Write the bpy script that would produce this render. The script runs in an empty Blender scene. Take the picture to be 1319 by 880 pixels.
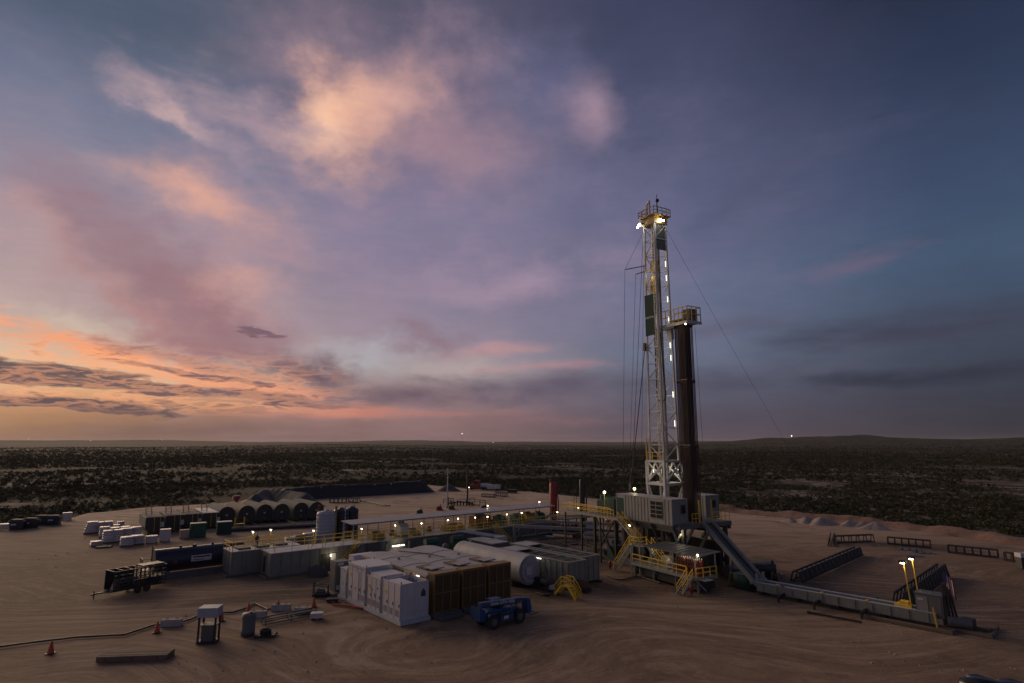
import bpy, math, random
import numpy as np
from mathutils import Vector, Matrix

rnd = random.Random(7)
SC = bpy.context.scene
COL = SC.collection
PI = math.pi
rad = math.radians

# ------------------------------------------------------------------ camera
CAM_H = 17.5
cam = bpy.data.cameras.new('camera')
cam.lens = 21.02; cam.sensor_width = 36.0
cam.clip_start = 0.5; cam.clip_end = 60000
cam_ob = bpy.data.objects.new('camera', cam); COL.objects.link(cam_ob)
cam_ob.location = (0, 0, CAM_H)
cam_ob.rotation_euler = (rad(90 + 9.583), 0, 0)
SC.camera = cam_ob

# ------------------------------------------------------------------ exposure
SC.view_settings.view_transform = 'Standard'
SC.view_settings.look = 'None'
SC.view_settings.exposure = 0.0
SC.view_settings.gamma = 1.0
SC.view_settings.use_curve_mapping = False
try:
    SC.cycles.use_denoising = True
    SC.cycles.max_bounces = 4
    SC.cycles.diffuse_bounces = 2
    SC.cycles.glossy_bounces = 2
    SC.cycles.volume_bounces = 0
    SC.cycles.sample_clamp_indirect = 4.0
    SC.cycles.caustics_reflective = False
    SC.cycles.caustics_refractive = False
except Exception:
    pass

# ------------------------------------------------------------------ colour helper
def lin(c):
    def f(v):
        v /= 255.0
        return v / 12.92 if v <= 0.04045 else ((v + 0.055) / 1.055) ** 2.4
    return (f(c[0]), f(c[1]), f(c[2]), 1.0)

# ------------------------------------------------------------------ world : dusk sky with clouds
SUN_AZ, SUN_EL = -47.0, 3.0            # azimuth from +Y towards +X, degrees
world = bpy.data.worlds.new('World'); SC.world = world
world.use_nodes = True
wt = world.node_tree; wt.nodes.clear()
def wn(t, **kw):
    n = wt.nodes.new(t)
    for k, v in kw.items(): setattr(n, k, v)
    return n
def wl(a, b): wt.links.new(a, b)
def wmath(op, a, b=None, c=None):
    n = wn('ShaderNodeMath', operation=op)
    for i, v in enumerate((a, b, c)):
        if v is None: continue
        if isinstance(v, (int, float)): n.inputs[i].default_value = v
        else: wl(v, n.inputs[i])
    return n.outputs[0]
def wrange(v, a, b, c=0.0, d=1.0, smooth=True):
    n = wn('ShaderNodeMapRange'); n.interpolation_type = 'SMOOTHSTEP' if smooth else 'LINEAR'
    n.clamp = True
    wl(v, n.inputs[0])
    for i, x in enumerate((a, b, c, d)): n.inputs[i + 1].default_value = x
    return n.outputs[0]
def wmix(f, a, b, bt='MIX'):
    n = wn('ShaderNodeMix', data_type='RGBA', blend_type=bt)
    if isinstance(f, (int, float)): n.inputs[0].default_value = f
    else: wl(f, n.inputs[0])
    for s, v in ((6, a), (7, b)):
        if isinstance(v, tuple): n.inputs[s].default_value = v
        else: wl(v, n.inputs[s])
    return n.outputs[2]
tcw = wn('ShaderNodeTexCoord')
sepw = wn('ShaderNodeSeparateXYZ'); wl(tcw.outputs['Generated'], sepw.inputs[0])
DX, DY, DZ = sepw.outputs
AZ = wmath('MULTIPLY', wmath('ARCTAN2', DX, DY), 57.29578)
EL = wmath('MULTIPLY', wmath('ARCSINE', DZ), 57.29578)
# cloud-deck coordinates : the direction carried onto a flat layer overhead
den = wmath('ADD', wmath('MAXIMUM', DZ, 0.0), 0.16)
cdk = wn('ShaderNodeCombineXYZ'); wl(wmath('DIVIDE', DX, den), cdk.inputs[0]); wl(wmath('DIVIDE', DY, den), cdk.inputs[1])
def wnoise(vec, scale, detail=6, rough=0.55, sx=1.0, sy=1.0, off=0.0, dist=0.0):
    m = wn('ShaderNodeMapping'); wl(vec, m.inputs[0])
    m.inputs['Scale'].default_value = (sx, sy, 1); m.inputs['Location'].default_value = (off, off * 0.7, off * 0.3)
    n = wn('ShaderNodeTexNoise'); wl(m.outputs[0], n.inputs['Vector'])
    n.inputs['Scale'].default_value = scale; n.inputs['Detail'].default_value = detail
    n.inputs['Roughness'].default_value = rough; n.inputs['Distortion'].default_value = dist
    return n
ae = wn('ShaderNodeCombineXYZ'); wl(AZ, ae.inputs[0]); wl(EL, ae.inputs[1])
AE = ae.outputs[0]
NA = wnoise(cdk.outputs[0], 2.3, 6, 0.56, off=3.1).outputs['Fac']           # puffy
NB = wnoise(AE, 0.16, 6, 0.58, 1.0, 4.2, off=7.7).outputs['Fac']             # long low strata
NS = wnoise(AE, 0.34, 7, 0.62, 1.0, 5.0, off=4.4, dist=0.4).outputs['Fac']           # fine low strata
NC = wnoise(AE, 0.11, 5, 0.58, 1.0, 1.6, off=1.3).outputs['Fac']             # broad
warp = wnoise(AE, 0.10, 5, 0.6, 1.0, 1.5, off=9.2)
wv = wn('ShaderNodeVectorMath', operation='SUBTRACT'); wl(warp.outputs['Color'], wv.inputs[0]); wv.inputs[1].default_value = (0.5, 0.5, 0.5)
ws = wn('ShaderNodeVectorMath', operation='MULTIPLY'); wl(wv.outputs[0], ws.inputs[0]); ws.inputs[1].default_value = (15, 9, 0)
wa = wn('ShaderNodeVectorMath', operation='ADD'); wl(AE, wa.inputs[0]); wl(ws.outputs[0], wa.inputs[1])
AEW = wa.outputs[0]                                                           # warped azimuth / elevation
ws2 = wn('ShaderNodeVectorMath', operation='MULTIPLY'); wl(wv.outputs[0], ws2.inputs[0]); ws2.inputs[1].default_value = (9, 2.2, 0)
wa2 = wn('ShaderNodeVectorMath', operation='ADD'); wl(AE, wa2.inputs[0]); wl(ws2.outputs[0], wa2.inputs[1])
AES = wa2.outputs[0]                                                          # warped less, for low strata
E01 = wmath('DIVIDE', EL, 90.0)
def elramp(stops):
    r = wn('ShaderNodeValToRGB'); wl(E01, r.inputs[0])
    cr = r.color_ramp; cr.interpolation = 'B_SPLINE' if False else 'LINEAR'
    while len(cr.elements) < len(stops): cr.elements.new(0.5)
    for e, (d, c) in zip(cr.elements, stops):
        e.position = d / 90.0; e.color = lin(c)
    return r.outputs[0]
R_LEFT = elramp([(0, (104, 86, 86)), (1.0, (110, 87, 83)), (2.0, (134, 99, 85)), (3.3, (186, 134, 102)), (4.8, (226, 184, 142)), (7, (204, 174, 152)), (10, (174, 154, 150)),
                 (15, (158, 138, 146)), (20, (132, 131, 150)), (26, (104, 112, 136)), (32, (78, 88, 108)), (45, (68, 72, 90)), (90, (62, 64, 82))])
R_MID = elramp([(0, (118, 94, 98)), (2, (126, 98, 100)), (4, (134, 110, 116)), (7, (160, 148, 150)), (10, (140, 130, 146)), (15, (124, 119, 143)),
                (22, (118, 113, 140)), (30, (100, 97, 122)), (38, (82, 80, 102)), (90, (62, 64, 82))])
R_MR = elramp([(0, (82, 73, 85)), (4, (84, 82, 100)), (8, (96, 103, 124)), (14, (95, 103, 130)), (20, (92, 95, 124)), (30, (74, 77, 104)), (38, (60, 63, 88)), (90, (58, 60, 78))])
R_RIGHT = elramp([(0, (48, 46, 56)), (3, (50, 52, 66)), (8, (62, 68, 86)), (14, (64, 82, 106)), (20, (58, 71, 98)), (28, (44, 54, 79)), (35, (32, 39, 58)), (90, (26, 30, 44))])
sky = wmix(wrange(AZ, -36, -8), R_LEFT, R_MID)
sky = wmix(wrange(AZ, -8, 14), sky, R_MR)
sky = wmix(wrange(AZ, 14, 40), sky, R_RIGHT)
sky = wmix(wrange(AZ, -75, -150), sky, R_MR)
sky = wmix(wrange(AZ, 70, 130), sky, R_MR)
nish = wn('ShaderNodeTexSky', sky_type='NISHITA')
nish.sun_disc = False
nish.sun_elevation = rad(SUN_EL); nish.sun_rotation = rad(SUN_AZ); nish.altitude = 900
nish.air_density = 1.0; nish.dust_density = 2.0; nish.ozone_density = 2.0
nsc = wn('ShaderNodeVectorMath', operation='SCALE'); wl(nish.outputs[0], nsc.inputs[0]); nsc.inputs['Scale'].default_value = 0.006
sky = wmix(1.0, sky, nsc.outputs[0], 'ADD')
def cloud(az, el, a, b, ang, col, op, vec=None, noise=None, amp=0.9, inner=0.15, edge=0.0):
    """one soft cloud bank : centre az/el, half sizes a/b in degrees, tilt, colour, opacity"""
    global sky
    m = wn('ShaderNodeMapping', vector_type='TEXTURE'); wl(vec or AEW, m.inputs[0])
    m.inputs['Location'].default_value = (az, el, 0); m.inputs['Rotation'].default_value = (0, 0, rad(ang)); m.inputs['Scale'].default_value = (a, b, 1)
    ln = wn('ShaderNodeVectorMath', operation='LENGTH'); wl(m.outputs[0], ln.inputs[0])
    r = ln.outputs['Value']
    nz = noise or NC
    r = wmath('ADD', r, wmath('MULTIPLY', wmath('SUBTRACT', nz, 0.5), -2.0 * amp))
    f = wrange(r, 1.0, 1.0 - edge, 0.0, op) if edge else wrange(r, 1.12, inner - 0.35, 0.0, op)
    sky = wmix(f, sky, lin(col))
# list of clouds : az, el, half width, half height, tilt, colour, opacity, coordinates, noise
gen = wrange(NA, 0.45, 0.85, 0.0, 0.25)
sky = wmix(gen, sky, wmix(wrange(AZ, -40, 45), lin((176, 146, 150)), lin((70, 68, 86))))
CLOUDS = [
    (-24.0, 13.0, 36, 15, -14, (168, 138, 146), 0.45, AEW, NC, 0.5, 0.0),
    (-6.0, 24.0, 28, 14, 6, (130, 120, 147), 0.60, AEW, NC, 0.6, 0.0),
    (4.0, 14.0, 24, 9, 2, (128, 116, 138), 0.55, AEW, NC, 0.6, 0.0),
    (-14.5, 30.0, 16, 9.0, 10, (164, 134, 143), 0.90, AEW, NC, 0.6, 0.0),
    (3.5, 31.5, 7, 6.0, 0, (88, 94, 128), 0.60, AEW, NC, 0.5, 0.0),
    (-6.5, 27.5, 12, 7.5, 0, (160, 128, 137), 0.72, AEW, NC, 0.6, 0.0),
    (-16.0, 28.8, 9.5, 6.0, 14, (222, 170, 150), 0.95, AEW, NC, 0.35, 0.0),
    (-18.0, 28.6, 7.0, 4.8, 14, (238, 180, 153), 0.95, AEW, NC, 0.35, 0.1),
    (-19.8, 28.0, 5.0, 3.4, 10, (250, 200, 168), 0.85, AEW, NA, 0.4, 0.1),
    (-12.0, 30.5, 9.0, 4.6, 40, (208, 162, 152), 0.80, AEW, NA, 0.5, 0.0),
    (8.4, 30.2, 4.8, 4.0, -20, (154, 130, 146), 0.95, AES, NC, 0.4, 0.1),
    (1.5, 30.2, 2.4, 1.6, 0, (112, 108, 134), 0.5, AEW, NA, 0.7, 0.1),
    (-30.5, 26.4, 9.0, 2.0, -18, (192, 160, 163), 0.75, AEW, NC, 0.8, 0.0),
    (-31.0, 26.0, 5.0, 0.9, -20, (208, 174, 168), 0.6, AEW, NB, 0.9, 0.0),
    (-25.0, 28.3, 10.0, 2.6, -12, (174, 148, 156), 0.7, AEW, NB, 0.8, 0.1),
    (-29.0, 12.0, 19, 5.2, -32, (142, 106, 114), 0.92, AEW, NC, 0.6, 0.2),
    (-33.0, 11.6, 12, 1.8, -34, (184, 130, 126), 0.65, AEW, NC, 0.8, 0.1),
    (-39.5, 14.5, 8, 3.6, -30, (178, 152, 152), 0.65, AEW, NC, 0.6, 0.1),
    (-27.4, 20.4, 9.0, 4.4, -8, (206, 156, 146), 0.95, AEW, NA, 0.6, 0.1),
    (-28.6, 20.6, 5.5, 2.6, -6, (222, 168, 148), 0.75, AEW, NA, 0.6, 0.1),
    (-24.5, 13.6, 7.5, 3.0, 4, (202, 156, 148), 0.85, AEW, NC, 0.7, 0.1),
    (-21.0, 17.2, 8.0, 1.8, 2, (174, 142, 150), 0.6, AEW, NC, 0.7, 0.1),
    (-0.5, 15.6, 15, 3.2, 4, (164, 140, 158), 0.75, AEW, NC, 0.7, 0.1),
    (-14.5, 7.9, 7.0, 2.2, 4, (178, 182, 188), 0.80, AEW, NC, 0.5, 0.0),
    (-5.5, 7.2, 9.0, 1.5, 3, (180, 164, 160), 0.65, AEW, NB, 0.6, 0.0),
    (-35.5, 9.0, 8.0, 1.7, -12, (206, 188, 170), 0.85, AEW, NC, 0.6, 0.0),
    (-18.5, 6.2, 9.5, 2.2, 6, (104, 84, 94), 0.97, AEW, NC, 0.6, 0.2),
    (-26.0, 8.3, 7.0, 1.5, -20, (146, 110, 116), 0.75, AEW, NC, 0.7, 0.1),
    (-8.8, 9.8, 5.5, 1.5, 3, (136, 110, 122), 0.85, AEW, NC, 0.7, 0.1),
    (-1.5, 8.8, 7.0, 1.0, 4, (196, 144, 142), 0.65, AES, NB, 0.8, 0.1),
    (3.0, 7.2, 8.0, 0.8, 2, (184, 134, 138), 0.60, AES, NB, 0.8, 0.1),
    (-9.0, 4.6, 11.0, 2.0, 1, (100, 84, 95), 0.92, AES, NB, 0.8, 0.2),
    (4.5, 5.1, 12, 2.1, 1, (92, 84, 100), 0.92, AES, NB, 0.8, 0.2),
    (-16.0, 2.7, 13, 0.9, 0, (206, 134, 112), 0.85, AES, NB, 0.8, 0.1),
    (-7.0, 2.7, 10, 0.5, 0, (172, 116, 112), 0.6, AES, NB, 0.8, 0.1),
    (5.0, 2.0, 12, 0.6, 0, (142, 104, 110), 0.5, AES, NB, 0.8, 0.1),
    (-31.0, 3.5, 15, 0.8, -1, (210, 146, 104), 0.45, AES, NB, 0.6, 0.0),
    (-33.5, 7.2, 13, 1.3, -12, (244, 160, 116), 1.0, AES, NS, 1.2, 0.2),
    (-30.0, 5.6, 12, 1.0, -9, (252, 170, 118), 0.95, AES, NS, 1.3, 0.2),
    (-24.0, 4.6, 10.0, 1.1, -5, (222, 146, 120), 0.9, AES, NS, 1.3, 0.2),
    (-27.0, 6.4, 9.0, 0.9, -13, (152, 116, 116), 0.85, AES, NS, 1.5, 0.3),
    (-38.5, 5.5, 9, 0.75, -4, (92, 80, 85), 0.95, AES, NS, 0.9, 0.6, 0.35),
    (-33.0, 4.45, 12, 0.6, -3, (98, 82, 86), 0.95, AES, NS, 1.1, 0.6, 0.4),
    (-37.5, 3.05, 10, 0.62, -5, (90, 78, 83), 0.95, AES, NS, 0.8, 0.6, 0.35),
    (-24.5, 4.1, 8.0, 0.45, -3, (116, 93, 97), 0.9, AES, NS, 1.2, 0.5, 0.45),
    (-19.0, 3.4, 6.0, 0.35, -3, (120, 94, 98), 0.85, AES, NS, 1.2, 0.5, 0.5),
    (-28.0, 5.6, 7.0, 0.35, -8, (128, 100, 102), 0.85, AES, NS, 1.2, 0.5, 0.5),
    (-23.2, 9.9, 2.6, 0.55, -9, (114, 90, 101), 0.9, AES, NS, 2.2, 0.6, 0.6),
    (-29.0, 1.0, 20, 0.9, 0, (118, 92, 88), 0.7, AES, NB, 0.5, 0.0),
    (30.0, 14.8, 7.0, 1.1, 8, (106, 96, 118), 0.75, AES, NB, 0.9, 0.1),
    (17.0, 17.5, 11, 2.0, 12, (100, 98, 128), 0.6, AEW, NB, 0.8, 0.1),
    (26.0, 23.5, 14, 2.0, 14, (82, 82, 108), 0.5, AEW, NB, 0.8, 0.1),
    (34.0, 9.0, 16, 2.2, 2, (62, 62, 78), 0.80, AES, NB, 0.8, 0.1),
    (20.0, 10.4, 9.0, 1.2, 6, (90, 88, 110), 0.65, AES, NB, 0.8, 0.1),
    (33.0, 5.2, 13, 1.2, 2, (50, 52, 66), 0.9, AES, NB, 0.9, 0.3),
    (19.0, 5.2, 10.0, 1.5, 2, (72, 70, 86), 0.8, AES, NB, 0.8, 0.1),
    (20.0, 2.0, 20, 1.6, 0, (74, 68, 80), 0.5, AES, NB, 0.6, 0.1),
]
for cl in CLOUDS: cloud(*cl)
# broken thin strata low over the sunset : dark bars with lit lower edges
band = wmath('MULTIPLY', wrange(EL, 2.0, 3.2), wrange(EL, 8.5, 5.5))
band = wmath('MULTIPLY', band, wrange(AZ, -12, -24))
sky = wmix(wmath('MULTIPLY', wmath('MULTIPLY', wrange(NS, 0.42, 0.52), wrange(NS, 0.66, 0.54)), wmath('MULTIPLY', band, 0.40)), sky, lin((250, 172, 124)))
sky = wmix(wmath('MULTIPLY', wrange(NS, 0.54, 0.70), wmath('MULTIPLY', band, 0.70)), sky, lin((112, 90, 91)))
fine = wmath('ADD', wmath('ADD', wmath('MULTIPLY', NC, 0.26), wmath('MULTIPLY', NS, 0.16)), 0.85)
fx = wn('ShaderNodeVectorMath', operation='SCALE'); wl(sky, fx.inputs[0]); wl(fine, fx.inputs['Scale'])
sky = fx.outputs[0]
# below the horizon : the dim ground seen in reflections
sky = wmix(wrange(EL, -0.2, -2.0), sky, lin((46, 40, 38)))
bg = wn('ShaderNodeBackground'); wl(sky, bg.inputs[0]); bg.inputs[1].default_value = 1.0
wo = wn('ShaderNodeOutputWorld'); wl(bg.outputs[0], wo.inputs[0])
world.cycles.sampling_method = 'MANUAL'; world.cycles.sample_map_resolution = 512

# ------------------------------------------------------------------ sun : last warm afterglow from the left horizon
sl = bpy.data.lights.new('sun', 'SUN'); sl.energy = 1.9; sl.angle = rad(40); sl.color = (1.0, 0.72, 0.46)
so = bpy.data.objects.new('sun', sl); COL.objects.link(so)
sdir = Vector((math.sin(rad(SUN_AZ)) * math.cos(rad(13)), math.cos(rad(SUN_AZ)) * math.cos(rad(13)), math.sin(rad(13))))
so.rotation_euler = sdir.to_track_quat('Z', 'Y').to_euler()
so.location = (-60, 40, 60)

HAZE = 3.2e-5
# ------------------------------------------------------------------ materials
MATS = {}
def nodes_of(m):
    m.use_nodes = True; nt = m.node_tree; nt.nodes.clear(); return nt
def paint(name, col, rough=0.55, metal=0.0, dirt=(0.10, 0.075, 0.055), amount=0.45, scale=0.7, streak=True, bump=0.0, var=0.0):
    """painted / dusty surface : base colour with dirt blotches, vertical run marks and uneven gloss"""
    m = bpy.data.materials.new(name); nt = nodes_of(m); N = nt.nodes; L = nt.links
    out = N.new('ShaderNodeOutputMaterial'); b = N.new('ShaderNodeBsdfPrincipled'); L.new(b.outputs[0], out.inputs[0])
    tc = N.new('ShaderNodeTexCoord')
    oi = N.new('ShaderNodeObjectInfo')
    ad = N.new('ShaderNodeVectorMath'); ad.operation = 'ADD'; L.new(tc.outputs['Object'], ad.inputs[0])
    cr = N.new('ShaderNodeCombineXYZ'); 
    mu = N.new('ShaderNodeMath'); mu.operation = 'MULTIPLY'; mu.inputs[1].default_value = 60; L.new(oi.outputs['Random'], mu.inputs[0])
    L.new(mu.outputs[0], cr.inputs[0]); L.new(mu.outputs[0], cr.inputs[1]); L.new(cr.outputs[0], ad.inputs[1])
    n1 = N.new('ShaderNodeTexNoise'); n1.inputs['Scale'].default_value = scale; n1.inputs['Detail'].default_value = 7; n1.inputs['Roughness'].default_value = 0.65
    L.new(ad.outputs[0], n1.inputs['Vector'])
    r1 = N.new('ShaderNodeMapRange'); r1.inputs[1].default_value = 0.45; r1.inputs[2].default_value = 0.78; r1.inputs[4].default_value = amount; L.new(n1.outputs['Fac'], r1.inputs[0])
    fac = r1.outputs[0]
    if streak:
        mp = N.new('ShaderNodeMapping'); mp.inputs['Scale'].default_value = (2.2, 2.2, 0.16); L.new(ad.outputs[0], mp.inputs[0])
        n2 = N.new('ShaderNodeTexNoise'); n2.inputs['Scale'].default_value = 1.6; n2.inputs['Detail'].default_value = 5; L.new(mp.outputs[0], n2.inputs['Vector'])
        r2 = N.new('ShaderNodeMapRange'); r2.inputs[1].default_value = 0.52; r2.inputs[2].default_value = 0.75; r2.inputs[4].default_value = amount * 0.8; L.new(n2.outputs['Fac'], r2.inputs[0])
        mx = N.new('ShaderNodeMath'); mx.operation = 'MAXIMUM'; L.new(fac, mx.inputs[0]); L.new(r2.outputs[0], mx.inputs[1]); fac = mx.outputs[0]
    mix = N.new('ShaderNodeMix'); mix.data_type = 'RGBA'; L.new(fac, mix.inputs[0])
    mix.inputs[6].default_value = (*col, 1); mix.inputs[7].default_value = (*dirt, 1)
    colout = mix.outputs[2]
    if var > 0:
        hs = N.new('ShaderNodeHueSaturation'); mr = N.new('ShaderNodeMapRange'); mr.inputs[3].default_value = 1 - var; mr.inputs[4].default_value = 1 + var
        L.new(oi.outputs['Random'], mr.inputs[0]); L.new(mr.outputs[0], hs.inputs['Value']); L.new(colout, hs.inputs['Color']); colout = hs.outputs[0]
    L.new(colout, b.inputs['Base Color'])
    rr = N.new('ShaderNodeMapRange'); rr.inputs[3].default_value = max(0.05, rough - 0.12); rr.inputs[4].default_value = min(1, rough + 0.2); L.new(n1.outputs['Fac'], rr.inputs[0])
    L.new(rr.outputs[0], b.inputs['Roughness'])
    b.inputs['Metallic'].default_value = metal
    if bump > 0:
        n3 = N.new('ShaderNodeTexNoise'); n3.inputs['Scale'].default_value = 3.0; n3.inputs['Detail'].default_value = 5; L.new(ad.outputs[0], n3.inputs['Vector'])
        bp = N.new('ShaderNodeBump'); bp.inputs['Strength'].default_value = 0.6; bp.inputs['Distance'].default_value = bump; L.new(n3.outputs['Fac'], bp.inputs['Height']); L.new(bp.outputs[0], b.inputs['Normal'])
    MATS[name] = m
    return m
def glow(name, col, strength):
    m = bpy.data.materials.new(name); nt = nodes_of(m); N = nt.nodes; L = nt.links
    out = N.new('ShaderNodeOutputMaterial'); e = N.new('ShaderNodeEmission'); e.inputs[0].default_value = (*col, 1); e.inputs[1].default_value = strength
    L.new(e.outputs[0], out.inputs[0]); MATS[name] = m; return m
paint('rig_grey', (0.235, 0.245, 0.225), 0.5, amount=0.5)
paint('roof_grey', (0.34, 0.325, 0.32), 0.5, amount=0.35, scale=0.4, streak=False)
paint('tank_grey', (0.205, 0.21, 0.18), 0.55, amount=0.6)
paint('dark_grey', (0.11, 0.115, 0.115), 0.55, amount=0.5)
paint('mast_white', (0.62, 0.62, 0.58), 0.45, amount=0.3)
paint('white_paint', (0.56, 0.53, 0.54), 0.45, amount=0.4, dirt=(0.30, 0.25, 0.21))
paint('sign_white', (0.80, 0.80, 0.78), 0.5, amount=0.1)
paint('pale_grey', (0.46, 0.48, 0.50), 0.5, amount=0.3)
paint('yellow', (0.74, 0.47, 0.03), 0.5, amount=0.35)
paint('crown_yellow', (0.30, 0.185, 0.04), 0.5, amount=0.5)
paint('black_steel', (0.022, 0.022, 0.024), 0.5, amount=0.4, dirt=(0.06, 0.045, 0.035))
paint('pipe_brown', (0.062, 0.040, 0.030), 0.5, metal=0.2, amount=0.6, dirt=(0.10, 0.052, 0.034), var=0.65)
paint('pin_end', (0.42, 0.40, 0.38), 0.3, metal=0.7, amount=0.2)
paint('green', (0.010, 0.070, 0.050), 0.5, amount=0.35)
paint('green_dark', (0.006, 0.048, 0.036), 0.85, amount=0.35)
paint('red', (0.24, 0.018, 0.018), 0.5, amount=0.3)
paint('orange_red', (0.50, 0.07, 0.03), 0.6, amount=0.3)
paint('navy', (0.010, 0.014, 0.040), 0.35, amount=0.25)
paint('blue', (0.010, 0.060, 0.17), 0.45, amount=0.5)
paint('bottle_red', (0.14, 0.012, 0.012), 0.5, amount=0.3)
paint('poly_white', (0.34, 0.37, 0.43), 0.5, amount=0.25)
paint('radiator', (0.075, 0.050, 0.022), 0.6, amount=0.5, dirt=(0.16, 0.085, 0.03))
paint('radiator_frame', (0.24, 0.12, 0.03), 0.6, amount=0.5)
paint('timber', (0.17, 0.12, 0.085), 0.85, amount=0.5, bump=0.02)
paint('boards', (0.26, 0.215, 0.19), 0.85, amount=0.5, streak=False, var=0.3)
paint('wrap', (0.62, 0.56, 0.55), 0.4, amount=0.35, dirt=(0.30, 0.23, 0.19), bump=0.05, var=0.12)
paint('tarp', (0.062, 0.060, 0.064), 0.75, amount=0.5, bump=0.06)
paint('liner', (0.016, 0.016, 0.020), 0.5, amount=0.35, dirt=(0.09, 0.07, 0.06), bump=0.05)
paint('concrete', (0.36, 0.34, 0.32), 0.85, amount=0.5)
paint('rubber', (0.022, 0.021, 0.020), 0.8, amount=0.4)
paint('galv', (0.40, 0.41, 0.43), 0.38, metal=0.6, amount=0.3)
paint('cable', (0.05, 0.05, 0.055), 0.6, metal=0.2, amount=0.2)
paint('fluid_dark', (0.012, 0.012, 0.013), 0.45, amount=0.3, dirt=(0.04, 0.03, 0.025), streak=False)
paint('glass_dark', (0.012, 0.014, 0.018), 0.12, amount=0.12, dirt=(0.06, 0.05, 0.045), streak=False)
paint('skin', (0.35, 0.20, 0.14), 0.6, amount=0.1, streak=False)
paint('cloth', (0.035, 0.035, 0.045), 0.9, amount=0.2, streak=False)
paint('tan_box', (0.48, 0.40, 0.29), 0.7, amount=0.3)
paint('rust', (0.13, 0.055, 0.035), 0.8, amount=0.5)
paint('hay', (0.30, 0.22, 0.13), 0.8, amount=0.4)
paint('car_black', (0.010, 0.011, 0.014), 0.18, amount=0.2, streak=False)
paint('flag_cloth', (0.30, 0.04, 0.05), 0.9, amount=0.1, streak=False)
paint('flag_blue', (0.02, 0.03, 0.12), 0.9, amount=0.1, streak=False)
glow('bulb', (1.0, 0.86, 0.55), 16.0)
glow('flood', (1.0, 0.95, 0.80), 30.0)
glow('tube', (1.0, 0.93, 0.78), 3.0)

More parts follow.
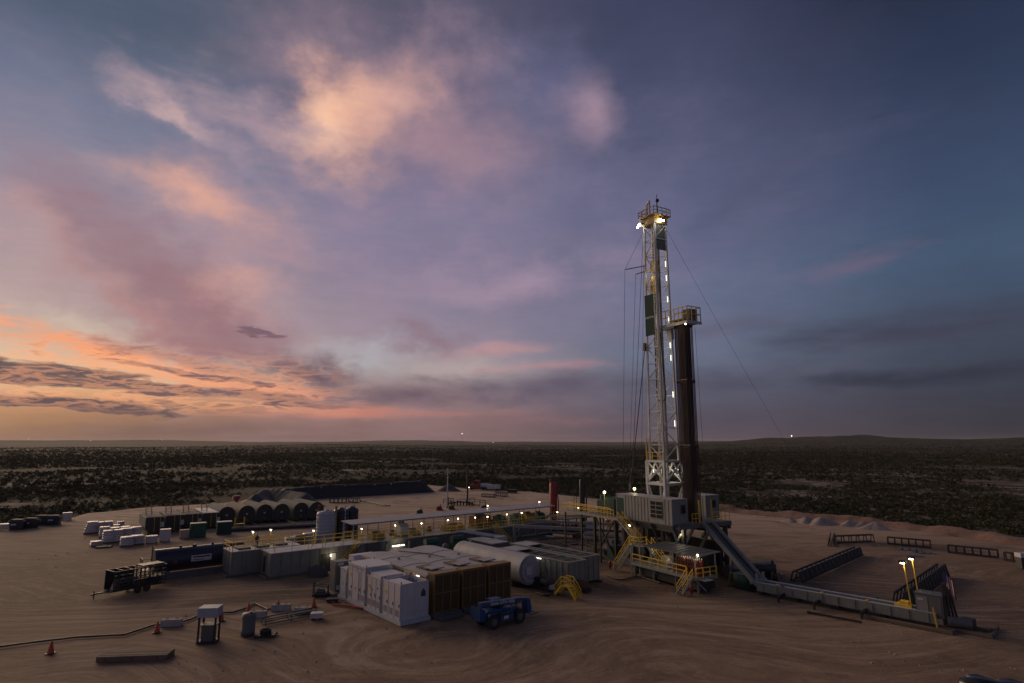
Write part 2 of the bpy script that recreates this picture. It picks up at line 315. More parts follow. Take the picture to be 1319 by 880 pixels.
# ------------------------------------------------------------------ mesh builder
OFF = {}
class MB:
    def __init__(s): s.v = []; s.f = []; s.sm = []
    def add(s, vs, fs, smooth=False):
        o = len(s.v); s.v += [tuple(v) for v in vs]
        for f in fs: s.f.append(tuple(i + o for i in f)); s.sm.append(smooth)
        return s
    def box(s, x0, y0, z0, x1, y1, z1):
        vs = [(x0, y0, z0), (x1, y0, z0), (x1, y1, z0), (x0, y1, z0), (x0, y0, z1), (x1, y0, z1), (x1, y1, z1), (x0, y1, z1)]
        return s.add(vs, [(3, 2, 1, 0), (4, 5, 6, 7), (0, 1, 5, 4), (1, 2, 6, 5), (2, 3, 7, 6), (3, 0, 4, 7)])
    def cbox(s, c, d):
        return s.box(c[0] - d[0] / 2, c[1] - d[1] / 2, c[2] - d[2] / 2, c[0] + d[0] / 2, c[1] + d[1] / 2, c[2] + d[2] / 2)
    def bar(s, a, b, w, h=None, up=(0, 0, 1)):
        a = Vector(a); b = Vector(b); h = h or w; d = (b - a)
        if d.length < 1e-6: return s
        d.normalize(); u = Vector(up)
        if abs(d.dot(u)) > 0.98: u = Vector((1, 0, 0))
        x = d.cross(u).normalized() * (w / 2); y = x.cross(d).normalized() * (h / 2)
        vs = [a - x - y, a + x - y, a + x + y, a - x + y, b - x - y, b + x - y, b + x + y, b - x + y]
        return s.add(vs, [(3, 2, 1, 0), (4, 5, 6, 7), (0, 1, 5, 4), (1, 2, 6, 5), (2, 3, 7, 6), (3, 0, 4, 7)])
    def cyl(s, a, b, r0, r1=None, n=10, caps=True):
        a = Vector(a); b = Vector(b); r1 = r0 if r1 is None else r1; d = (b - a).normalized()
        u = Vector((0, 0, 1)) if abs(d.z) < 0.9 else Vector((1, 0, 0))
        x = d.cross(u).normalized(); y = x.cross(d)
        A = []; B = []
        for i in range(n):
            t = 2 * PI * i / n; k = x * math.cos(t) + y * math.sin(t)
            A.append(a + k * r0); B.append(b + k * r1)
        s.add(A + B, [(i, i + n, (i + 1) % n + n, (i + 1) % n) for i in range(n)], True)
        if caps:
            if r0 > 1e-4: s.add(A, [tuple(range(n))])
            if r1 > 1e-4: s.add(B, [tuple(reversed(range(n)))])
        return s
    def tube(s, pts, r, n=6):
        for a, b in zip(pts[:-1], pts[1:]): s.cyl(a, b, r, r, n, True)
        return s
    def sph(s, c, r, n=10, m=6, sz=1.0):
        vs = [(c[0], c[1], c[2] + r * sz)]
        for j in range(1, m):
            ph = PI * j / m
            for i in range(n):
                t = 2 * PI * i / n; vs.append((c[0] + r * math.sin(ph) * math.cos(t), c[1] + r * math.sin(ph) * math.sin(t), c[2] + r * sz * math.cos(ph)))
        vs.append((c[0], c[1], c[2] - r * sz)); fs = []
        for i in range(n): fs.append((0, 1 + i, 1 + (i + 1) % n))
        for j in range(m - 2):
            for i in range(n):
                a = 1 + j * n + i; b = 1 + j * n + (i + 1) % n; fs.append((a, a + n, b + n, b))
        l = len(vs) - 1; o = 1 + (m - 2) * n
        for i in range(n): fs.append((o + i, l, o + (i + 1) % n))
        return s.add(vs, fs, True)
    def lathe(s, prof, c=(0, 0, 0), n=20):
        vs = []; fs = []
        for r, z in prof:
            for i in range(n):
                t = 2 * PI * i / n; vs.append((c[0] + r * math.cos(t), c[1] + r * math.sin(t), c[2] + z))
        for j in range(len(prof) - 1):
            for i in range(n):
                a = j * n + i; b = j * n + (i + 1) % n; fs.append((a, b, b + n, a + n))
        return s.add(vs, fs, True)
    def prism(s, pts, axis, a, b):
        """polygon pts (2D, counter-clockwise) extruded along axis from a to b"""
        def mk(p, t):
            return {'x': (t, p[0], p[1]), 'y': (p[0], t, p[1]), 'z': (p[0], p[1], t)}[axis]
        n = len(pts); A = [mk(p, a) for p in pts]; B = [mk(p, b) for p in pts]
        fs = [(i, (i + 1) % n, (i + 1) % n + n, i + n) for i in range(n)] + [tuple(reversed(range(n))), tuple(range(n, 2 * n))]
        return s.add(A + B, fs)
    def mesh(s, name, mat, off=(0, 0, 0)):
        me = bpy.data.meshes.new(name)
        me.from_pydata([(v[0] - off[0], v[1] - off[1], v[2] - off[2]) for v in s.v], [], s.f)
        me.polygons.foreach_set('use_smooth', s.sm)
        me.materials.append(MATS[mat]); me.update()
        return me
    def build(s, name, mat, parent=None, off=None):
        if off is None: off = OFF.get(parent.name, (0, 0, 0)) if parent else (0, 0, 0)
        ob = bpy.data.objects.new(name, s.mesh(name, mat, off)); COL.objects.link(ob)
        if parent: ob.parent = parent; OFF[ob.name] = off
        return ob
ORG = (22.0, 88.0); ANG = {'R': rad(-60), 'S': rad(-50), 'W': 0.0}
def to_world(fr, p):
    z = p[2] if len(p) > 2 else 0.0
    if fr == 'W': return (p[0], p[1], z)
    c, s_ = math.cos(ANG[fr]), math.sin(ANG[fr])
    return (ORG[0] + p[0] * c - p[1] * s_, ORG[1] + p[0] * s_ + p[1] * c, z)
def tag(o, label=None, cat=None, group=None, kind=None):
    if label: o['label'] = label
    if cat: o['category'] = cat
    if group: o['group'] = group
    if kind: o['kind'] = kind
    return o
def thing(name, label, cat, pos, fr='W', rz=0.0, group=None, rel=None):
    """an Empty at the thing's base. Parts are then given in frame coordinates (or relative to pos when rz is set or rel is True)"""
    o = bpy.data.objects.new(name, None); COL.objects.link(o); o.empty_display_size = 0.5
    o.location = to_world(fr, pos); o.rotation_euler = (0, 0, ANG[fr] + rad(rz))
    if rel is None: rel = (rz != 0.0)
    OFF[o.name] = (0, 0, 0) if rel else (pos[0], pos[1], pos[2] if len(pos) > 2 else 0.0)
    return tag(o, label, cat, group)
def dup(root, pos, fr='W', rz=0.0, label=None, group=None, scale=None):
    r = root.copy(); COL.objects.link(r); r.location = to_world(fr, pos); r.rotation_euler = (0, 0, ANG[fr] + rad(rz))
    if label: r['label'] = label
    if group: r['group'] = group
    if scale: r.scale = scale
    for ch in list(root.children):
        c = ch.copy(); COL.objects.link(c); c.parent = r
        for g in list(ch.children):
            d = g.copy(); COL.objects.link(d); d.parent = c
    return r
def light(parent, pos, energy, col=(1.0, 0.82, 0.52), r=0.15, kind='POINT'):
    l = bpy.data.lights.new('lamp_light', kind); l.energy = energy; l.color = col; l.shadow_soft_size = r
    o = bpy.data.objects.new('lamp_light', l); COL.objects.link(o); o.parent = parent
    of = OFF.get(parent.name, (0, 0, 0)); o.location = (pos[0] - of[0], pos[1] - of[1], pos[2] - of[2])
    return o
def railing(parent, pts, h=1.05, step=1.6, mat='yellow', r=0.042, name='railing', closed=False):
    m = MB(); P = [Vector(p) for p in pts]
    if closed: P.append(P[0])
    for a, b in zip(P[:-1], P[1:]):
        up = Vector((0, 0, h)); n = max(1, round((b - a).length / step))
        for k in range(n + 1):
            q = a.lerp(b, k / n); m.bar(q, q + up, r * 1.7)
        m.bar(a + up, b + up, r * 2.2); m.bar(a + up * 0.52, b + up * 0.52, r * 1.7)
    return m.build(name, mat, parent)
def stairs(parent, a, b, w=0.9, side=(0, 1, 0), mat='rig_grey', rail='yellow'):
    """flight between bottom a and top b, w wide towards side"""
    a = Vector(a); b = Vector(b); sd = Vector(side).normalized() * w
    for k in (0, 1):
        MB().bar(a + sd * k, b + sd * k, 0.08, 0.28).build('stringer', mat, parent)
    n = max(3, round((b.z - a.z) / 0.24)); m = MB(); run = (b - a); run.z = 0; d = run.normalized() * 0.14
    for k in range(1, n):
        q = a.lerp(b, k / n); m.add([q - d + sd * 0.04, q + d + sd * 0.04, q + d + sd * 0.96, q - d + sd * 0.96, q - d + sd * 0.04 + Vector((0, 0, 0.04)), q + d + sd * 0.04 + Vector((0, 0, 0.04)), q + d + sd * 0.96 + Vector((0, 0, 0.04)), q - d + sd * 0.96 + Vector((0, 0, 0.04))],
                  [(3, 2, 1, 0), (4, 5, 6, 7), (0, 1, 5, 4), (1, 2, 6, 5), (2, 3, 7, 6), (3, 0, 4, 7)])
    m.build('treads', mat, parent)
    for k in (0, 1): railing(parent, [a + sd * k, b + sd * k], 1.0, 1.2, rail, 0.035, 'handrail')
def text_part(parent, body, size, mat, loc, rot, name='lettering', align='CENTER'):
    cu = bpy.data.curves.new('lettering', 'FONT'); cu.body = body; cu.size = size; cu.extrude = 0.01; cu.align_x = align; cu.align_y = 'CENTER'
    tmp = bpy.data.objects.new('tmp', cu); COL.objects.link(tmp)
    bpy.context.view_layer.update()
    me = bpy.data.meshes.new_from_object(tmp.evaluated_get(bpy.context.evaluated_depsgraph_get()))
    bpy.data.objects.remove(tmp)
    me.materials.clear(); me.materials.append(MATS[mat])
    o = bpy.data.objects.new(name, me); COL.objects.link(o); o.parent = parent
    of = OFF.get(parent.name, (0, 0, 0)); o.location = (loc[0] - of[0], loc[1] - of[1], loc[2] - of[2]); o.rotation_euler = rot
    return o
def lamp(label, pos, fr='S', h=1.8, energy=35, group='work lamps on the mud tanks', mat='yellow', r=0.10, cone=True):
    """work lamp on a slim post; pos is its foot"""
    t = thing('work_lamp', label, 'lamp', pos, fr, group=group)
    x, y, z = pos
    MB().bar((x, y, z), (x, y, z + h), 0.07).build('post', mat, t)
    MB().lathe([(0.03, 0.16), (0.20, 0.06), (0.24, -0.02)], (x, y, z + h + 0.10), 10).build('lamp_shade', 'galv', t)
    MB().sph((x, y, z + h), r, 10, 6, 0.8).build('bulb', 'bulb', t)
    light(t, (x, y, z + h - 0.35), energy * 0.22)
    return t
# ------------------------------------------------------------------ terrain
def vnoise(x, y, s, seed=0):
    """cheap smooth value noise, numpy"""
    x = np.asarray(x, float) / s; y = np.asarray(y, float) / s
    xi = np.floor(x).astype(np.int64); yi = np.floor(y).astype(np.int64); fx = x - xi; fy = y - yi
    fx = fx * fx * (3 - 2 * fx); fy = fy * fy * (3 - 2 * fy)
    def h(a, b):
        n = (a * 374761393 + b * 668265263 + seed * 974634777) & 0x7fffffff
        n = ((n ^ (n >> 13)) * 1274126177) & 0x7fffffff
        return ((n ^ (n >> 16)) & 0xffff) / 65535.0
    return (h(xi, yi) * (1 - fx) + h(xi + 1, yi) * fx) * (1 - fy) + (h(xi, yi + 1) * (1 - fx) + h(xi + 1, yi + 1) * fx) * fy
def fbm(x, y, s, o=4, seed=0):
    v = 0; a = 1; t = 0
    for k in range(o): v = v + a * vnoise(x, y, s / 2 ** k, seed + k); t += a; a *= 0.55
    return v / t
PAD = [(-106.41, 118.45), (-107.38, 130.10), (-108.57, 144.37), (-110.33, 156.94), (-102.53, 169.93), (-85.07, 187.74), (-87.21, 219.50), (-73.29, 241.90), (-33.32, 264.45), (-14.89, 237.85), (8.73, 226.49), (25.48, 200.94), (45.62, 180.64),
       (55.82, 164.11), (66.18, 150.39), (76.65, 138.83), (84.15, 124.53), (90.73, 110.39), (95.05, 100.55), (105.0, 40.0), (85.0, 22.0), (-90.0, 22.0), (-125.0, 70.0)]
def pad_dist(x, y):
    """signed distance to the pad outline, positive inside"""
    x = np.asarray(x, float); y = np.asarray(y, float); d = np.full(x.shape, 1e9); ins = np.zeros(x.shape, bool)
    n = len(PAD)
    for i in range(n):
        ax, ay = PAD[i]; bx, by = PAD[(i + 1) % n]
        t = np.clip(((x - ax) * (bx - ax) + (y - ay) * (by - ay)) / ((bx - ax) ** 2 + (by - ay) ** 2), 0, 1)
        d = np.minimum(d, np.hypot(x - ax - t * (bx - ax), y - ay - t * (by - ay)))
        c = ((ay > y) != (by > y)) & (x < (bx - ax) * (y - ay) / (by - ay + 1e-12) + ax); ins ^= c
    return np.where(ins, d, -d)
def terrain_h(x, y):
    r = np.hypot(x, y); az = np.degrees(np.arctan2(x, y))
    far = np.clip((r - 250) / 1500, 0, 1)
    z = -1.3 + (fbm(x, y, 60, 3, 3) - 0.5) * 1.6 * np.clip((r - 120) / 150, 0, 1) + (fbm(x, y, 420, 4, 9) - 0.5) * 9 * far
    right = np.clip((az - 8) / 22, 0, 1); right = right * right * (3 - 2 * right)
    z = z + right * np.clip((r - 500) / 3000, 0, 1) * 6
    ridge = np.exp(-((r - 3300) / 800) ** 2) * 44 * right * (0.15 + 2.2 * np.clip(fbm(x, y, 460, 4, 23) - 0.25, 0, 1))
    ridge2 = np.exp(-((r - 7500) / 1500) ** 2) * (20 + 52 * (fbm(x, y, 1300, 4, 31) - 0.42))
    mid = np.exp(-((r - 2600) / 700) ** 2) * (1 - right) * 14 * np.clip(fbm(x, y, 800, 3, 41) - 0.42, 0, 1) * 3
    z = z + ridge + ridge2 * np.clip((r - 4500) / 1500, 0, 1) + mid
    z = z + np.clip((r - 4500) / 3000, 0, 1) * 8 * (1 - right)
    d = pad_dist(x, y)
    return np.where(d > 4, -2.5, z)
def soil_material(name, pad):
    m = bpy.data.materials.new(name); nt = nodes_of(m); N = nt.nodes; L = nt.links
    out = N.new('ShaderNodeOutputMaterial'); b = N.new('ShaderNodeBsdfPrincipled'); L.new(b.outputs[0], out.inputs[0])
    tc = N.new('ShaderNodeTexCoord'); P0 = tc.outputs['Object']
    # tyre tracks curve : carry the coordinates along a slow swirl
    wn_ = N.new('ShaderNodeTexNoise'); wn_.inputs['Scale'].default_value = 0.016; wn_.inputs['Detail'].default_value = 2; L.new(P0, wn_.inputs['Vector'])
    wsb = N.new('ShaderNodeVectorMath'); wsb.operation = 'SUBTRACT'; L.new(wn_.outputs['Color'], wsb.inputs[0]); wsb.inputs[1].default_value = (0.5, 0.5, 0.5)
    wsc = N.new('ShaderNodeVectorMath'); wsc.operation = 'SCALE'; L.new(wsb.outputs[0], wsc.inputs[0]); wsc.inputs['Scale'].default_value = 70.0
    wad = N.new('ShaderNodeVectorMath'); wad.operation = 'ADD'; L.new(P0, wad.inputs[0]); L.new(wsc.outputs[0], wad.inputs[1]); PW = wad.outputs[0]
    def noise(s, det=6, rg=0.6, sc=(1, 1, 1), rot=0.0, dist=0.0, src=None):
        mp = N.new('ShaderNodeMapping'); mp.inputs['Scale'].default_value = sc; mp.inputs['Rotation'].default_value = (0, 0, rot); L.new(src or P0, mp.inputs[0])
        n = N.new('ShaderNodeTexNoise'); n.inputs['Scale'].default_value = s; n.inputs['Detail'].default_value = det; n.inputs['Roughness'].default_value = rg; n.inputs['Distortion'].default_value = dist
        L.new(mp.outputs[0], n.inputs['Vector']); return n.outputs['Fac']
    def rng(v, a, b_, c=0.0, d=1.0):
        n = N.new('ShaderNodeMapRange'); n.interpolation_type = 'SMOOTHSTEP'; L.new(v, n.inputs[0])
        for i, q in enumerate((a, b_, c, d)): n.inputs[i + 1].default_value = q
        return n.outputs[0]
    def mix(f, a, b_):
        n = N.new('ShaderNodeMix'); n.data_type = 'RGBA'
        if isinstance(f, float): n.inputs[0].default_value = f
        else: L.new(f, n.inputs[0])
        for i, q in ((6, a), (7, b_)):
            if isinstance(q, tuple): n.inputs[i].default_value = (*q, 1)
            else: L.new(q, n.inputs[i])
        return n.outputs[2]
    def mul(a, b_):
        n = N.new('ShaderNodeMath'); n.operation = 'MULTIPLY'
        for i, q in ((0, a), (1, b_)):
            if isinstance(q, float): n.inputs[i].default_value = q
            else: L.new(q, n.inputs[i])
        return n.outputs[0]
    if pad:
        broad = noise(0.018, 5, 0.6)
        col = mix(rng(broad, 0.35, 0.68), (0.195, 0.122, 0.072), (0.335, 0.225, 0.142))
        sp = N.new('ShaderNodeSeparateXYZ'); L.new(P0, sp.inputs[0])
        # paler towards the back : grazing sky glow put into the colour, with paler caliche
        back = rng(sp.outputs[1], 85.0, 165.0)
        col = mix(mul(back, 0.75), col, (0.60, 0.45, 0.315))
        blot = noise(0.09, 7, 0.65, dist=0.6)
        col = mix(mul(rng(blot, 0.48, 0.72), 0.7), col, (0.085, 0.053, 0.033))
        for rot, sc, sd, k in ((0.70, 0.32, 0.0, 0.55), (-0.20, 0.26, 11.0, 0.5), (2.35, 0.30, 23.0, 0.4)):
            tr = noise(sc, 5, 0.6, (0.09, 2.0, 1), rot, 0.8, PW)
            gate = noise(0.022, 3, 0.5, (1, 1, 1), rot + sd)
            f = mul(rng(tr, 0.50, 0.64), mul(rng(gate, 0.40, 0.60), k))
            col = mix(f, col, (0.13, 0.082, 0.054))
            f2 = mul(rng(tr, 0.46, 0.36), mul(rng(gate, 0.40, 0.60), k * 0.6))
            col = mix(f2, col, (0.52, 0.39, 0.295))
        wet = noise(0.035, 6, 0.6, dist=0.4)
        wetf = mul(rng(wet, 0.59, 0.70), 0.75)
        col = mix(wetf, col, (0.060, 0.042, 0.032))
        # churned, oil-dark working ground round the rig and tanks
        for cx, cy, sa, sb, an in ((10, 88, 11, 4, 0.6), (8, 98, 13, 4, 0.3), (1, 76, 8, 3.5, -0.8), (18, 80, 9, 3.5, -1.0), (31, 82, 9, 4.5, 0.4), (-2, 106, 10, 3, 0.8), (30, 97, 8, 3.5, -0.6), (12, 110, 10, 3, 0.2), (-28, 73, 10, 2.5, 0.3), (70, 106, 9, 5, -0.5), (-6, 84, 14, 9, -0.8), (4, 92, 12, 8, 0.5), (20, 100, 13, 9, 0.4), (34, 78, 9, 4, -0.7), (-16, 72, 9, 4, -0.9), (14, 78, 10, 5, -0.6)):
            mp = N.new('ShaderNodeMapping'); mp.vector_type = 'TEXTURE'; mp.inputs['Location'].default_value = (cx, cy, 0); mp.inputs['Rotation'].default_value = (0, 0, an); mp.inputs['Scale'].default_value = (sa, sb, 50); L.new(P0, mp.inputs[0])
            ln = N.new('ShaderNodeVectorMath'); ln.operation = 'LENGTH'; L.new(mp.outputs[0], ln.inputs[0])
            sm = N.new('ShaderNodeMath'); sm.operation = 'MULTIPLY_ADD'; L.new(blot, sm.inputs[0]); sm.inputs[1].default_value = -1.9; L.new(ln.outputs['Value'], sm.inputs[2])
            col = mix(mul(rng(sm.outputs[0], 0.25, -0.45), 0.85), col, (0.085, 0.052, 0.034))
        rut = noise(0.9, 6, 0.65, (0.10, 1.9, 1), 0.7, 0.5, PW); rut2 = noise(0.8, 6, 0.65, (0.11, 1.7, 1), -0.15, 0.5, PW)
        col = mix(mul(rng(rut, 0.53, 0.60), 0.35), col, (0.14, 0.085, 0.053)); col = mix(mul(rng(rut2, 0.54, 0.61), 0.30), col, (0.46, 0.32, 0.22))
        grit = noise(2.6, 5, 0.75)
        col = mix(mul(rng(grit, 0.55, 0.75), 0.4), col, (0.17, 0.11, 0.075))
        fine = noise(1.4, 6, 0.7)
        col = mix(mul(rng(fine, 0.35, 0.75), 0.20), col, (0.46, 0.34, 0.25))
        L.new(col, b.inputs['Base Color'])
        b.inputs['Roughness'].default_value = 0.9; b.inputs['Specular IOR Level'].default_value = 0.25
        bm = N.new('ShaderNodeBump'); bm.inputs['Strength'].default_value = 0.7; bm.inputs['Distance'].default_value = 0.12
        hsum = N.new('ShaderNodeMath'); hsum.operation = 'ADD'; L.new(noise(0.5, 8, 0.7, (0.5, 1.3, 1), 0.7, 0.8, PW), hsum.inputs[0]); L.new(mul(grit, 0.6), hsum.inputs[1])
        L.new(hsum.outputs[0], bm.inputs['Height']); L.new(bm.outputs[0], b.inputs['Normal'])
    else:
        broad = noise(0.006, 7, 0.62); patch = noise(0.02, 7, 0.65, dist=0.5); fine = noise(0.15, 7, 0.7)
        col = mix(rng(patch, 0.4, 0.62), (0.034, 0.033, 0.020), (0.064, 0.053, 0.036))
        col = mix(mul(rng(broad, 0.50, 0.72), 0.8), col, (0.085, 0.066, 0.050))
        col = mix(mul(rng(fine, 0.45, 0.70), 0.75), col, (0.045, 0.050, 0.028))
        cal = noise(0.0055, 8, 0.68, (1.0, 2.4, 1), 0.1)
        col = mix(mul(rng(cal, 0.575, 0.63), 0.8), col, (0.42, 0.33, 0.27))
        # broken pale ground on the right, beyond the spoil bank
        spx = N.new('ShaderNodeSeparateXYZ'); L.new(P0, spx.inputs[0])
        rock = noise(0.05, 8, 0.72, (1, 1, 1), 0.3, 0.5)
        col = mix(mul(mul(rng(rock, 0.44, 0.58), 0.75), mul(rng(spx.outputs[0], 20.0, 75.0), rng(spx.outputs[1], 620.0, 330.0))), col, (0.32, 0.25, 0.205))
        # far country : woods read as one dark cover
        cd = N.new('ShaderNodeVectorMath'); cd.operation = 'LENGTH'; L.new(P0, cd.inputs[0])
        col = mix(rng(cd.outputs['Value'], 500.0, 1800.0, 0.0, 0.72), col, (0.060, 0.060, 0.042))
        pale = noise(0.0016, 7, 0.66, (1, 1, 1), 0.4)
        col = mix(mul(rng(pale, 0.62, 0.67), 0.7), col, (0.20, 0.155, 0.125))
        L.new(col, b.inputs['Base Color']); b.inputs['Roughness'].default_value = 0.95; b.inputs['Specular IOR Level'].default_value = 0.1
        bm = N.new('ShaderNodeBump'); bm.inputs['Strength'].default_value = 0.8; bm.inputs['Distance'].default_value = 0.4; L.new(fine, bm.inputs['Height']); L.new(bm.outputs[0], b.inputs['Normal'])
    MATS[name] = m; return m
soil_material('pad_soil', True); soil_material('scrub_soil', False)
def np_mesh(name, V, F, mat, smooth=True):
    me = bpy.data.meshes.new(name); V = np.ascontiguousarray(V, np.float32); F = np.ascontiguousarray(F, np.int32); k = F.shape[1]
    me.vertices.add(len(V)); me.vertices.foreach_set('co', V.ravel())
    me.loops.add(F.size); me.loops.foreach_set('vertex_index', F.ravel())
    me.polygons.add(len(F)); me.polygons.foreach_set('loop_start', np.arange(0, F.size, k, dtype=np.int32))
    me.polygons.foreach_set('use_smooth', np.full(len(F), smooth)); me.update(calc_edges=True); me.materials.append(MATS[mat])
    o = bpy.data.objects.new(name, me); COL.objects.link(o); return o
azs = np.concatenate([np.linspace(-180, -62, 30, endpoint=False), np.linspace(-62, 62, 420, endpoint=False), np.linspace(62, 180, 30, endpoint=False)])
rs = np.concatenate([[1.0, 40, 80], np.geomspace(110, 16000, 190)])
AA, RR = np.meshgrid(np.radians(azs), rs); X = RR * np.sin(AA); Y = RR * np.cos(AA); Z = terrain_h(X, Y)
V = np.stack([X, Y, Z], -1).reshape(-1, 3); na = len(azs); nr = len(rs)
ii, jj = np.meshgrid(np.arange(nr - 1), np.arange(na), indexing='ij'); a = ii * na + jj; b_ = ii * na + (jj + 1) % na
tag(np_mesh('ground', V, np.stack([a, b_, b_ + na, a + na], -1).reshape(-1, 4), 'scrub_soil'), 'dark brush country running to the horizon', None, kind='structure')
# the levelled drilling pad : a raised sheet with a soft, crumbling edge
gx = np.arange(-215, 140, 1.5); gy = np.arange(18, 300, 1.5)
GX, GY = np.meshgrid(gx, gy); D = pad_dist(GX, GY) + (fbm(GX, GY, 14, 3, 5) - 0.5) * 7
edge = np.clip((D + 1.0) / 5.0, 0, 1); edge = edge * edge * (3 - 2 * edge)
GZ = -2.2 + 2.2 * edge - 0.10 * fbm(GX, GY, 9, 4, 8)
nx, ny = len(gx), len(gy); V = np.stack([GX, GY, GZ], -1).reshape(-1, 3)
ii, jj = np.meshgrid(np.arange(ny - 1), np.arange(nx - 1), indexing='ij'); a = ii * nx + jj
F = np.stack([a, a + 1, a + 1 + nx, a + nx], -1).reshape(-1, 4); keep = (D.reshape(-1)[F] > -4).any(1)
tag(np_mesh('well_pad', V, F[keep], 'pad_soil'), 'levelled tan dirt drilling pad with tyre tracks', None, kind='structure')
# spoil bank pushed up along the right-hand edge of the pad
BL = [(51.26, 166.00), (59.26, 156.94), (67.79, 145.83), (75.90, 137.51), (81.62, 127.81), (86.58, 119.42), (90.84, 108.75), (95.63, 99.87)]
pts = []; 
for (ax, ay), (bx, by) in zip(BL[:-1], BL[1:]):
    n = max(2, int(math.hypot(bx - ax, by - ay) / 1.2))
    for k in range(n): pts.append((ax + (bx - ax) * k / n, ay + (by - ay) * k / n))
pts = np.array(pts); tg = np.gradient(pts, axis=0); tg /= np.linalg.norm(tg, axis=1)[:, None]; nm = np.stack([-tg[:, 1], tg[:, 0]], 1); nm *= np.sign((nm * pts).sum(1))[:, None]
cs = np.linspace(-1, 1, 13); Vb = []
for c in cs:
    q = pts + nm * (c * 5.0 + 2.5)
    hh = np.exp(-(c * 1.7) ** 2) * (1.0 + 1.9 * fbm(q[:, 0], q[:, 1], 13, 3, 77)) + (fbm(q[:, 0], q[:, 1], 3.2, 3, 61) - 0.5) * 1.4 - 1.0 - 0.6 * abs(c)
    Vb.append(np.column_stack([q, hh]))
Vb = np.stack(Vb, 1); n, k = Vb.shape[:2]; ii, jj = np.meshgrid(np.arange(n - 1), np.arange(k - 1), indexing='ij'); a = ii * k + jj
paint('bank_soil', (0.24, 0.145, 0.105), 0.95, amount=0.9, dirt=(0.075, 0.050, 0.038), scale=0.5, streak=False, bump=0.15)
tag(np_mesh('earth_bank', Vb.reshape(-1, 3), np.stack([a, a + 1, a + 1 + k, a + k], -1).reshape(-1, 4), 'bank_soil'), 'reddish spoil bank along the right pad edge', None, kind='structure')

# ------------------------------------------------------------------ scrub : countless low bushes, one mass
def leaf_material(name, c0, c1, c2):
    m = bpy.data.materials.new(name); nt = nodes_of(m); N = nt.nodes; L = nt.links
    out = N.new('ShaderNodeOutputMaterial'); b = N.new('ShaderNodeBsdfPrincipled'); L.new(b.outputs[0], out.inputs[0])
    tc = N.new('ShaderNodeTexCoord')
    n = N.new('ShaderNodeTexNoise'); n.inputs['Scale'].default_value = 0.05; n.inputs['Detail'].default_value = 8; n.inputs['Roughness'].default_value = 0.75; L.new(tc.outputs['Object'], n.inputs['Vector'])
    r = N.new('ShaderNodeValToRGB'); L.new(n.outputs['Fac'], r.inputs[0]); e = r.color_ramp.elements; e[0].position = 0.36; e[0].color = (*c0, 1); e[1].position = 0.66; e[1].color = (*c2, 1)
    k = r.color_ramp.elements.new(0.5); k.color = (*c1, 1)
    L.new(r.outputs[0], b.inputs['Base Color']); b.inputs['Roughness'].default_value = 0.85; b.inputs['Specular IOR Level'].default_value = 0.15
    MATS[name] = m
leaf_material('scrub_leaf', (0.026, 0.030, 0.015), (0.052, 0.054, 0.026), (0.105, 0.096, 0.050))
rg = np.random.default_rng(5)
def scrub_patch(n, r0, r1, size, leaves, lsize, thr, pw=1.0):
    az = np.radians(rg.uniform(-54, 54, n)); r = np.sqrt(rg.uniform(r0 ** 2, r1 ** 2, n)) if pw == 1 else r0 * (r1 / r0) ** rg.uniform(0, 1, n)
    x = r * np.sin(az); y = r * np.cos(az)
    dens = fbm(x, y, 46, 4, 13) * 0.6 + fbm(x, y, 210, 3, 17) * 0.4
    right = np.clip((np.degrees(az) - 5) / 10, 0, 1) * np.clip(1 - (r - 330) / 300, 0, 1) * np.clip((r - 175) / 50, 0, 1)
    ok = (pad_dist(x, y) < -7) & (dens > thr + 0.11 * right + rg.uniform(-0.05, 0.05, n))
    x, y, r = x[ok], y[ok], r[ok]; m = len(x); z = terrain_h(x, y)
    s = size * rg.uniform(0.55, 1.5, m) * (1 + 0.35 * (fbm(x, y, 80, 2, 50) - 0.5))
    th = rg.uniform(0, 2 * np.pi, (m, leaves)); cz = rg.uniform(-0.1, 1, (m, leaves)); rr = np.sqrt(rg.uniform(0, 1, (m, leaves))) * np.sqrt(np.clip(1 - cz ** 2, 0.05, 1))
    c = np.stack([x[:, None] + s[:, None] * rr * np.cos(th), y[:, None] + s[:, None] * rr * np.sin(th), z[:, None] + s[:, None] * (0.12 + 0.85 * cz)], -1)
    t = rg.normal(0, 1, (m, leaves, 3, 3)); t[..., 2] *= 0.8
    V = (c[:, :, None, :] + t * (lsize * s[:, None, None, None])).reshape(-1, 3)
    return V
VV = [scrub_patch(30000, 118, 330, 0.72, 24, 0.26, 0.37), scrub_patch(46000, 330, 900, 1.05, 12, 0.40, 0.38), scrub_patch(34000, 900, 2600, 1.5, 8, 0.5, 0.38, 2)]
V = np.concatenate(VV); tag(np_mesh('scrub_brush', V, np.arange(len(V), dtype=np.int32).reshape(-1, 3), 'scrub_leaf', False), 'dark green desert brush covering the plain', 'brush', kind='stuff')

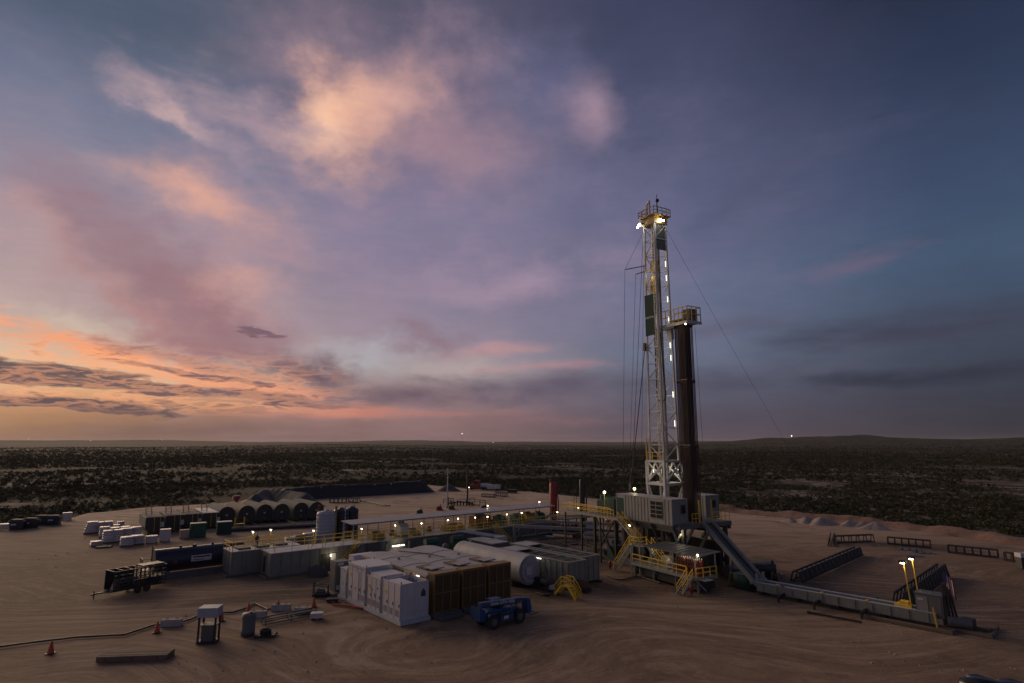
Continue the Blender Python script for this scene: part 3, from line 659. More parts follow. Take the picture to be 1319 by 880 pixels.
# loose stones and clods strewn over the pad
n_ = 9000; sx = rg.uniform(-110, 95, n_); sy = 50 + 170 * rg.uniform(0, 1, n_) ** 1.6; ok = (pad_dist(sx, sy) > 4) & (fbm(sx, sy, 18, 3, 88) > rg.uniform(0.38, 0.6, n_)); sx, sy = sx[ok], sy[ok]; m_ = len(sx)
oc_ = np.array([(1, 0, 0), (0, 1, 0), (-1, 0, 0), (0, -1, 0), (0.1, 0.1, 0.75)]); ss = 0.035 + 0.13 * rg.uniform(0, 1, m_) ** 4; th_ = rg.uniform(0, 6.28, m_)
jit = oc_[None] * rg.uniform(0.6, 1.3, (m_, 5, 1)); cx_ = jit[..., 0] * np.cos(th_)[:, None] - jit[..., 1] * np.sin(th_)[:, None]; cy_ = jit[..., 0] * np.sin(th_)[:, None] + jit[..., 1] * np.cos(th_)[:, None]
Vs = np.stack([sx[:, None] + cx_ * ss[:, None], sy[:, None] + cy_ * ss[:, None], -0.06 + jit[..., 2] * ss[:, None] * 1.3], -1).reshape(-1, 3)
Fs = (np.array([(0, 1, 4), (1, 2, 4), (2, 3, 4), (3, 0, 4)])[None] + 5 * np.arange(m_)[:, None, None]).reshape(-1, 3)
paint('stone', (0.34, 0.26, 0.20), 0.95, amount=0.6, dirt=(0.13, 0.09, 0.065), scale=0.4, streak=False)
tag(np_mesh('loose_stones', Vs, Fs, 'stone', False), 'loose stones and clods strewn over the dirt pad', None, kind='stuff')
# ================================================================== DRILLING RIG (frame R: x towards the catwalk, y away to the right)
FZ = 6.9
rig = thing('drilling_rig', 'tall white lattice drilling rig with lit crown standing over its dark substructure', 'drilling rig', (0, 0, 0), 'R')
# substructure
for s in (-3.2, 4.6):
    MB().box(-6.5, s - 0.5, 0.05, 7.5, s + 0.5, 1.1).build('base_beam', 'dark_grey', rig)
for x in (-5.5, -1.5, 2.5, 6.3):
    for y in (-3.2, 4.6):
        MB().box(x - 0.22, y - 0.22, 1.1, x + 0.22, y + 0.22, FZ - 0.6).build('column', 'black_steel', rig)
for y in (-3.2, 4.6):
    for x0, x1 in ((-5.5, -1.5), (2.5, 6.3)):
        MB().bar((x0, y, 1.2), (x1, y, FZ - 0.7), 0.25).build('brace', 'rig_grey', rig)
        MB().bar((x1, y, 1.2), (x0, y, FZ - 0.7), 0.25).build('brace', 'black_steel', rig)
for y in (-1.2, 2.2):
    MB().bar((2.5, y, 1.0), (6.0, y, FZ - 0.7), 0.3).build('brace', 'rig_grey', rig)
fl = MB().box(-6.2, -4.2, FZ - 0.55, 6.6, 5.6, FZ).build('drill_floor', 'dark_grey', rig)
for y in (-4.0, 0.7, 5.4): MB().box(-6.1, y - 0.15, FZ - 1.05, 6.5, y + 0.15, FZ - 0.55).build('floor_beam', 'black_steel', rig)
# well control stack under the floor
bop = MB()
for z0, z1, r in ((0.3, 1.2, 0.55), (1.3, 2.3, 0.75), (2.4, 3.2, 0.7), (3.3, 4.6, 0.85)): bop.lathe([(r * 0.7, z0), (r, z0 + 0.1), (r, z1 - 0.1), (r * 0.7, z1)], (0, 0.7, 0), 14)
bop.cyl((0, 0.7, 4.5), (0, 0.7, FZ - 0.6), 0.35)
bop.bar((-1.4, 0.7, 1.8), (1.4, 0.7, 1.8), 0.5); bop.bar((-1.3, 0.7, 2.8), (1.3, 0.7, 2.8), 0.45)
bop.build('blowout_preventer', 'black_steel', rig)
for k, (x0, y0, z0, x1, y1, z1) in enumerate(((-6.0, 3.6, 1.1, 6.0, 4.3, 4.2), (-5.6, -2.6, 1.1, -2.2, 1.5, 3.4), (1.8, 1.8, 0.2, 5.6, 3.4, 3.0), (-6.0, 0.0, 3.6, -4.0, 4.2, 6.2), (7.6, 2.2, 0.1, 11.5, 4.6, 1.5))):
    MB().box(x0, y0, z0, x1, y1, z1).build('dark_mass', 'black_steel', rig)  # black filler masses added so the space under the floor reads dark
# mast
ZB, ZT = 14.8, 50.4
def hw(z): return 1.42 + (1.10 - 1.42) * (z - ZB) / (ZT - ZB)
CRN = [(-1, -1), (1, -1), (1, 1), (-1, 1)]
for cx, cy in CRN:
    MB().bar((cx * hw(ZB), cy * hw(ZB), ZB), (cx * hw(ZT), cy * hw(ZT), ZT), 0.26).build('mast_leg', 'mast_white', rig)
NB_ = 15
for k in range(NB_ + 1):
    z = ZB + (ZT - ZB) * k / NB_; h = hw(z)
    for f in range(4):
        a, b = CRN[f], CRN[(f + 1) % 4]
        if f == 1 and 2 < k < 14: continue            # open side towards the pipe ramp
        MB().bar((a[0] * h, a[1] * h, z), (b[0] * h, b[1] * h, z), 0.13).build('girt', 'mast_white', rig)
        if k < NB_:
            z2 = ZB + (ZT - ZB) * (k + 1) / NB_; h2 = hw(z2); e, g = (a, b) if (k + f) % 2 else (b, a)
            MB().bar((e[0] * h, e[1] * h, z), (g[0] * h2, g[1] * h2, z2), 0.11).build('brace', 'mast_white', rig)
# heavy white frame at the foot of the mast, on splayed legs
B = 1.75
for cx, cy in CRN:
    MB().bar((cx * B, cy * B, 11.6), (cx * B, cy * B, 14.9), 0.36).build('foot_post', 'mast_white', rig)
    MB().bar((cx * B, cy * B, 11.6), (cx * 1.5, cy * 1.5, FZ), 0.34).build('foot_leg', 'mast_white', rig)
for f in range(4):
    a, b = CRN[f], CRN[(f + 1) % 4]
    for z, w in ((11.7, 0.34), (14.85, 0.30)): MB().bar((a[0] * B, a[1] * B, z), (b[0] * B, b[1] * B, z), w).build('foot_beam', 'mast_white', rig)
    MB().bar((a[0] * B, a[1] * B, 11.8), (b[0] * B, b[1] * B, 14.8), 0.2).build('foot_brace', 'mast_white', rig)
    MB().bar((b[0] * B, b[1] * B, 11.8), ((a[0] + b[0]) * B * 0.5, (a[1] + b[1]) * B * 0.5, 14.8), 0.18).build('foot_brace', 'mast_white', rig)
    MB().bar((a[0] * B * 0.95, a[1] * B * 0.95, 11.5), ((a[0] + b[0]) * 0.7, (a[1] + b[1]) * 0.7, FZ + 0.1), 0.16).build('foot_brace', 'mast_white', rig)
railing(rig, [(-1.6, -1.75, 15.0), (1.6, -1.75, 15.0)], 1.1, 1.1)
MB().bar((-1.75, -1.75, 15.0), (-1.75, -1.75, 18.2), 0.12).build('yellow_post', 'yellow', rig)
# inside the mast
MB().cyl((-0.35, -0.55, FZ), (-0.2, -0.4, 49.5), 0.17, 0.15, 10).build('standpipe', 'mast_white', rig)
MB().bar((0.55, 0.1, 9), (0.45, 0.1, 49.8), 0.2, 0.28).build('torque_track', 'rig_grey', rig)
MB().bar((-0.9, 0.75, 9), (-0.75, 0.6, 49.8), 0.2, 0.2).build('cable_tray', 'dark_grey', rig)
ho = [(0.3, -0.9, 30.5 - 0.3 * k) for k in range(0)]
hp = []
for k in range(15):
    t = PI * k / 14; hp.append((0.55 - 0.9 * math.cos(t) + 0.35, -0.9, 24.4 - 1.1 * math.sin(t)))
MB().tube([(0.0, -0.9, 35.5), (0.0, -0.9, 31)] + hp[:1] + hp + [(1.5, -0.9, 27.5), (1.25, -0.9, 33.2), (0.9, -0.9, 33.9), (0.55, -0.9, 33.5), (0.5, -0.9, 29)], 0.09, 6).build('mud_hose', 'black_steel', rig)
lad = MB()
for s in (-0.22, 0.22): lad.bar((1.05 + s, -1.56, 15), (0.87 + s, -1.3, 50), 0.05)
for k in range(78): z = 15.3 + k * 0.445; t = (z - 15) / 35; lad.bar((0.83 - 0.18 * t, -1.56 + 0.26 * t, z), (1.27 - 0.18 * t, -1.56 + 0.26 * t, z), 0.04)
lad.build('ladder', 'galv', rig)
# lettered dark green panel on the left face
gp = MB().box(-1.30, -1.44, 33.2, 0.55, -1.38, 39.4).build('sign_panel', 'green_dark', rig)
# the photograph shows it on the face looking left; lettering white
text_part(gp, 'CACTUS', 0.46, 'sign_white', (-0.36, -1.455, 35.9), (PI / 2, 0, 0))
# crown
cr_ = MB().box(-1.35, -1.35, 50.4, 1.35, 1.35, 51.6).build('crown_block', 'crown_yellow', rig)
MB().box(-1.75, -1.75, 51.6, 1.75, 1.75, 51.72).build('crown_deck', 'crown_yellow', rig)
railing(rig, [(-1.7, -1.7, 51.7), (1.7, -1.7, 51.7), (1.7, 1.7, 51.7), (-1.7, 1.7, 51.7)], 1.1, 0.9, 'crown_yellow', 0.04, closed=True)
g_ = MB()
g_.bar((-0.9, -0.6, 51.7), (-0.9, -0.6, 54.1), 0.16); g_.bar((0.3, -1.2, 51.7), (0.3, -1.2, 54.1), 0.16); g_.bar((-0.95, -0.58, 54.1), (0.35, -1.22, 54.1), 0.2)
g_.bar((-1.5, -1.2, 51.7), (-1.5, -1.2, 53), 0.1); g_.bar((-1.5, -1.2, 53), (-0.9, -1.2, 53.1), 0.12)
g_.build('gin_pole', 'crown_yellow', rig)
an = MB().bar((1.2, -0.5, 51.7), (1.2, -0.5, 54.1), 0.12); an.sph((1.3, -0.5, 54.0), 0.3, 8, 5); an.bar((1.2, -0.5, 54.1), (1.25, -0.5, 55.0), 0.08); an.build('beacon_mast', 'black_steel', rig)
for fx, fy, dx in ((-1.35, -1.5, -0.4), (1.55, -0.1, 0.35)):
    fl_ = MB().box(fx - 0.22, fy - 0.22, 50.7, fx + 0.22, fy + 0.22, 51.05).build('floodlight', 'galv', rig)
    MB().sph((fx + dx * 0.3, fy - 0.25, 50.75), 0.23, 10, 6).sph((fx + dx * 1.8, fy - 0.1, 50.55), 0.13, 8, 5).build('bulb', 'flood', fl_)
    light(rig, (fx + dx * 1.5, fy - 1.2, 50.0), 15, (1.0, 0.93, 0.78), 0.25)
# inner lining at the top of the mast
MB().box(1.06, -1.0, 46.3, 1.12, 1.0, 50.2).build('wind_panel', 'dark_grey', rig)
# tubes of light up the right rear leg
for k, z in enumerate((46.6, 43.8, 41.6, 38.3, 35.2, 31.3, 29.4, 24.0, 19.8, 12.9)):
    h = hw(z) if z > ZB else 1.5
    MB().bar((h - 0.16, h - 0.22, z), (h - 0.17, h - 0.22, z + 0.85), 0.05).build('tube_light', 'tube', rig)
    light(rig, (h * 0.2, h * 0.2, z + 0.5), 17, (1.0, 0.9, 0.72), 0.5)
# racking board
rb = MB().box(-0.4, -0.8, 34.15, 6.5, 1.9, 34.35).build('racking_board', 'pale_grey', rig)
MB().box(-0.4, -0.85, 34.0, 6.55, -0.7, 34.4).box(6.4, -0.85, 34.0, 6.55, 1.95, 34.4).build('board_edge', 'pale_grey', rb)
railing(rig, [(1.4, -0.75, 34.35), (6.45, -0.75, 34.35), (6.45, 1.85, 34.35), (1.4, 1.85, 34.35)], 2.1, 0.8, 'yellow', 0.05)
fg = MB()
for k in range(9): fg.bar((2.6 + 0.28 * k, -0.4, 34.9), (2.6 + 0.28 * k, 2.0, 34.9), 0.1)
fg.bar((2.5, -0.4, 34.9), (5.0, -0.4, 34.9), 0.12); fg.build('finger_board', 'yellow', rig)
MB().box(4.4, 0.3, 34.4, 5.9, 1.8, 36.3).build('wind_wall', 'dark_grey', rig)
bl = MB().sph((6.0, -0.72, 33.9), 0.10, 8, 5).build('board_lamp', 'bulb', rig); light(rig, (4.6, -1.1, 33.6), 6)
for a, b in (((0.4, -0.8, 34.1), (1.0, -1.2, 31.5)), ((0.4, 2.2, 34.1), (1.1, 1.2, 31.5))): MB().bar(a, b, 0.14).build('knee_brace', 'mast_white', rig)
MB().box(0.6, 1.0, 32.6, 1.5, 1.5, 34.0).build('cable_box', 'pale_grey', rig)
# twin booms reaching out to the left
for z, l, y in ((43.6, 2.9, -1.1), (42.9, 1.7, -0.7)):
    MB().bar((-1.15, y, z + 0.6), (-1.15 - l * 0.55, y - l * 0.95, z), 0.12).build('boom', 'crown_yellow', rig)
# lamps under the rotary floor
for p_ in ((5.9, -3.6, 6.0), (2.0, 4.0, 5.6), (-4.5, -3.0, 5.6)):
    b_l = MB().sph(p_, 0.17, 8, 5).build('floor_lamp', 'bulb', rig); light(rig, (p_[0], p_[1], p_[2] - 0.4), 16)
for p_ in ((-1.0, -1.2, 13.2), (1.0, 1.1, 13.4)):
    MB().bar(p_, (p_[0], p_[1], p_[2] + 0.45), 0.045).build('tube_light', 'tube', rig); light(rig, (p_[0] * 0.4, p_[1] * 0.4, p_[2]), 42, (1.0, 0.93, 0.76), 0.3)
MB().box(0.5, 0.6, FZ, 1.5, 1.6, FZ + 2.6).build('iron_roughneck', 'red', rig)

# ---- travelling block and top drive hanging in the mast
tb = thing('travelling_block', 'yellow travelling block hanging high inside the white mast', 'hoist block', (0, -0.2, 39.5), 'R')
MB().prism([(-0.45, 43.0), (0.45, 43.0), (0.6, 43.6), (0.45, 44.8), (-0.45, 44.8), (-0.6, 43.6)], 'y', -0.75, 0.1).build('sheave_case', 'yellow', tb)
MB().box(-0.6, -0.8, 39.6, 0.5, 0.1, 41.6).box(-0.4, -0.7, 41.6, 0.3, 0.0, 42.3).build('top_drive', 'yellow', tb)
MB().cyl((0, -0.3, 36.4), (0, -0.3, 39.6), 0.18).build('drive_shaft', 'pin_end', tb)
MB().bar((-0.35, -0.3, 42.2), (-0.35, -0.3, 43.1), 0.14).bar((0.35, -0.3, 42.2), (0.35, -0.3, 43.1), 0.14).build('bail', 'dark_grey', tb)
light(tb, (-0.2, -1.1, 42.4), 12, (1.0, 0.85, 0.5), 0.2)  # no fixture here : light added to brighten the yellow block
ln_ = MB()
for k in range(6): ln_.cyl((-0.35 + 0.14 * k, -0.3, 44.7), (-0.45 + 0.18 * k, -0.3, 50.6), 0.025, None, 4, False)
ln_.build('drill_line', 'cable', tb)

# ---- stands of drill pipe racked beside the mast
pm = MB(); pm.cyl((0, 0, 0), (0, 0, 27.3), 0.060, None, 7)
for z in (0.15, 9.8, 18.9, 26.9): pm.cyl((0, 0, z), (0, 0, z + 0.42), 0.098, None, 7)
pme = pm.mesh('pipe_stand', 'pipe_brown')
pj = MB()
for z in (10.2, 19.3): pj.cyl((0, 0, z), (0, 0, z + 0.07), 0.101, None, 7)  # glint of the tool joints put in as paler metal rings
pje = pj.mesh('tool_joint', 'pin_end')
ns = 0
for i in range(10):
    for j in range(8):
        o = bpy.data.objects.new('drill_pipe_stand', pme); COL.objects.link(o)
        o.location = to_world('R', (3.1 + 0.205 * i, 0.05 + 0.225 * j, FZ + 0.02)); o.rotation_euler = (rad(rnd.uniform(-0.08, 0.08)), rad(rnd.uniform(-0.08, 0.08)), rnd.uniform(0, 6))
        tag(o, 'rusty brown drill pipe stand in the upright bundle beside the mast', 'drill pipe', 'drill pipe stands racked in the mast')
        if (i * 5 + j * 3) % 4 == 0 or j == 0:
            q = bpy.data.objects.new('tool_joint', pje); COL.objects.link(q); q.parent = o

# ---- cables
def cable_thing(pts, r, label, grp, name='guy_wire', fr='R', cat='cable'):
    w = [Vector(to_world(fr, p)) for p in pts]; base = min(w, key=lambda v: v.z)
    m = MB(); m.tube([p - base for p in w], r, 5)
    o = m.build(name, 'cable'); o.location = base; return tag(o, label, cat, grp)
def sag(a, b, s, n=14):
    a = Vector(a); b = Vector(b); return [tuple(a.lerp(b, k / n) - Vector((0, 0, s * 4 * (k / n) * (1 - k / n)))) for k in range(n + 1)]
gw = (-40.16, 98.38)
cable_thing(sag((1.2, 1.2, 49.8), (gw[0], gw[1], -0.3), 0.9), 0.022, 'long guy wire running from the crown down to the right of the rig', None)
cable_thing(sag((4.9, 2.3, 34.0), (4.6, 3.2, FZ), 0.0), 0.022, 'thin line dropping beside the pipe bundle from the racking board', None, 'hoist_line')
cable_thing([(-1.3, -1.2, 49.6), (-2.75, -3.85, 43.6)], 0.025, 'short stay from the mast top to the outer boom tip', None, 'stay_wire')
cable_thing(sag((-2.75, -3.85, 43.6), (-6.0, -3.0, FZ), -0.2), 0.028, 'leftmost slack line hanging from the outer boom', None, 'hoist_line')
cable_thing(sag((-2.1, -2.3, 42.9), (-5.2, -2.6, FZ), -0.15), 0.026, 'line hanging from the shorter boom beside the mast', None, 'hoist_line')
cable_thing(sag((-1.4, -1.3, 47.5), (-4.6, -2.8, FZ), 0.5), 0.036, 'bowed line from high on the mast to the left floor edge', None, 'hoist_line')
cable_thing(sag((-1.35, -1.3, 44.5), (-2.9, -2.2, FZ), 0.1), 0.026, 'innermost line running close along the left mast leg', None, 'hoist_line')
hz = thing('service_loop', 'thick black service hose slanting down left of the lower mast', 'hose', (-5.2, -3.0, FZ), 'R')
MB().tube(sag((-1.5, -1.6, 31.3), (-5.2, -3.0, FZ), 0.9), 0.07, 6).build('hose', 'black_steel', hz)
MB().box(-1.7, -1.75, 31.0, -1.35, -1.45, 32.2).build('hose_end', 'black_steel', hz)

# ---- driller's cabin (doghouse)
def ribbed_house(t, x0, y0, z0, x1, y1, z1, mat, rib, sides='xy', roofmat='roof_grey', step=0.62, skip=()):
    MB().box(x0, y0, z0, x1, y1, z1).build('wall', mat, t)
    MB().box(x0 - 0.06, y0 - 0.06, z1, x1 + 0.06, y1 + 0.06, z1 + 0.09).build('roof', roofmat, t)
    MB().box(x0 - 0.05, y0 - 0.05, z0 - 0.18, x1 + 0.05, y1 + 0.05, z0).build('floor_frame', rib, t)
    n = int((x1 - x0) / step)
    for k in range(n + 1):
        x = x0 + (x1 - x0) * k / n
        if any(a < x < b for a, b in skip): continue
        MB().box(x - 0.045, y0 - 0.05, z0, x + 0.045, y0 - 0.002, z1 - 0.01).build('rib', mat, t)
    n = max(1, int((y1 - y0) / step))
    for k in range(n + 1):
        y = y0 + (y1 - y0) * k / n
        MB().box(x1 + 0.002, y - 0.045, z0, x1 + 0.05, y + 0.045, z1 - 0.01).build('rib', mat, t)
dx0, dx1, dy0, dy1 = -5.2, 5.9, -4.75, -1.95
dh = thing('drillers_cabin', 'long grey ribbed cabin with grid window on the rig floor', 'cabin', (dx0, dy0, FZ), 'R')
ribbed_house(dh, dx0, dy0, FZ, dx1, dy1, FZ + 3.15, 'rig_grey', 'dark_grey', skip=((1.8, 4.3), (-5.1, -3.6)))
wf = MB().box(1.9, dy0 - 0.07, FZ + 0.55, 4.2, dy0 - 0.003, FZ + 2.85).build('window', 'dark_grey', dh)
for i in range(2):
    for j in range(4):
        MB().box(1.98 + 1.12 * i, dy0 - 0.085, FZ + 0.62 + 0.56 * j, 3.0 + 1.12 * i, dy0 - 0.072, FZ + 1.10 + 0.56 * j).build('pane', 'glass_dark', wf)
mu_ = MB().box(3.01, dy0 - 0.12, FZ + 0.5, 3.09, dy0 - 0.087, FZ + 2.9)
for j in range(5): mu_.box(1.88, dy0 - 0.12, FZ + 0.53 + 0.56 * j, 4.22, dy0 - 0.087, FZ + 0.60 + 0.56 * j)
mu_.build('window_frame', 'rig_grey', wf)
MB().box(-5.0, dy0 - 0.05, FZ + 0.1, -3.7, dy0 - 0.003, FZ + 2.7).build('doorway', 'green_dark', dh)
ew = MB().box(dx1 + 0.003, -3.2, FZ + 1.3, dx1 + 0.09, -2.3, FZ + 2.5).build('window', 'dark_grey', dh)
MB().box(dx1 + 0.092, -3.12, FZ + 1.38, dx1 + 0.1, -2.38, FZ + 2.42).build('pane', 'glass_dark', ew)
for x in (-4.8, -2.0, 1.6, 5.4):
    MB().bar((x, dy0 + 0.3, FZ - 0.2), (x + 0.9, -3.3, 2.2), 0.26).build('support_strut', 'rig_grey' if x in (-2.0, 5.4) else 'black_steel', dh)
lm = MB().sph((-4.4, dy1, FZ + 3.85), 0.18, 8, 5).build('roof_lamp', 'bulb', dh); MB().bar((-4.4, dy1, FZ + 3.2), (-4.4, dy1, FZ + 3.75), 0.06).build('lamp_post', 'yellow', dh)
light(dh, (-4.4, dy1, FZ + 4.3), 25)
# second cabin, far side of the floor
d2 = thing('tool_cabin', 'smaller grey cabin behind the pipe bundle on the far side of the rig floor', 'cabin', (-3.5, 6.2, FZ - 0.2), 'R')
ribbed_house(d2, -3.5, 6.2, FZ - 0.2, 1.6, 8.9, FZ + 2.9, 'rig_grey', 'dark_grey')
w2 = MB().box(1.605, 7.4, FZ + 1.2, 1.69, 8.3, FZ + 2.3).build('window', 'dark_grey', d2); MB().box(1.692, 7.48, FZ + 1.28, 1.70, 8.22, FZ + 2.22).build('pane', 'glass_dark', w2)
for x in (-3.0, 1.1): MB().bar((x, 7.5, FZ - 0.4), (x * 0.7, 4.6, 2.0), 0.25).build('support_strut', 'dark_grey', d2)
# gate posts at the top of the pipe ramp
vg = thing('ramp_gate', 'yellow rails and posts guarding the top of the pipe ramp', 'railing', (6.4, -1.6, FZ), 'R')
railing(vg, [(6.45, -1.7, FZ), (6.45, -0.4, FZ)], 1.3, 0.7); railing(vg, [(6.45, 2.1, FZ), (6.45, 5.4, FZ)], 1.3, 0.9)
for y in (-0.35, 1.95): MB().bar((6.45, y, FZ - 0.1), (6.45, y, FZ + 3.0), 0.16).build('gate_post', 'yellow', vg)

# ---- walkway outside the cabin and zig-zag stairs down
wk = thing('cabin_walkway', 'elevated grey walkway with yellow rails running left from the cabin', 'walkway', (-9.5, -6.2, FZ - 0.3), 'R')
MB().box(-17.5, -6.1, FZ - 0.35, -3.3, -4.82, FZ - 0.1).build('deck', 'rig_grey', wk)
railing(wk, [(-17.4, -6.05, FZ - 0.1), (-4.3, -6.05, FZ - 0.1)], 1.1, 1.5); railing(wk, [(-17.4, -4.87, FZ - 0.1), (-6.5, -4.87, FZ - 0.1)], 1.1, 1.5)
for x in (-17.2, -12.8, -8.2): MB().bar((x, -5.5, 0), (x, -5.5, FZ - 0.35), 0.22).build('leg', 'black_steel', wk)
zs = thing('zigzag_stairs', 'yellow railed grey stairs zig-zagging down from the cabin to the ground', 'stairs', (-3.4, -7.4, 0), 'R')
stairs(zs, (0.2, -6.0, 4.0), (-3.6, -6.0, FZ - 0.15), 0.9, (0, 1, 0))
MB().box(0.2, -7.3, 3.85, 2.2, -5.0, 4.0).build('landing', 'rig_grey', zs)
railing(zs, [(2.15, -5.9, 4.0), (2.15, -7.25, 4.0), (0.3, -7.25, 4.0)], 1.05, 0.9)
stairs(zs, (-3.2, -7.25, 0.05), (0.2, -7.25, 3.95), 0.95, (0, 1, 0))
stairs(zs, (5.0, -6.0, 1.75), (2.2, -6.0, 3.95), 0.9, (0, 1, 0))
for x, y in ((0.35, -7.1), (2.05, -7.1), (2.05, -5.2)): MB().bar((x, y, 0), (x, y, 3.85), 0.14).build('post', 'rig_grey', zs)

# ---- accumulator platform with lean-to roof
ap = thing('accumulator_platform', 'railed low platform under a grey lean-to roof below the cabin', 'platform', (0.8, -7.4, 0), 'R')
MB().box(0.8, -7.5, 1.45, 12.2, -3.9, 1.75).build('deck', 'rig_grey', ap)
MB().prism([(-7.7, 4.15), (-3.6, 4.45), (-3.6, 4.53), (-7.7, 4.23)], 'x', 3.3, 12.6).build('roof', 'dark_grey', ap)
for k in range(1, 10): MB().box(2.52 + 1.0 * k, -7.66, 4.255, 2.60 + 1.0 * k, -3.7, 4.30).bar((2.56 + k, -7.6, 4.26), (2.56 + k, -3.7, 4.55), 0.05).build('roof_rib', 'dark_grey', ap)
for x in (1.0, 4.6, 8.4, 12.0):
    MB().bar((x, -7.4, 1.75), (x, -7.4, 4.2), 0.12).build('post', 'rig_grey', ap); MB().bar((x, -4.0, 1.75), (x, -4.0, 4.4), 0.12).build('post', 'rig_grey', ap)
    MB().bar((x, -7.0, 0.0), (x, -7.0, 1.45), 0.25).build('foot', 'dark_grey', ap); MB().bar((x, -7.3, 1.45), (x + 0.6, -6.4, 0.3), 0.14).build('knee', 'rig_grey', ap)
railing(ap, [(1.0, -7.45, 1.75), (10.6, -7.45, 1.75)], 1.1, 1.6); railing(ap, [(12.15, -7.45, 1.75), (12.15, -4.0, 1.75)], 1.1, 1.2)
MB().box(0.9, -6.9, 0.3, 12.0, -4.2, 1.4).build('under_deck_shade', 'black_steel', ap)  # black block painted as the shade in the void under the deck
for k in range(4): MB().box(12.25, -7.3 + 0.4 * k, 1.6, 13.4, -7.05 + 0.4 * k, 1.68).build('grating_step', 'galv', ap)
for k, (x, e) in enumerate(((3.3, 14), (6.2, 16), (9.3, 16), (11.0, 12))):
    MB().box(x - 0.4, -5.9, 3.98, x + 0.4, -5.75, 4.06).build('tube_light', 'tube', ap); light(ap, (x, -6.0, 3.6), e, (1.0, 0.85, 0.55), 0.2)
cl_ = MB().sph((12.55, -7.5, 4.45), 0.11, 8, 5).build('corner_lamp', 'bulb', ap); light(ap, (12.75, -7.7, 4.2), 18)
ps = thing('platform_ladder', 'steep yellow railed ladder at the right end of the low platform', 'ladder', (11.2, -8.9, 0), 'R')
stairs(ps, (10.8, -9.3, 0.05), (10.8, -7.55, 1.75), 0.9, (1, 0, 0), 'galv')
# accumulator bottles : each red bottle stands in its rack
ab = thing('accumulator_unit', 'bank of dark red accumulator bottles lit under the lean-to roof', 'accumulator', (8.0, -6.4, 1.75), 'R')
MB().box(7.6, -6.6, 1.76, 11.7, -4.6, 2.1).build('frame', 'bottle_red', ab)
for i in range(10):
    for j in range(2):
        b = MB(); b.lathe([(0.02, 2.1), (0.15, 2.16), (0.16, 2.3), (0.16, 3.25), (0.12, 3.45), (0.04, 3.55)], (7.9 + 0.38 * i, -6.2 + 0.7 * j, 0), 9); bb = b.build('bottle', 'bottle_red', ab)
        MB().cyl((7.9 + 0.38 * i, -6.2 + 0.7 * j, 3.53), (7.9 + 0.38 * i, -6.2 + 0.7 * j, 3.68), 0.06, None, 6).build('valve', 'pin_end', bb)
MB().bar((7.7, -6.45, 2.7), (11.6, -6.45, 2.7), 0.08).bar((7.7, -6.45, 3.2), (11.6, -6.45, 3.2), 0.08).build('manifold_pipe', 'rust', ab)
dc = thing('drum_cart', 'white topped drum beside blue drums under the lean-to roof', 'drum', (6.4, -5.6, 1.75), 'R')
MB().lathe([(0, 1.76), (0.42, 1.76), (0.42, 2.55), (0.2, 2.85), (0, 2.9)], (6.3, -6.0, 0), 12).build('drum', 'white_paint', dc)
MB().lathe([(0, 1.76), (0.30, 1.76), (0.30, 2.6), (0, 2.6)], (7.1, -5.4, 0), 12).build('drum', 'blue', dc)
MB().box(4.4, -5.4, 1.76, 5.6, -4.5, 3.0).build('pump_box', 'tan_box', dc)
for k, (x, y) in enumerate(((-3.4, -7.7), (12.4, -8.6))):
    fe = thing('fire_extinguisher', ('red fire extinguisher at the foot of the zig-zag stairs', 'red fire extinguisher beside the right platform ladder')[k], 'extinguisher', (x, y, 0), 'R', group='fire extinguishers by the stairs')
    MB().lathe([(0, 0.0), (0.2, 0.0), (0.2, 0.75), (0.08, 0.95), (0, 1.0)], (x, y, 0.35), 10).build('cylinder', 'red', fe); MB().bar((x, y, 0), (x, y, 0.5), 0.1).build('stand', 'dark_grey', fe); MB().bar((x, y, 1.3), (x + 0.25, y, 1.42), 0.06).build('nozzle', 'black_steel', fe)
# dark green skids around the rig foot
for k, (q, lab) in enumerate((((12.82, 0.34), 'dark green drum-like skid by the foot of the pipe ramp'), ((9.66, 7.80), 'low black and green skid behind the foot of the pipe ramp'), ((-8.58, -2.59), 'dark green box skid left of the zig-zag stairs'))):
    t = thing('green_skid', lab, 'equipment skid', (q[0], q[1], 0), 'R', rel=True)
    if k < 2:
        MB().lathe([(0, 0.1), (1.5, 0.1), (1.5, 1.5), (1.42, 1.6), (0, 1.62)], (0, 0, 0), 16).build('basin', 'green' if k == 0 else 'black_steel', t)
        MB().box(-1.8, -1.2, 0.0, 1.8, 1.2, 0.14).build('base', 'black_steel', t); MB().bar((-1.4, -1.3, 1.65), (1.4, -1.3, 1.8), 0.07).build('bar', 'galv', t)
        MB().cyl((1.0, 0.4, 1.6), (1.0, 0.4, 2.1), 0.2).build('cap', 'green', t)
    else:
        MB().box(-0.8, -0.8, 0.15, 0.8, 0.8, 2.2).build('case', 'green', t); MB().box(-0.9, -0.9, 0, 0.9, 0.9, 0.14).build('base', 'black_steel', t)
        MB().cyl((0, 0, 2.2), (0, 0, 2.7), 0.15).build('stack', 'black_steel', t)

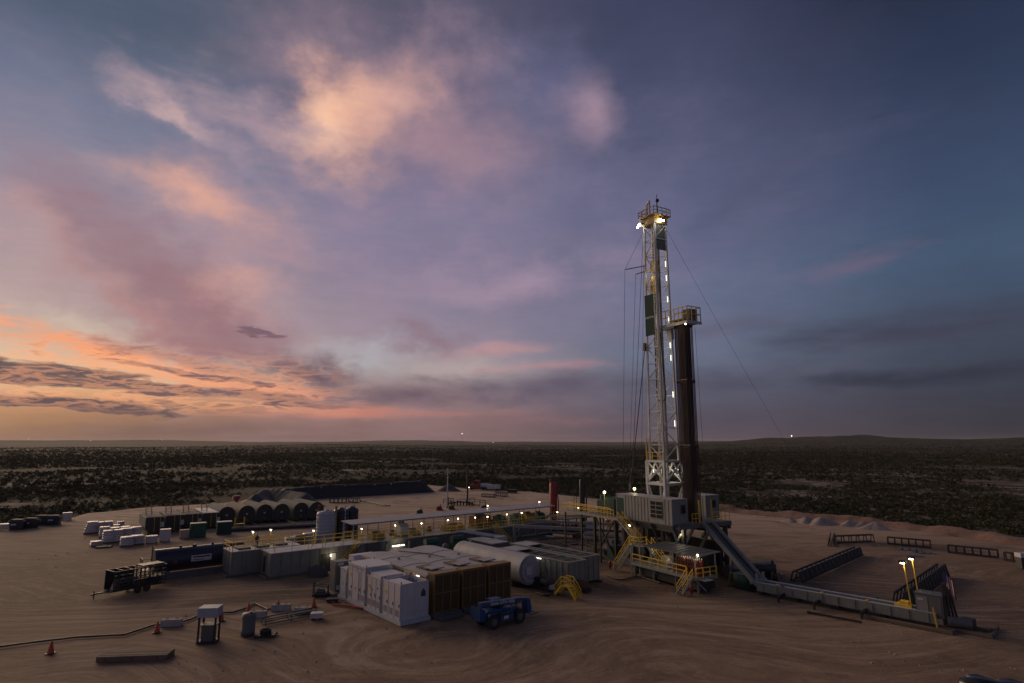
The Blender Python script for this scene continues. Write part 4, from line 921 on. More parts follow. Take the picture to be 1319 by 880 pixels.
# ---- drawworks house and engines left of the cabin
dw = thing('drawworks', 'dark green drawworks machinery behind the yellow rails left of the cabin', 'winch', (-9.0, -2.5, FZ - 0.4), 'R')
MB().box(-12.5, -4.2, FZ - 0.5, -6.6, 1.5, FZ - 0.15).build('deck', 'dark_grey', dw)
MB().cyl((-9.4, -3.4, FZ + 1.2), (-9.4, 0.4, FZ + 1.2), 1.15, None, 18).build('drum', 'green_dark', dw)
MB().box(-11.8, -3.2, FZ - 0.15, -10.6, 0.0, FZ + 1.7).build('motor', 'green_dark', dw); MB().box(-8.2, -3.6, FZ - 0.15, -7.2, -1.6, FZ + 2.3).build('gear_case', 'green_dark', dw)
MB().cyl((-11.2, -2.6, FZ + 1.7), (-11.2, -2.6, FZ + 2.5), 0.35).build('blower', 'green', dw)
for x in (-12.0, -7.0):
    for y in (-3.6, 0.8): MB().bar((x, y, 0.1), (x, y, FZ - 0.5), 0.36).build('leg', 'black_steel', dw)
for y in (-3.6, 0.8): MB().bar((-12.0, y, 0.2), (-7.0, y, FZ - 0.6), 0.22).bar((-7.0, y, 0.2), (-12.0, y, FZ - 0.6), 0.22).build('leg_brace', 'black_steel', dw)
MB().cyl((-10.8, -2.0, 1.2), (-7.8, -2.0, 1.2), 1.0, None, 14).build('flow_vessel', 'black_steel', dw); MB().box(-11.4, -3.0, 0.05, -7.4, -1.0, 0.2).build('vessel_skid', 'black_steel', dw)
MB().sph((-9.0, -3.9, FZ + 3.1), 0.18, 8, 5).build('lamp', 'bulb', dw); MB().bar((-9.0, -3.9, FZ), (-9.0, -3.9, FZ + 2.95), 0.06).build('lamp_post', 'yellow', dw); light(dw, (-9.0, -4.2, FZ + 2.8), 9)
# little lit basket with red bottles
bk = (-33.94, 16.41)
bt = thing('lit_basket', 'small lit yellow railed cage holding red bottles behind the stairs', 'cage', (bk[0], bk[1], 0), 'R', rel=True)
MB().box(-1.1, -0.8, 1.0, 1.1, 0.8, 1.12).build('deck', 'galv', bt); railing(bt, [(-1.1, -0.8, 1.1), (1.1, -0.8, 1.1), (1.1, 0.8, 1.1), (-1.1, 0.8, 1.1)], 1.1, 0.7, closed=True)
for x in (-1.1, 1.1):
    for y in (-0.8, 0.8): MB().bar((x, y, 0), (x, y, 3.4), 0.1).build('post', 'rig_grey', bt)
MB().box(-1.2, -0.9, 3.4, 1.2, 0.9, 3.5).build('roof', 'rig_grey', bt)
for k in range(4): MB().lathe([(0, 1.2), (0.15, 1.2), (0.15, 2.5), (0, 2.7)], (-0.3 + 0.35 * k, 0.2, 0), 8).build('bottle', 'orange_red', bt)
MB().box(-0.9, -0.3, 3.2, 0.3, -0.15, 3.28).build('tube_light', 'tube', bt); light(bt, (-0.2, -0.4, 2.9), 45, (1.0, 0.85, 0.5))
# ================================================================== PIPE RAMP AND CATWALK
CS = (28.57, 73.66); CE = (40.81, 60.22)
CA = math.degrees(math.atan2(CE[1] - CS[1], CE[0] - CS[0])); CLEN = math.hypot(CE[0] - CS[0], CE[1] - CS[1])
rt = to_world('R', (6.7, 0.8, FZ)); 
cwd = (math.cos(rad(CA)), math.sin(rad(CA))); cwn = (-cwd[1], cwd[0])
def C2W(x, y): return (CS[0] + cwd[0] * x + cwn[0] * y, CS[1] + cwd[1] * x + cwn[1] * y)
CW = 2.0                                           # catwalk width
rb_ = C2W(-0.2, CW / 2)
pr = thing('pipe_ramp', 'steep grey pipe ramp sloping from the rig floor down to the catwalk', 'ramp', (rb_[0], rb_[1], 0), 'W', rel=True)
ra = Vector((rt[0] - rb_[0], rt[1] - rb_[1], FZ + 0.1)); rl = Vector((0, 0, 1.35)); dirn = (rl - ra).normalized(); sdv = dirn.cross(Vector((0, 0, 1))).normalized()
MB().bar(ra - Vector((0, 0, 0.15)), rl - Vector((0, 0, 0.15)), 1.5, 0.12).build('slide_plate', 'black_steel', pr)
for s in (-0.78, 0.78): MB().bar(ra + sdv * s, rl + sdv * s, 0.34, 0.5).build('side_beam', 'rig_grey', pr)
MB().bar(ra + sdv * 0.0 + Vector((0, 0, -0.04)), rl + Vector((0, 0, -0.04)), 0.3, 0.08).build('skate_track', 'dark_grey', pr)
MB().bar(ra.lerp(rl, 0.55), (ra.lerp(rl, 0.42).x, ra.lerp(rl, 0.42).y, 0.1), 0.2).build('prop', 'dark_grey', pr)
MB().cyl(rl - sdv * 1.1, rl + sdv * 1.1, 0.3).build('hinge', 'rig_grey', pr)

cw = thing('pipe_catwalk', 'long grey catwalk beam stretching from the ramp foot across the pad', 'catwalk', (CS[0], CS[1], 0), 'W', rz=CA)
MB().box(0, 0, 0.42, CLEN, CW, 0.95).build('main_beam', 'tank_grey', cw)
for y0, y1 in ((0, 0.42), (CW - 0.42, CW)): MB().box(-0.3, y0, 0.95, CLEN - 0.5, y1, 1.36).build('side_rail', 'tank_grey', cw); MB().box(-0.3, y0 + 0.02, 1.362, CLEN - 0.5, y1 - 0.02, 1.40).build('rail_cap', 'pale_grey', cw)
MB().box(-0.2, 0.46, 0.952, CLEN - 0.6, CW - 0.46, 1.0).build('trough', 'black_steel', cw)
for k in range(11): x = 0.8 + k * (CLEN - 2) / 10; MB().box(x - 0.06, -0.09, 0.45, x + 0.06, -0.003, 1.3).build('stiffener', 'tank_grey', cw)
for x in (0.4, 4.4, 8.6, 13.0): MB().box(x - 0.25, 0.2, 0.05, x + 0.25, CW - 0.2, 0.42).build('foot', 'black_steel', cw)
for k, x in enumerate((3.2, 7.0, 11.6)):
    arm = MB().bar((x, -1.5, 0.5), (x, CW + 1.5, 0.75), 0.22, 0.3); arm.cyl((x, -1.5, 0.0), (x, -1.5, 0.5), 0.13); arm.cyl((x, CW + 1.5, 0.0), (x, CW + 1.5, 1.2), 0.13); arm.build('kicker_arm', 'black_steel', cw)
for k, x in enumerate((2.3, 2.9, 7.1, 11.5)): MB().box(x, -0.05, 1.402, x + 0.25, 0.44, 1.5).build('stop_pin', 'yellow' if k != 1 else 'blue', cw)
for s in (0.2, CW - 0.2): MB().bar((0.1, s, 1.4), (0.0, s, 2.3), 0.24).build('end_post', 'rig_grey', cw)
# skid rails under its far end
for k, (x0, x1, y0) in enumerate(((CLEN - 6.6, CLEN + 0.9, -0.9), (CLEN - 0.6, CLEN + 3.6, 0.5), (CLEN - 0.8, CLEN + 3.4, 2.6))):
    sk = thing('skid_beam', ('rust stained timber skid lying in front of the catwalk end', 'dark skid beam under the catwalk tail, nearer one', 'dark skid beam under the catwalk tail, farther one')[k], 'skid beam', (*C2W(x0, y0), 0), 'W', rz=CA, group='skid beams at the catwalk end')
    MB().box(0, -0.22, 0.0, x1 - x0, 0.22, 0.28).build('beam', 'timber', sk); MB().box(x1 - x0 - 0.25, -0.24, 0.282, x1 - x0, 0.24, 0.4).build('end_stop', 'dark_grey', sk); MB().bar((x1 - x0 - 0.1, 0.0, 0.15), (x1 - x0 - 0.1, 1.9, 0.15), 0.24).build('cross_tie', 'timber', sk)
# control cab at the far end
cc = thing('catwalk_control_unit', 'dark grey power cabinet with pipes on the far end of the catwalk', 'cabinet', (*C2W(CLEN - 2.2, 0.1), 0.95), 'W', rz=CA)
MB().box(0, 0.1, 0.02, 2.3, 1.7, 2.0).build('cabinet', 'dark_grey', cc); MB().box(-0.05, 0.05, 2.0, 2.35, 1.75, 2.1).build('lid', 'dark_grey', cc)
MB().box(0.1, 0.06, 0.2, 1.05, 0.098, 1.8).build('door', 'rig_grey', cc); MB().box(1.2, 0.06, 0.2, 2.15, 0.098, 1.8).build('door', 'dark_grey', cc); MB().box(0.25, 0.03, 1.45, 0.7, 0.058, 1.6).build('placard', 'white_paint', cc)
MB().box(-1.9, 0.3, 0.0, -0.5, 1.3, 0.65).box(-1.5, 0.5, 0.65, -0.7, 1.2, 0.95).build('hydraulic_motor', 'yellow', cc)
for k in range(4): MB().bar((2.5 + 0.2 * k, 0.2 + 0.4 * k, -0.6), (2.3 + 0.1 * k, 0.3 + 0.4 * k, 3.3 - 0.25 * k), 0.16).build('riser_pipe', 'black_steel', cc)
MB().cyl((2.5, 0.2, -0.1), (4.2, 0.9, -0.2), 0.45).build('reel', 'dark_grey', cc); MB().box(3.3, 0.6, -0.8, 4.3, 2.2, 0.1).build('tail_box', 'black_steel', cc)
MB().bar((1.75, -0.35, -0.95), (1.55, -0.35, 1.0), 0.12).build('marker_post', 'yellow', cc)
for k, (x, y) in enumerate(((-0.3, 0.0), (0.15, 1.2))):
    t = thing('flood_mast', ('yellow floodlight mast at the catwalk cabinet, nearer of the two', 'yellow floodlight mast at the catwalk cabinet, farther of the two')[k], 'floodlight', (*C2W(CLEN - 2.2 + x, 0.1 + y), 0.95), 'W', rz=CA, group='floodlight masts on the catwalk')
    MB().bar((0, 0, 0), (-0.35, 0.1, 4.9 + 0.3 * k), 0.10).build('post', 'yellow', t); MB().box(-0.75, -0.1, 4.75 + 0.3 * k, -0.1, 0.25, 4.93 + 0.3 * k).build('lamp_housing', 'black_steel', t)
    MB().cbox((-0.42, -0.02, 4.68 + 0.3 * k), (0.34, 0.22, 0.08)).build('lamp_glass', 'bulb', t); light(t, (-0.5, -0.05, 4.3 + 0.3 * k), 16, (1.0, 0.85, 0.55), 0.2)
fgl = thing('flag', 'striped red and white flag drooping from a pole behind the cabinet', 'flag', (*C2W(CLEN + 0.5, 1.9), 0.9), 'W', rz=CA)
MB().bar((0, 0, 0), (-0.6, 0.1, 4.4), 0.06).build('pole', 'black_steel', fgl)
for k in range(9):
    zt = 4.1 - 0.02 * k; m = MB(); x = -0.52 + 0.085 * k; w = 0.06 * math.sin(k * 1.4)
    m.add([(x, w, zt - 0.07 * k), (x + 0.085, 0.06 * math.sin(k * 1.4 + 1.4), zt - 0.07 * (k + 1)), (x + 0.085 + 0.1, 0.06 * math.sin(k * 1.4 + 1.4), zt - 1.9 - 0.05 * k), (x + 0.1, w, zt - 1.9 - 0.05 * k)], [(0, 1, 2, 3)])
    m.add([(x, w + 0.012, zt - 0.07 * k), (x + 0.085, 0.06 * math.sin(k * 1.4 + 1.4) + 0.012, zt - 0.07 * (k + 1)), (x + 0.185, 0.06 * math.sin(k * 1.4 + 1.4) + 0.012, zt - 1.9 - 0.05 * k), (x + 0.1, w + 0.012, zt - 1.9 - 0.05 * k)], [(3, 2, 1, 0)])
    m.build('stripe', 'flag_cloth' if k % 2 == 0 else 'white_paint', fgl)
MB().box(-0.56, -0.10, 3.1, -0.26, -0.07, 4.1).build('canton', 'flag_blue', fgl)

# ---- black lattice pipe racks standing on the pad
def pipe_rack(a, b, h, label, w=0.9, n=None, name='pipe_rack', group='black pipe racks on the pad', wedge=False):
    L_ = math.hypot(b[0] - a[0], b[1] - a[1]); an = math.degrees(math.atan2(b[1] - a[1], b[0] - a[0]))
    t = thing(name, label, 'pipe rack', (a[0], a[1], 0), 'W', rz=an if abs(an) > 1e-6 else 0.001, group=group)
    n = n or max(3, int(L_ / 1.6))
    for y in (-w / 2, w / 2):
        MB().bar((0, y * 0.55, h), (L_, y * 0.55, h), 0.17, 0.2).build('top_rail', 'black_steel', t); MB().bar((0, y, 0.12), (L_, y, 0.12), 0.16, 0.18).build('bottom_rail', 'black_steel', t)
    for k in range(n + 1):
        x = L_ * k / n
        for y in (-w / 2, w / 2): MB().bar((x, y, 0.1), (x, y * 0.55, h), 0.14).build('upright', 'black_steel', t)
    if wedge:
        for k in range(n): 
            x = L_ * (k + 0.5) / n; MB().prism([(-w * 0.46, 0.2), (-w * 0.40, 0.2), (-w * 0.24, h - 0.1), (-w * 0.30, h - 0.1)], 'x', x - L_ / n * 0.36, x + L_ / n * 0.36).build('web_plate', 'black_steel', t)
    return t
pipe_rack((36.14, 79.95), (54.53, 98.53), 1.2, 'long black pipe rack lying diagonal beyond the middle of the catwalk', 1.4, 15, wedge=True)
pipe_rack((41.70, 68.02), (57.22, 83.53), 1.5, 'long black pipe rack lying diagonal behind the catwalk cabinet', 1.5, 14, wedge=True)
pipe_rack((54.50, 106.38), (58.71, 113.83), 1.2, 'short black pipe rack seen end-on left of the far rack row', 1.0, 3, group='black pipe racks along the far pad edge')
pipe_rack((56.86, 109.56), (64.40, 111.23), 1.25, 'black pipe rack in the far row nearest to the dirt piles', 0.8, 5, group='black pipe racks along the far pad edge')
pipe_rack((65.64, 108.75), (70.40, 104.86), 1.2, 'black pipe rack in the far row behind the muddy puddle', 0.8, 6, group='black pipe racks along the far pad edge')
pipe_rack((70.30, 100.55), (74.62, 95.97), 1.2, 'black pipe rack in the far row, third from the dirt piles', 0.8, 6, group='black pipe racks along the far pad edge')
pipe_rack((74.20, 94.13), (76.52, 90.12), 1.2, 'black pipe rack cut by the right edge of the picture', 0.8, 5, group='black pipe racks along the far pad edge')
eb = thing('steel_bin', 'grey and black bin at the extreme right edge of the picture', 'bin', (*(71.70, 87.98), 0), 'W', rel=True)
MB().box(-0.5, -0.5, 0.1, 0.9, 0.5, 1.6).build('case', 'black_steel', eb); MB().box(-0.55, -0.55, 1.6, 0.95, 0.55, 2.2).build('lid', 'pale_grey', eb); MB().bar((-0.4, 0.6, 0), (-0.4, 0.6, 2.4), 0.08).build('post', 'black_steel', eb)
# muddy puddle
def blob_sheet(name, c, a, b, rot, mat, z, label, seed, kind='structure'):
    m = MB(); n = 40; vs = [(0, 0, 0)]
    for k in range(n):
        t = 2 * PI * k / n; r = 1 + 0.35 * float(fbm(np.array([math.cos(t) * 3 + seed]), np.array([math.sin(t) * 3]), 1.0, 3, seed)[0] - 0.5) * 2
        x, y = a * r * math.cos(t), b * r * math.sin(t); vs.append((x * math.cos(rot) - y * math.sin(rot), x * math.sin(rot) + y * math.cos(rot), 0))
    m.add(vs, [(0, k + 1, (k + 1) % n + 1) for k in range(n)]); o = m.build(name, mat); o.location = (c[0], c[1], z)
    return tag(o, label, None, kind=kind)
paint('mud', (0.045, 0.032, 0.026), 0.55, amount=0.5, dirt=(0.09, 0.064, 0.048), scale=0.5, streak=False)
paint('puddle_water', (0.03, 0.025, 0.022), 0.06, amount=0.1, streak=False)
for k, (c, a, b) in enumerate((((65.91, 103.38), 1.9, 1.0), ((66.30, 100.55), 1.6, 0.8), ((63.27, 97.88), 1.2, 0.6))): blob_sheet('puddle', c, a, b, -0.5, 'puddle_water', 0.012 + 0.002 * k, 'shallow muddy puddle near the far racks', 8 + k)
# heaps of pale gravel along the spoil bank
paint('gravel', (0.34, 0.28, 0.25), 0.95, amount=0.6, dirt=(0.18, 0.135, 0.11), scale=0.9, streak=False, bump=0.15)
for k, (u, s, lab) in enumerate((((62.38, 138.83), 1.5, 'small low gravel heap leftmost along the bank'), ((65.22, 137.51), 2.2, 'pale gravel heap second from the left along the bank'), ((67.36, 134.95), 2.6, 'largest pale gravel heap along the bank'), ((72.07, 132.48), 2.0, 'brownish gravel heap fourth along the bank'), ((74.52, 131.28), 1.8, 'flat brown gravel heap fifth along the bank'), ((74.75, 127.81), 2.4, 'pale gravel heap farthest right along the bank'))):
    m = MB(); n = 18; prof = [(1.0, 0.0), (0.78, 0.22), (0.52, 0.48), (0.28, 0.72), (0.1, 0.86)]; vs = []
    for r, z in prof:
        for i in range(n):
            t = 2 * PI * i / n; w = 1 + 0.22 * math.sin(3 * t + k) + rnd.uniform(-0.08, 0.08); vs.append((r * s * 1.25 * w * math.cos(t), r * s * w * math.sin(t), z * s * 0.62 * rnd.uniform(0.9, 1.1)))
    vs.append((0, 0, s * 0.58)); fs = [(j * n + i, j * n + (i + 1) % n, (j + 1) * n + (i + 1) % n, (j + 1) * n + i) for j in range(len(prof) - 1) for i in range(n)] + [((len(prof) - 1) * n + i, (len(prof) - 1) * n + (i + 1) % n, len(vs) - 1) for i in range(n)]
    m.add(vs, fs, True); o = m.build('gravel_heap', 'gravel'); o.location = (u[0], u[1], -0.08); tag(o, lab, 'gravel heap', 'gravel heaps along the spoil bank')
# ================================================================== MUD TANKS (frame S: x towards camera-right, y away to the right)
def tank_box(t, x0, y0, x1, y1, h, mat='tank_grey', rib=1.25, skid=True):
    MB().box(x0, y0, 0.25, x1, y1, h).build('wall', mat, t)
    if skid:
        for x in (x0 + 0.25, x1 - 0.25): MB().box(x - 0.2, y0 - 0.55, 0.0, x + 0.2, y1 + 0.4, 0.25).build('skid', 'dark_grey', t)
        MB().box(x0 + 0.45, y0 - 0.5, 0.02, x1 - 0.45, y0, 0.12).build('skid_plate', mat, t)
    n = max(2, int((y1 - y0) / rib))
    for k in range(n + 1):
        y = y0 + (y1 - y0) * k / n
        MB().box(x1 + 0.002, y - 0.04, 0.26, x1 + 0.07, y + 0.04, h - 0.02).build('rib', mat, t)
    n = max(2, int((x1 - x0) / rib))
    for k in range(n + 1):
        x = x0 + (x1 - x0) * k / n
        MB().box(x - 0.04, y0 - 0.07, 0.26, x + 0.04, y0 - 0.002, h - 0.02).build('rib', mat, t)
    MB().box(x0 - 0.1, y0 - 0.1, h, x1 + 0.1, y1 + 0.05, h + 0.1).build('deck', 'pale_grey' if mat == 'tank_grey' else 'rig_grey', t)
TA = thing('settling_tank', 'grey steel mud tank with yellow rails beside the navy tank', 'tank', (-36, -48.5, 0), 'S')
tank_box(TA, -38.0, -48.6, -34.0, -39.5, 3.1)
railing(TA, [(-34.0, -44.2, 3.2), (-34.0, -48.6, 3.2), (-38.0, -48.6, 3.2), (-38.0, -39.6, 3.2)], 1.1, 1.4)
for k in range(3): MB().box(-37.4, -47.6 + 2.5 * k, 3.202, -34.8, -46.0 + 2.5 * k, 3.45).build('hatch', 'dark_grey', TA)
TB = thing('mixing_tank', 'grey steel mud tank with pale deck and lit doorway, nearest in the row', 'tank', (-31, -45, 0), 'S')
tank_box(TB, -33.2, -45.0, -29.5, -31.8, 3.1)
MB().box(-32.2, -45.12, 0.5, -31.6, -45.075, 2.6).build('slot_shade', 'black_steel', TB)  # flat black panel painted as the shade inside the end recess
dw_ = MB().box(-29.49, -38.3, 0.3, -29.41, -36.1, 2.3).build('doorway', 'black_steel', TB)  # flat black panel painted as the dark inside of the opening
MB().box(-29.405, -36.9, 0.3, -29.36, -36.15, 2.3).build('door', 'white_paint', dw_); MB().box(-29.40, -37.0, 1.9, -29.33, -36.8, 2.2).build('lamp', 'tube', dw_); light(TB, (-28.7, -36.9, 2.0), 22)
railing(TB, [(-33.2, -45, 3.2), (-33.2, -32.0, 3.2)], 1.1, 1.5)
rp = MB()
for k in range(6): y = -44.6 + 2.3 * k; rp.bar((-29.6, y, 3.2), (-29.6, y, 4.4), 0.06)
rp.build('stanchion', 'yellow', TB)
railing(TB, [(-29.6, -39.6, 3.2), (-29.6, -32.0, 3.2)], 1.1, 1.4)
stairs(TB, (-29.3, -35.6, 0.05), (-29.3, -32.8, 3.1), 0.8, (1, 0, 0), 'dark_grey')
tl = ['mud tank under the long canopy, left third behind the generator roof', 'mud tank under the long canopy, middle third behind the pumps', 'mud tank under the long canopy, right third towards the rig']
for k in range(3):
    y0 = -31.4 + 13.4 * k; t = thing('mud_tank', 'dark grey steel ' + tl[k], 'tank', (-35, y0, 0), 'S', group='mud tanks under the canopy')
    tank_box(t, -38.0, y0, -32.6, y0 + 13.1, 2.5, 'dark_grey', 1.6)
    railing(t, [(-32.6, y0 + 0.2, 2.6), (-32.6, y0 + 13.0, 2.6)], 1.1, 1.5); railing(t, [(-38.0, y0 + 0.2, 2.6), (-38.0, y0 + 13.0, 2.6)], 1.1, 1.5)
    for j in range(3):
        MB().tube([(-32.3, y0 + 1.2 + 4 * j, 0.7), (-32.3, y0 + 4.6 + 4 * j, 0.7), (-32.3, y0 + 4.6 + 4 * j, 2.2)], 0.13, 8).build('suction_pipe', 'rig_grey', t)
    for j in range(4):
        ag = MB().cyl((-36.6, y0 + 1.6 + 3.2 * j, 2.6), (-36.6, y0 + 1.6 + 3.2 * j, 3.5), 0.32).build('agitator', ('green', 'crown_yellow', 'dark_grey', 'red')[(j + k) % 4], t)
        MB().box(-37.0, y0 + 1.2 + 3.2 * j, 2.6, -36.2, y0 + 2.0 + 3.2 * j, 2.9).build('gear_box', 'dark_grey', ag)
# long canopy
cp = thing('canopy', 'long narrow pale sheet metal canopy over the mud tanks', 'canopy', (-35, -32, 2.6), 'S')
for k in range(22):
    y0 = -32.2 + 1.92 * k
    MB().prism([(-36.9, 5.55 + 0.012 * (k % 2)), (-33.2, 5.35 + 0.012 * (k % 2)), (-33.2, 5.40 + 0.012 * (k % 2)), (-36.9, 5.60 + 0.012 * (k % 2))], 'y', y0, y0 + 1.99).build('roof_sheet', 'roof_grey', cp)
for x, z in ((-33.3, 5.28), (-36.8, 5.48)): MB().bar((x, -32.0, z), (x, 9.9, z), 0.1, 0.14).build('purlin', 'rig_grey', cp)
for k in range(11):
    for x, z in ((-33.3, 5.25), (-36.8, 5.45)): MB().bar((x, -31.8 + 4.1 * k, 2.6), (x, -31.8 + 4.1 * k, z), 0.1).build('post', 'rig_grey', cp)
# shale shakers and boxes under the canopy
eq = [(-27.0, 'crown_yellow', 'yellow brown shaker under the left end of the canopy', 2.0, 0.9), (-22.5, 'pale_grey', 'pale grey cabinet on the tanks under the canopy', 1.6, 2.0), (-20.2, 'crown_yellow', 'small yellow pump beside the pale cabinet', 1.2, 0.8),
      (-12.5, 'crown_yellow', 'long yellow brown shaker near the middle of the canopy', 3.6, 0.9), (-6.6, 'rust', 'rust red tank under the canopy left of the stairs', 3.6, 2.0), (-2.2, 'green_dark', 'dark green pump on the tanks above the yellow stairs', 1.8, 1.6),
      (2.0, 'green', 'green shaker under the right part of the canopy', 2.0, 1.5), (4.8, 'crown_yellow', 'yellow green shaker, middle one of the right group', 2.0, 1.6), (7.6, 'green', 'green shaker at the right end of the canopy', 1.8, 1.5)]
for p, mt, lab, w, h in eq:
    t = thing('shaker', lab, 'pump' if 'pump' in lab else ('cabinet' if 'cabinet' in lab else ('tank' if 'tank' in lab else 'shaker')), (-35.2, p, 2.6), 'S', group='machines on the mud tanks', rel=True)
    MB().prism([(-0.9, 0.25), (0.9, 0.25), (0.9, h * 0.75), (0.3, h), (-0.9, h)], 'y', -w / 2, w / 2).build('body', mt, t); MB().box(-1.0, -w / 2 - 0.1, 0.0, 1.0, w / 2 + 0.1, 0.25).build('base', 'dark_grey', t)
    MB().cyl((-0.3, -w * 0.3, h), (-0.3, w * 0.3, h), 0.28, None, 10).build('motor', 'dark_grey', t)
# lamps
for k, (p, z) in enumerate(((-30.36, 4.6), (-24.67, 4.6), (-19.83, 4.5), (-14.68, 4.6), (-12.62, 4.7), (-9.00, 4.6), (-6.27, 4.5), (-1.81, 4.6), (1.74, 4.6))):
    lamp(('leftmost lamp hanging under the canopy', 'second lamp from the left under the canopy', 'third lamp from the left under the canopy', 'fourth lamp from the left under the canopy', 'fifth lamp from the left under the canopy', 'sixth lamp from the left under the canopy', 'lamp under the canopy directly above the yellow stairs', 'lamp under the canopy just right of the stairs', 'rightmost lamp under the canopy')[k], (-33.5, p, 2.6), 'S', z - 2.6, 30, 'lamps under the canopy')
for k, (x, p, lab) in enumerate(((-36.0, -45.49, 'leftmost lamp post on the grey tank beside the worker'), (-36.5, -42.89, 'lamp post just right of the worker on the tank'), (-32.0, -38.47, 'lamp post on the pale deck in front of the plastic tank'))):
    lamp(lab, (x, p, 3.2), 'S', 2.0, 32)
ls = thing('strip_lamp', 'bright strip lamps low on the tank wall behind the generator roof', 'lamp', (-32.4, -24.77, 1.6), 'S', rel=True)
for k in range(3): MB().box(0, -0.9 + 0.75 * k, 0, 0.1, -0.3 + 0.75 * k, 0.22 - 0.03 * k).build('tube', 'tube', ls)
MB().box(-0.06, -1.0, 0.22, 0.2, 1.5, 0.28).build('hood', 'dark_grey', ls); light(ls, (0.6, 0, 0.1), 40)
# yellow stairs down from the tanks
st = thing('tank_stairs', 'steep yellow railed stairs down from the canopy tanks', 'stairs', (-31, -4.55, 0), 'S')
py = -6.07
stairs(st, (-28.6, py + 0.4, 0.05), (-32.5, py, 2.6), 0.9, (0, 1, 0))
# pipe rails crossing in front of the tanks
tr = thing('flow_trough', 'pale twin beam trough slanting down right from the tanks behind the generator roof', 'trough', (-30, -12.75, 0), 'S')
a_ = (-32.3, -13.43, 2.9); b_q = (-26.0, -10.13, 2.3)
for s in (0, 0.55, 1.1): MB().bar((a_[0], a_[1] + s, a_[2]), (b_q[0], b_q[1] + s, b_q[2]), 0.16, 0.26).build('beam', 'pale_grey', tr)
MB().box(b_q[0] - 0.3, b_q[1] - 0.4, b_q[2] - 0.9, b_q[0] + 0.7, b_q[1] + 1.5, b_q[2] + 0.1).build('end_box', 'pale_grey', tr)
for f in (0.35, 0.9): MB().bar((a_[0] + (b_q[0] - a_[0]) * f, a_[1] + (b_q[1] - a_[1]) * f, 0), (a_[0] + (b_q[0] - a_[0]) * f, a_[1] + (b_q[1] - a_[1]) * f, 2.4), 0.15).build('leg', 'dark_grey', tr)
# mud pumps
def mud_pump(pos, lab):
    t = thing('mud_pump', lab, 'pump', pos, 'S', group='mud pumps behind the generators', rel=True)
    MB().box(-3, -1.3, 0, 3, 1.3, 0.4).build('skid', 'black_steel', t)
    MB().prism([(-2.6, 0.4), (0.2, 0.4), (0.2, 1.7), (-0.8, 2.4), (-2.0, 2.3), (-2.6, 1.5)], 'y', -1.0, 1.0).build('power_end', 'green_dark', t)
    for y in (-0.65, 0, 0.65): MB().cyl((0.2, y, 1.0), (1.9, y, 1.0), 0.3).build('cylinder', 'green', t); MB().box(1.9, y - 0.3, 0.45, 2.7, y + 0.3, 1.7).build('fluid_end', 'dark_grey', t)
    MB().sph((2.3, 0, 2.4), 0.5, 12, 8).build('pulsation_dampener', 'dark_grey', t)
    MB().cyl((-1.6, -1.1, 2.6), (-1.6, 1.1, 2.6), 0.55, None, 12).build('motor', 'green', t)
    return t
mud_pump((-25.5, -22.0, 0), 'dark green mud pump behind the left generator roof'); mud_pump((-25.5, -17.2, 0), 'dark green mud pump behind the middle generator roof')
gx_ = thing('pump_house', 'low flat grey roofed box just behind the off-white cylinder tank', 'box', (-24.5, -13.2, 0), 'S', rel=True)
MB().box(-3.2, -1.5, 0.2, 3.2, 1.5, 2.2).build('wall', 'dark_grey', gx_); MB().box(-3.3, -1.6, 2.2, 3.3, 1.6, 2.32).build('roof', 'roof_grey', gx_)
for k in range(6): MB().box(-3.0 + 1.15 * k, -1.57, 0.25, -2.9 + 1.15 * k, -1.503, 2.15).build('rib', 'dark_grey', gx_)
# elevated flow line with legs
fp = thing('flow_line', 'grey elevated square duct on legs right of the tank stairs', 'pipeline', (-29.5, -2.8, 0), 'S')
A3 = (-30.0, -3.0, 3.0); B3 = (-19.5, 3.6, 3.0)
MB().bar(A3, B3, 0.42, 0.5).build('duct', 'rig_grey', fp); MB().bar((A3[0], A3[1], 0), (A3[0], A3[1], 3.1), 0.42).build('leg', 'rig_grey', fp); MB().bar((A3[0], A3[1], 1.9), (A3[0] + 1.0, A3[1] + 0.63, 2.9), 0.2).build('knee', 'rig_grey', fp)
for s in (-0.9, 0.9):
    for d in (-0.9, 0.9): MB().bar((B3[0] + 0.3, B3[1], 2.8), (B3[0] + 0.3 + s, B3[1] + d, 0), 0.07).build('tripod_leg', 'pale_grey', fp)
MB().bar(B3, (B3[0] + 5.5, B3[1] + 5.0, 2.7), 0.4).build('duct', 'dark_grey', fp)
# second overhead beam run to the rig
ob_ = thing('overhead_walkway', 'dark overhead gangway with yellow rails between the canopy and the rig', 'walkway', (-30, 10, 0), 'S')
wa_ = (-31.5, 7.0, 3.0); wb_ = (-14.5, 12.5, 6.3)
w1 = to_world('S', (-33, 9.0, 0)); 
MB().box(-33.4, 9.8, 2.9, -30.4, 26.0, 3.1).build('deck', 'dark_grey', ob_)
railing(ob_, [(-30.4, 9.8, 3.1), (-30.4, 26.0, 3.1)], 1.1, 1.8); railing(ob_, [(-33.4, 9.8, 3.1), (-33.4, 26.0, 3.1)], 1.1, 1.8)
for y in (11, 16, 21, 25.6):
    for x in (-33.2, -30.6): MB().bar((x, y, 0), (x, y, 2.9), 0.2).build('leg', 'black_steel', ob_)
MB().bar((-31.8, 2.0, 3.4), (-14.0, 13.5, 3.2), 0.35, 0.45).build('beam', 'rig_grey', ob_); MB().bar((-31.8, 6.5, 3.9), (-16.5, 15.5, 4.6), 0.3, 0.3).build('beam', 'rig_grey', ob_)
for q, p in ((-23, 7.7), (-17, 11.6)): MB().bar((q, p, 0), (q, p, 3.1), 0.2).build('leg', 'dark_grey', ob_)
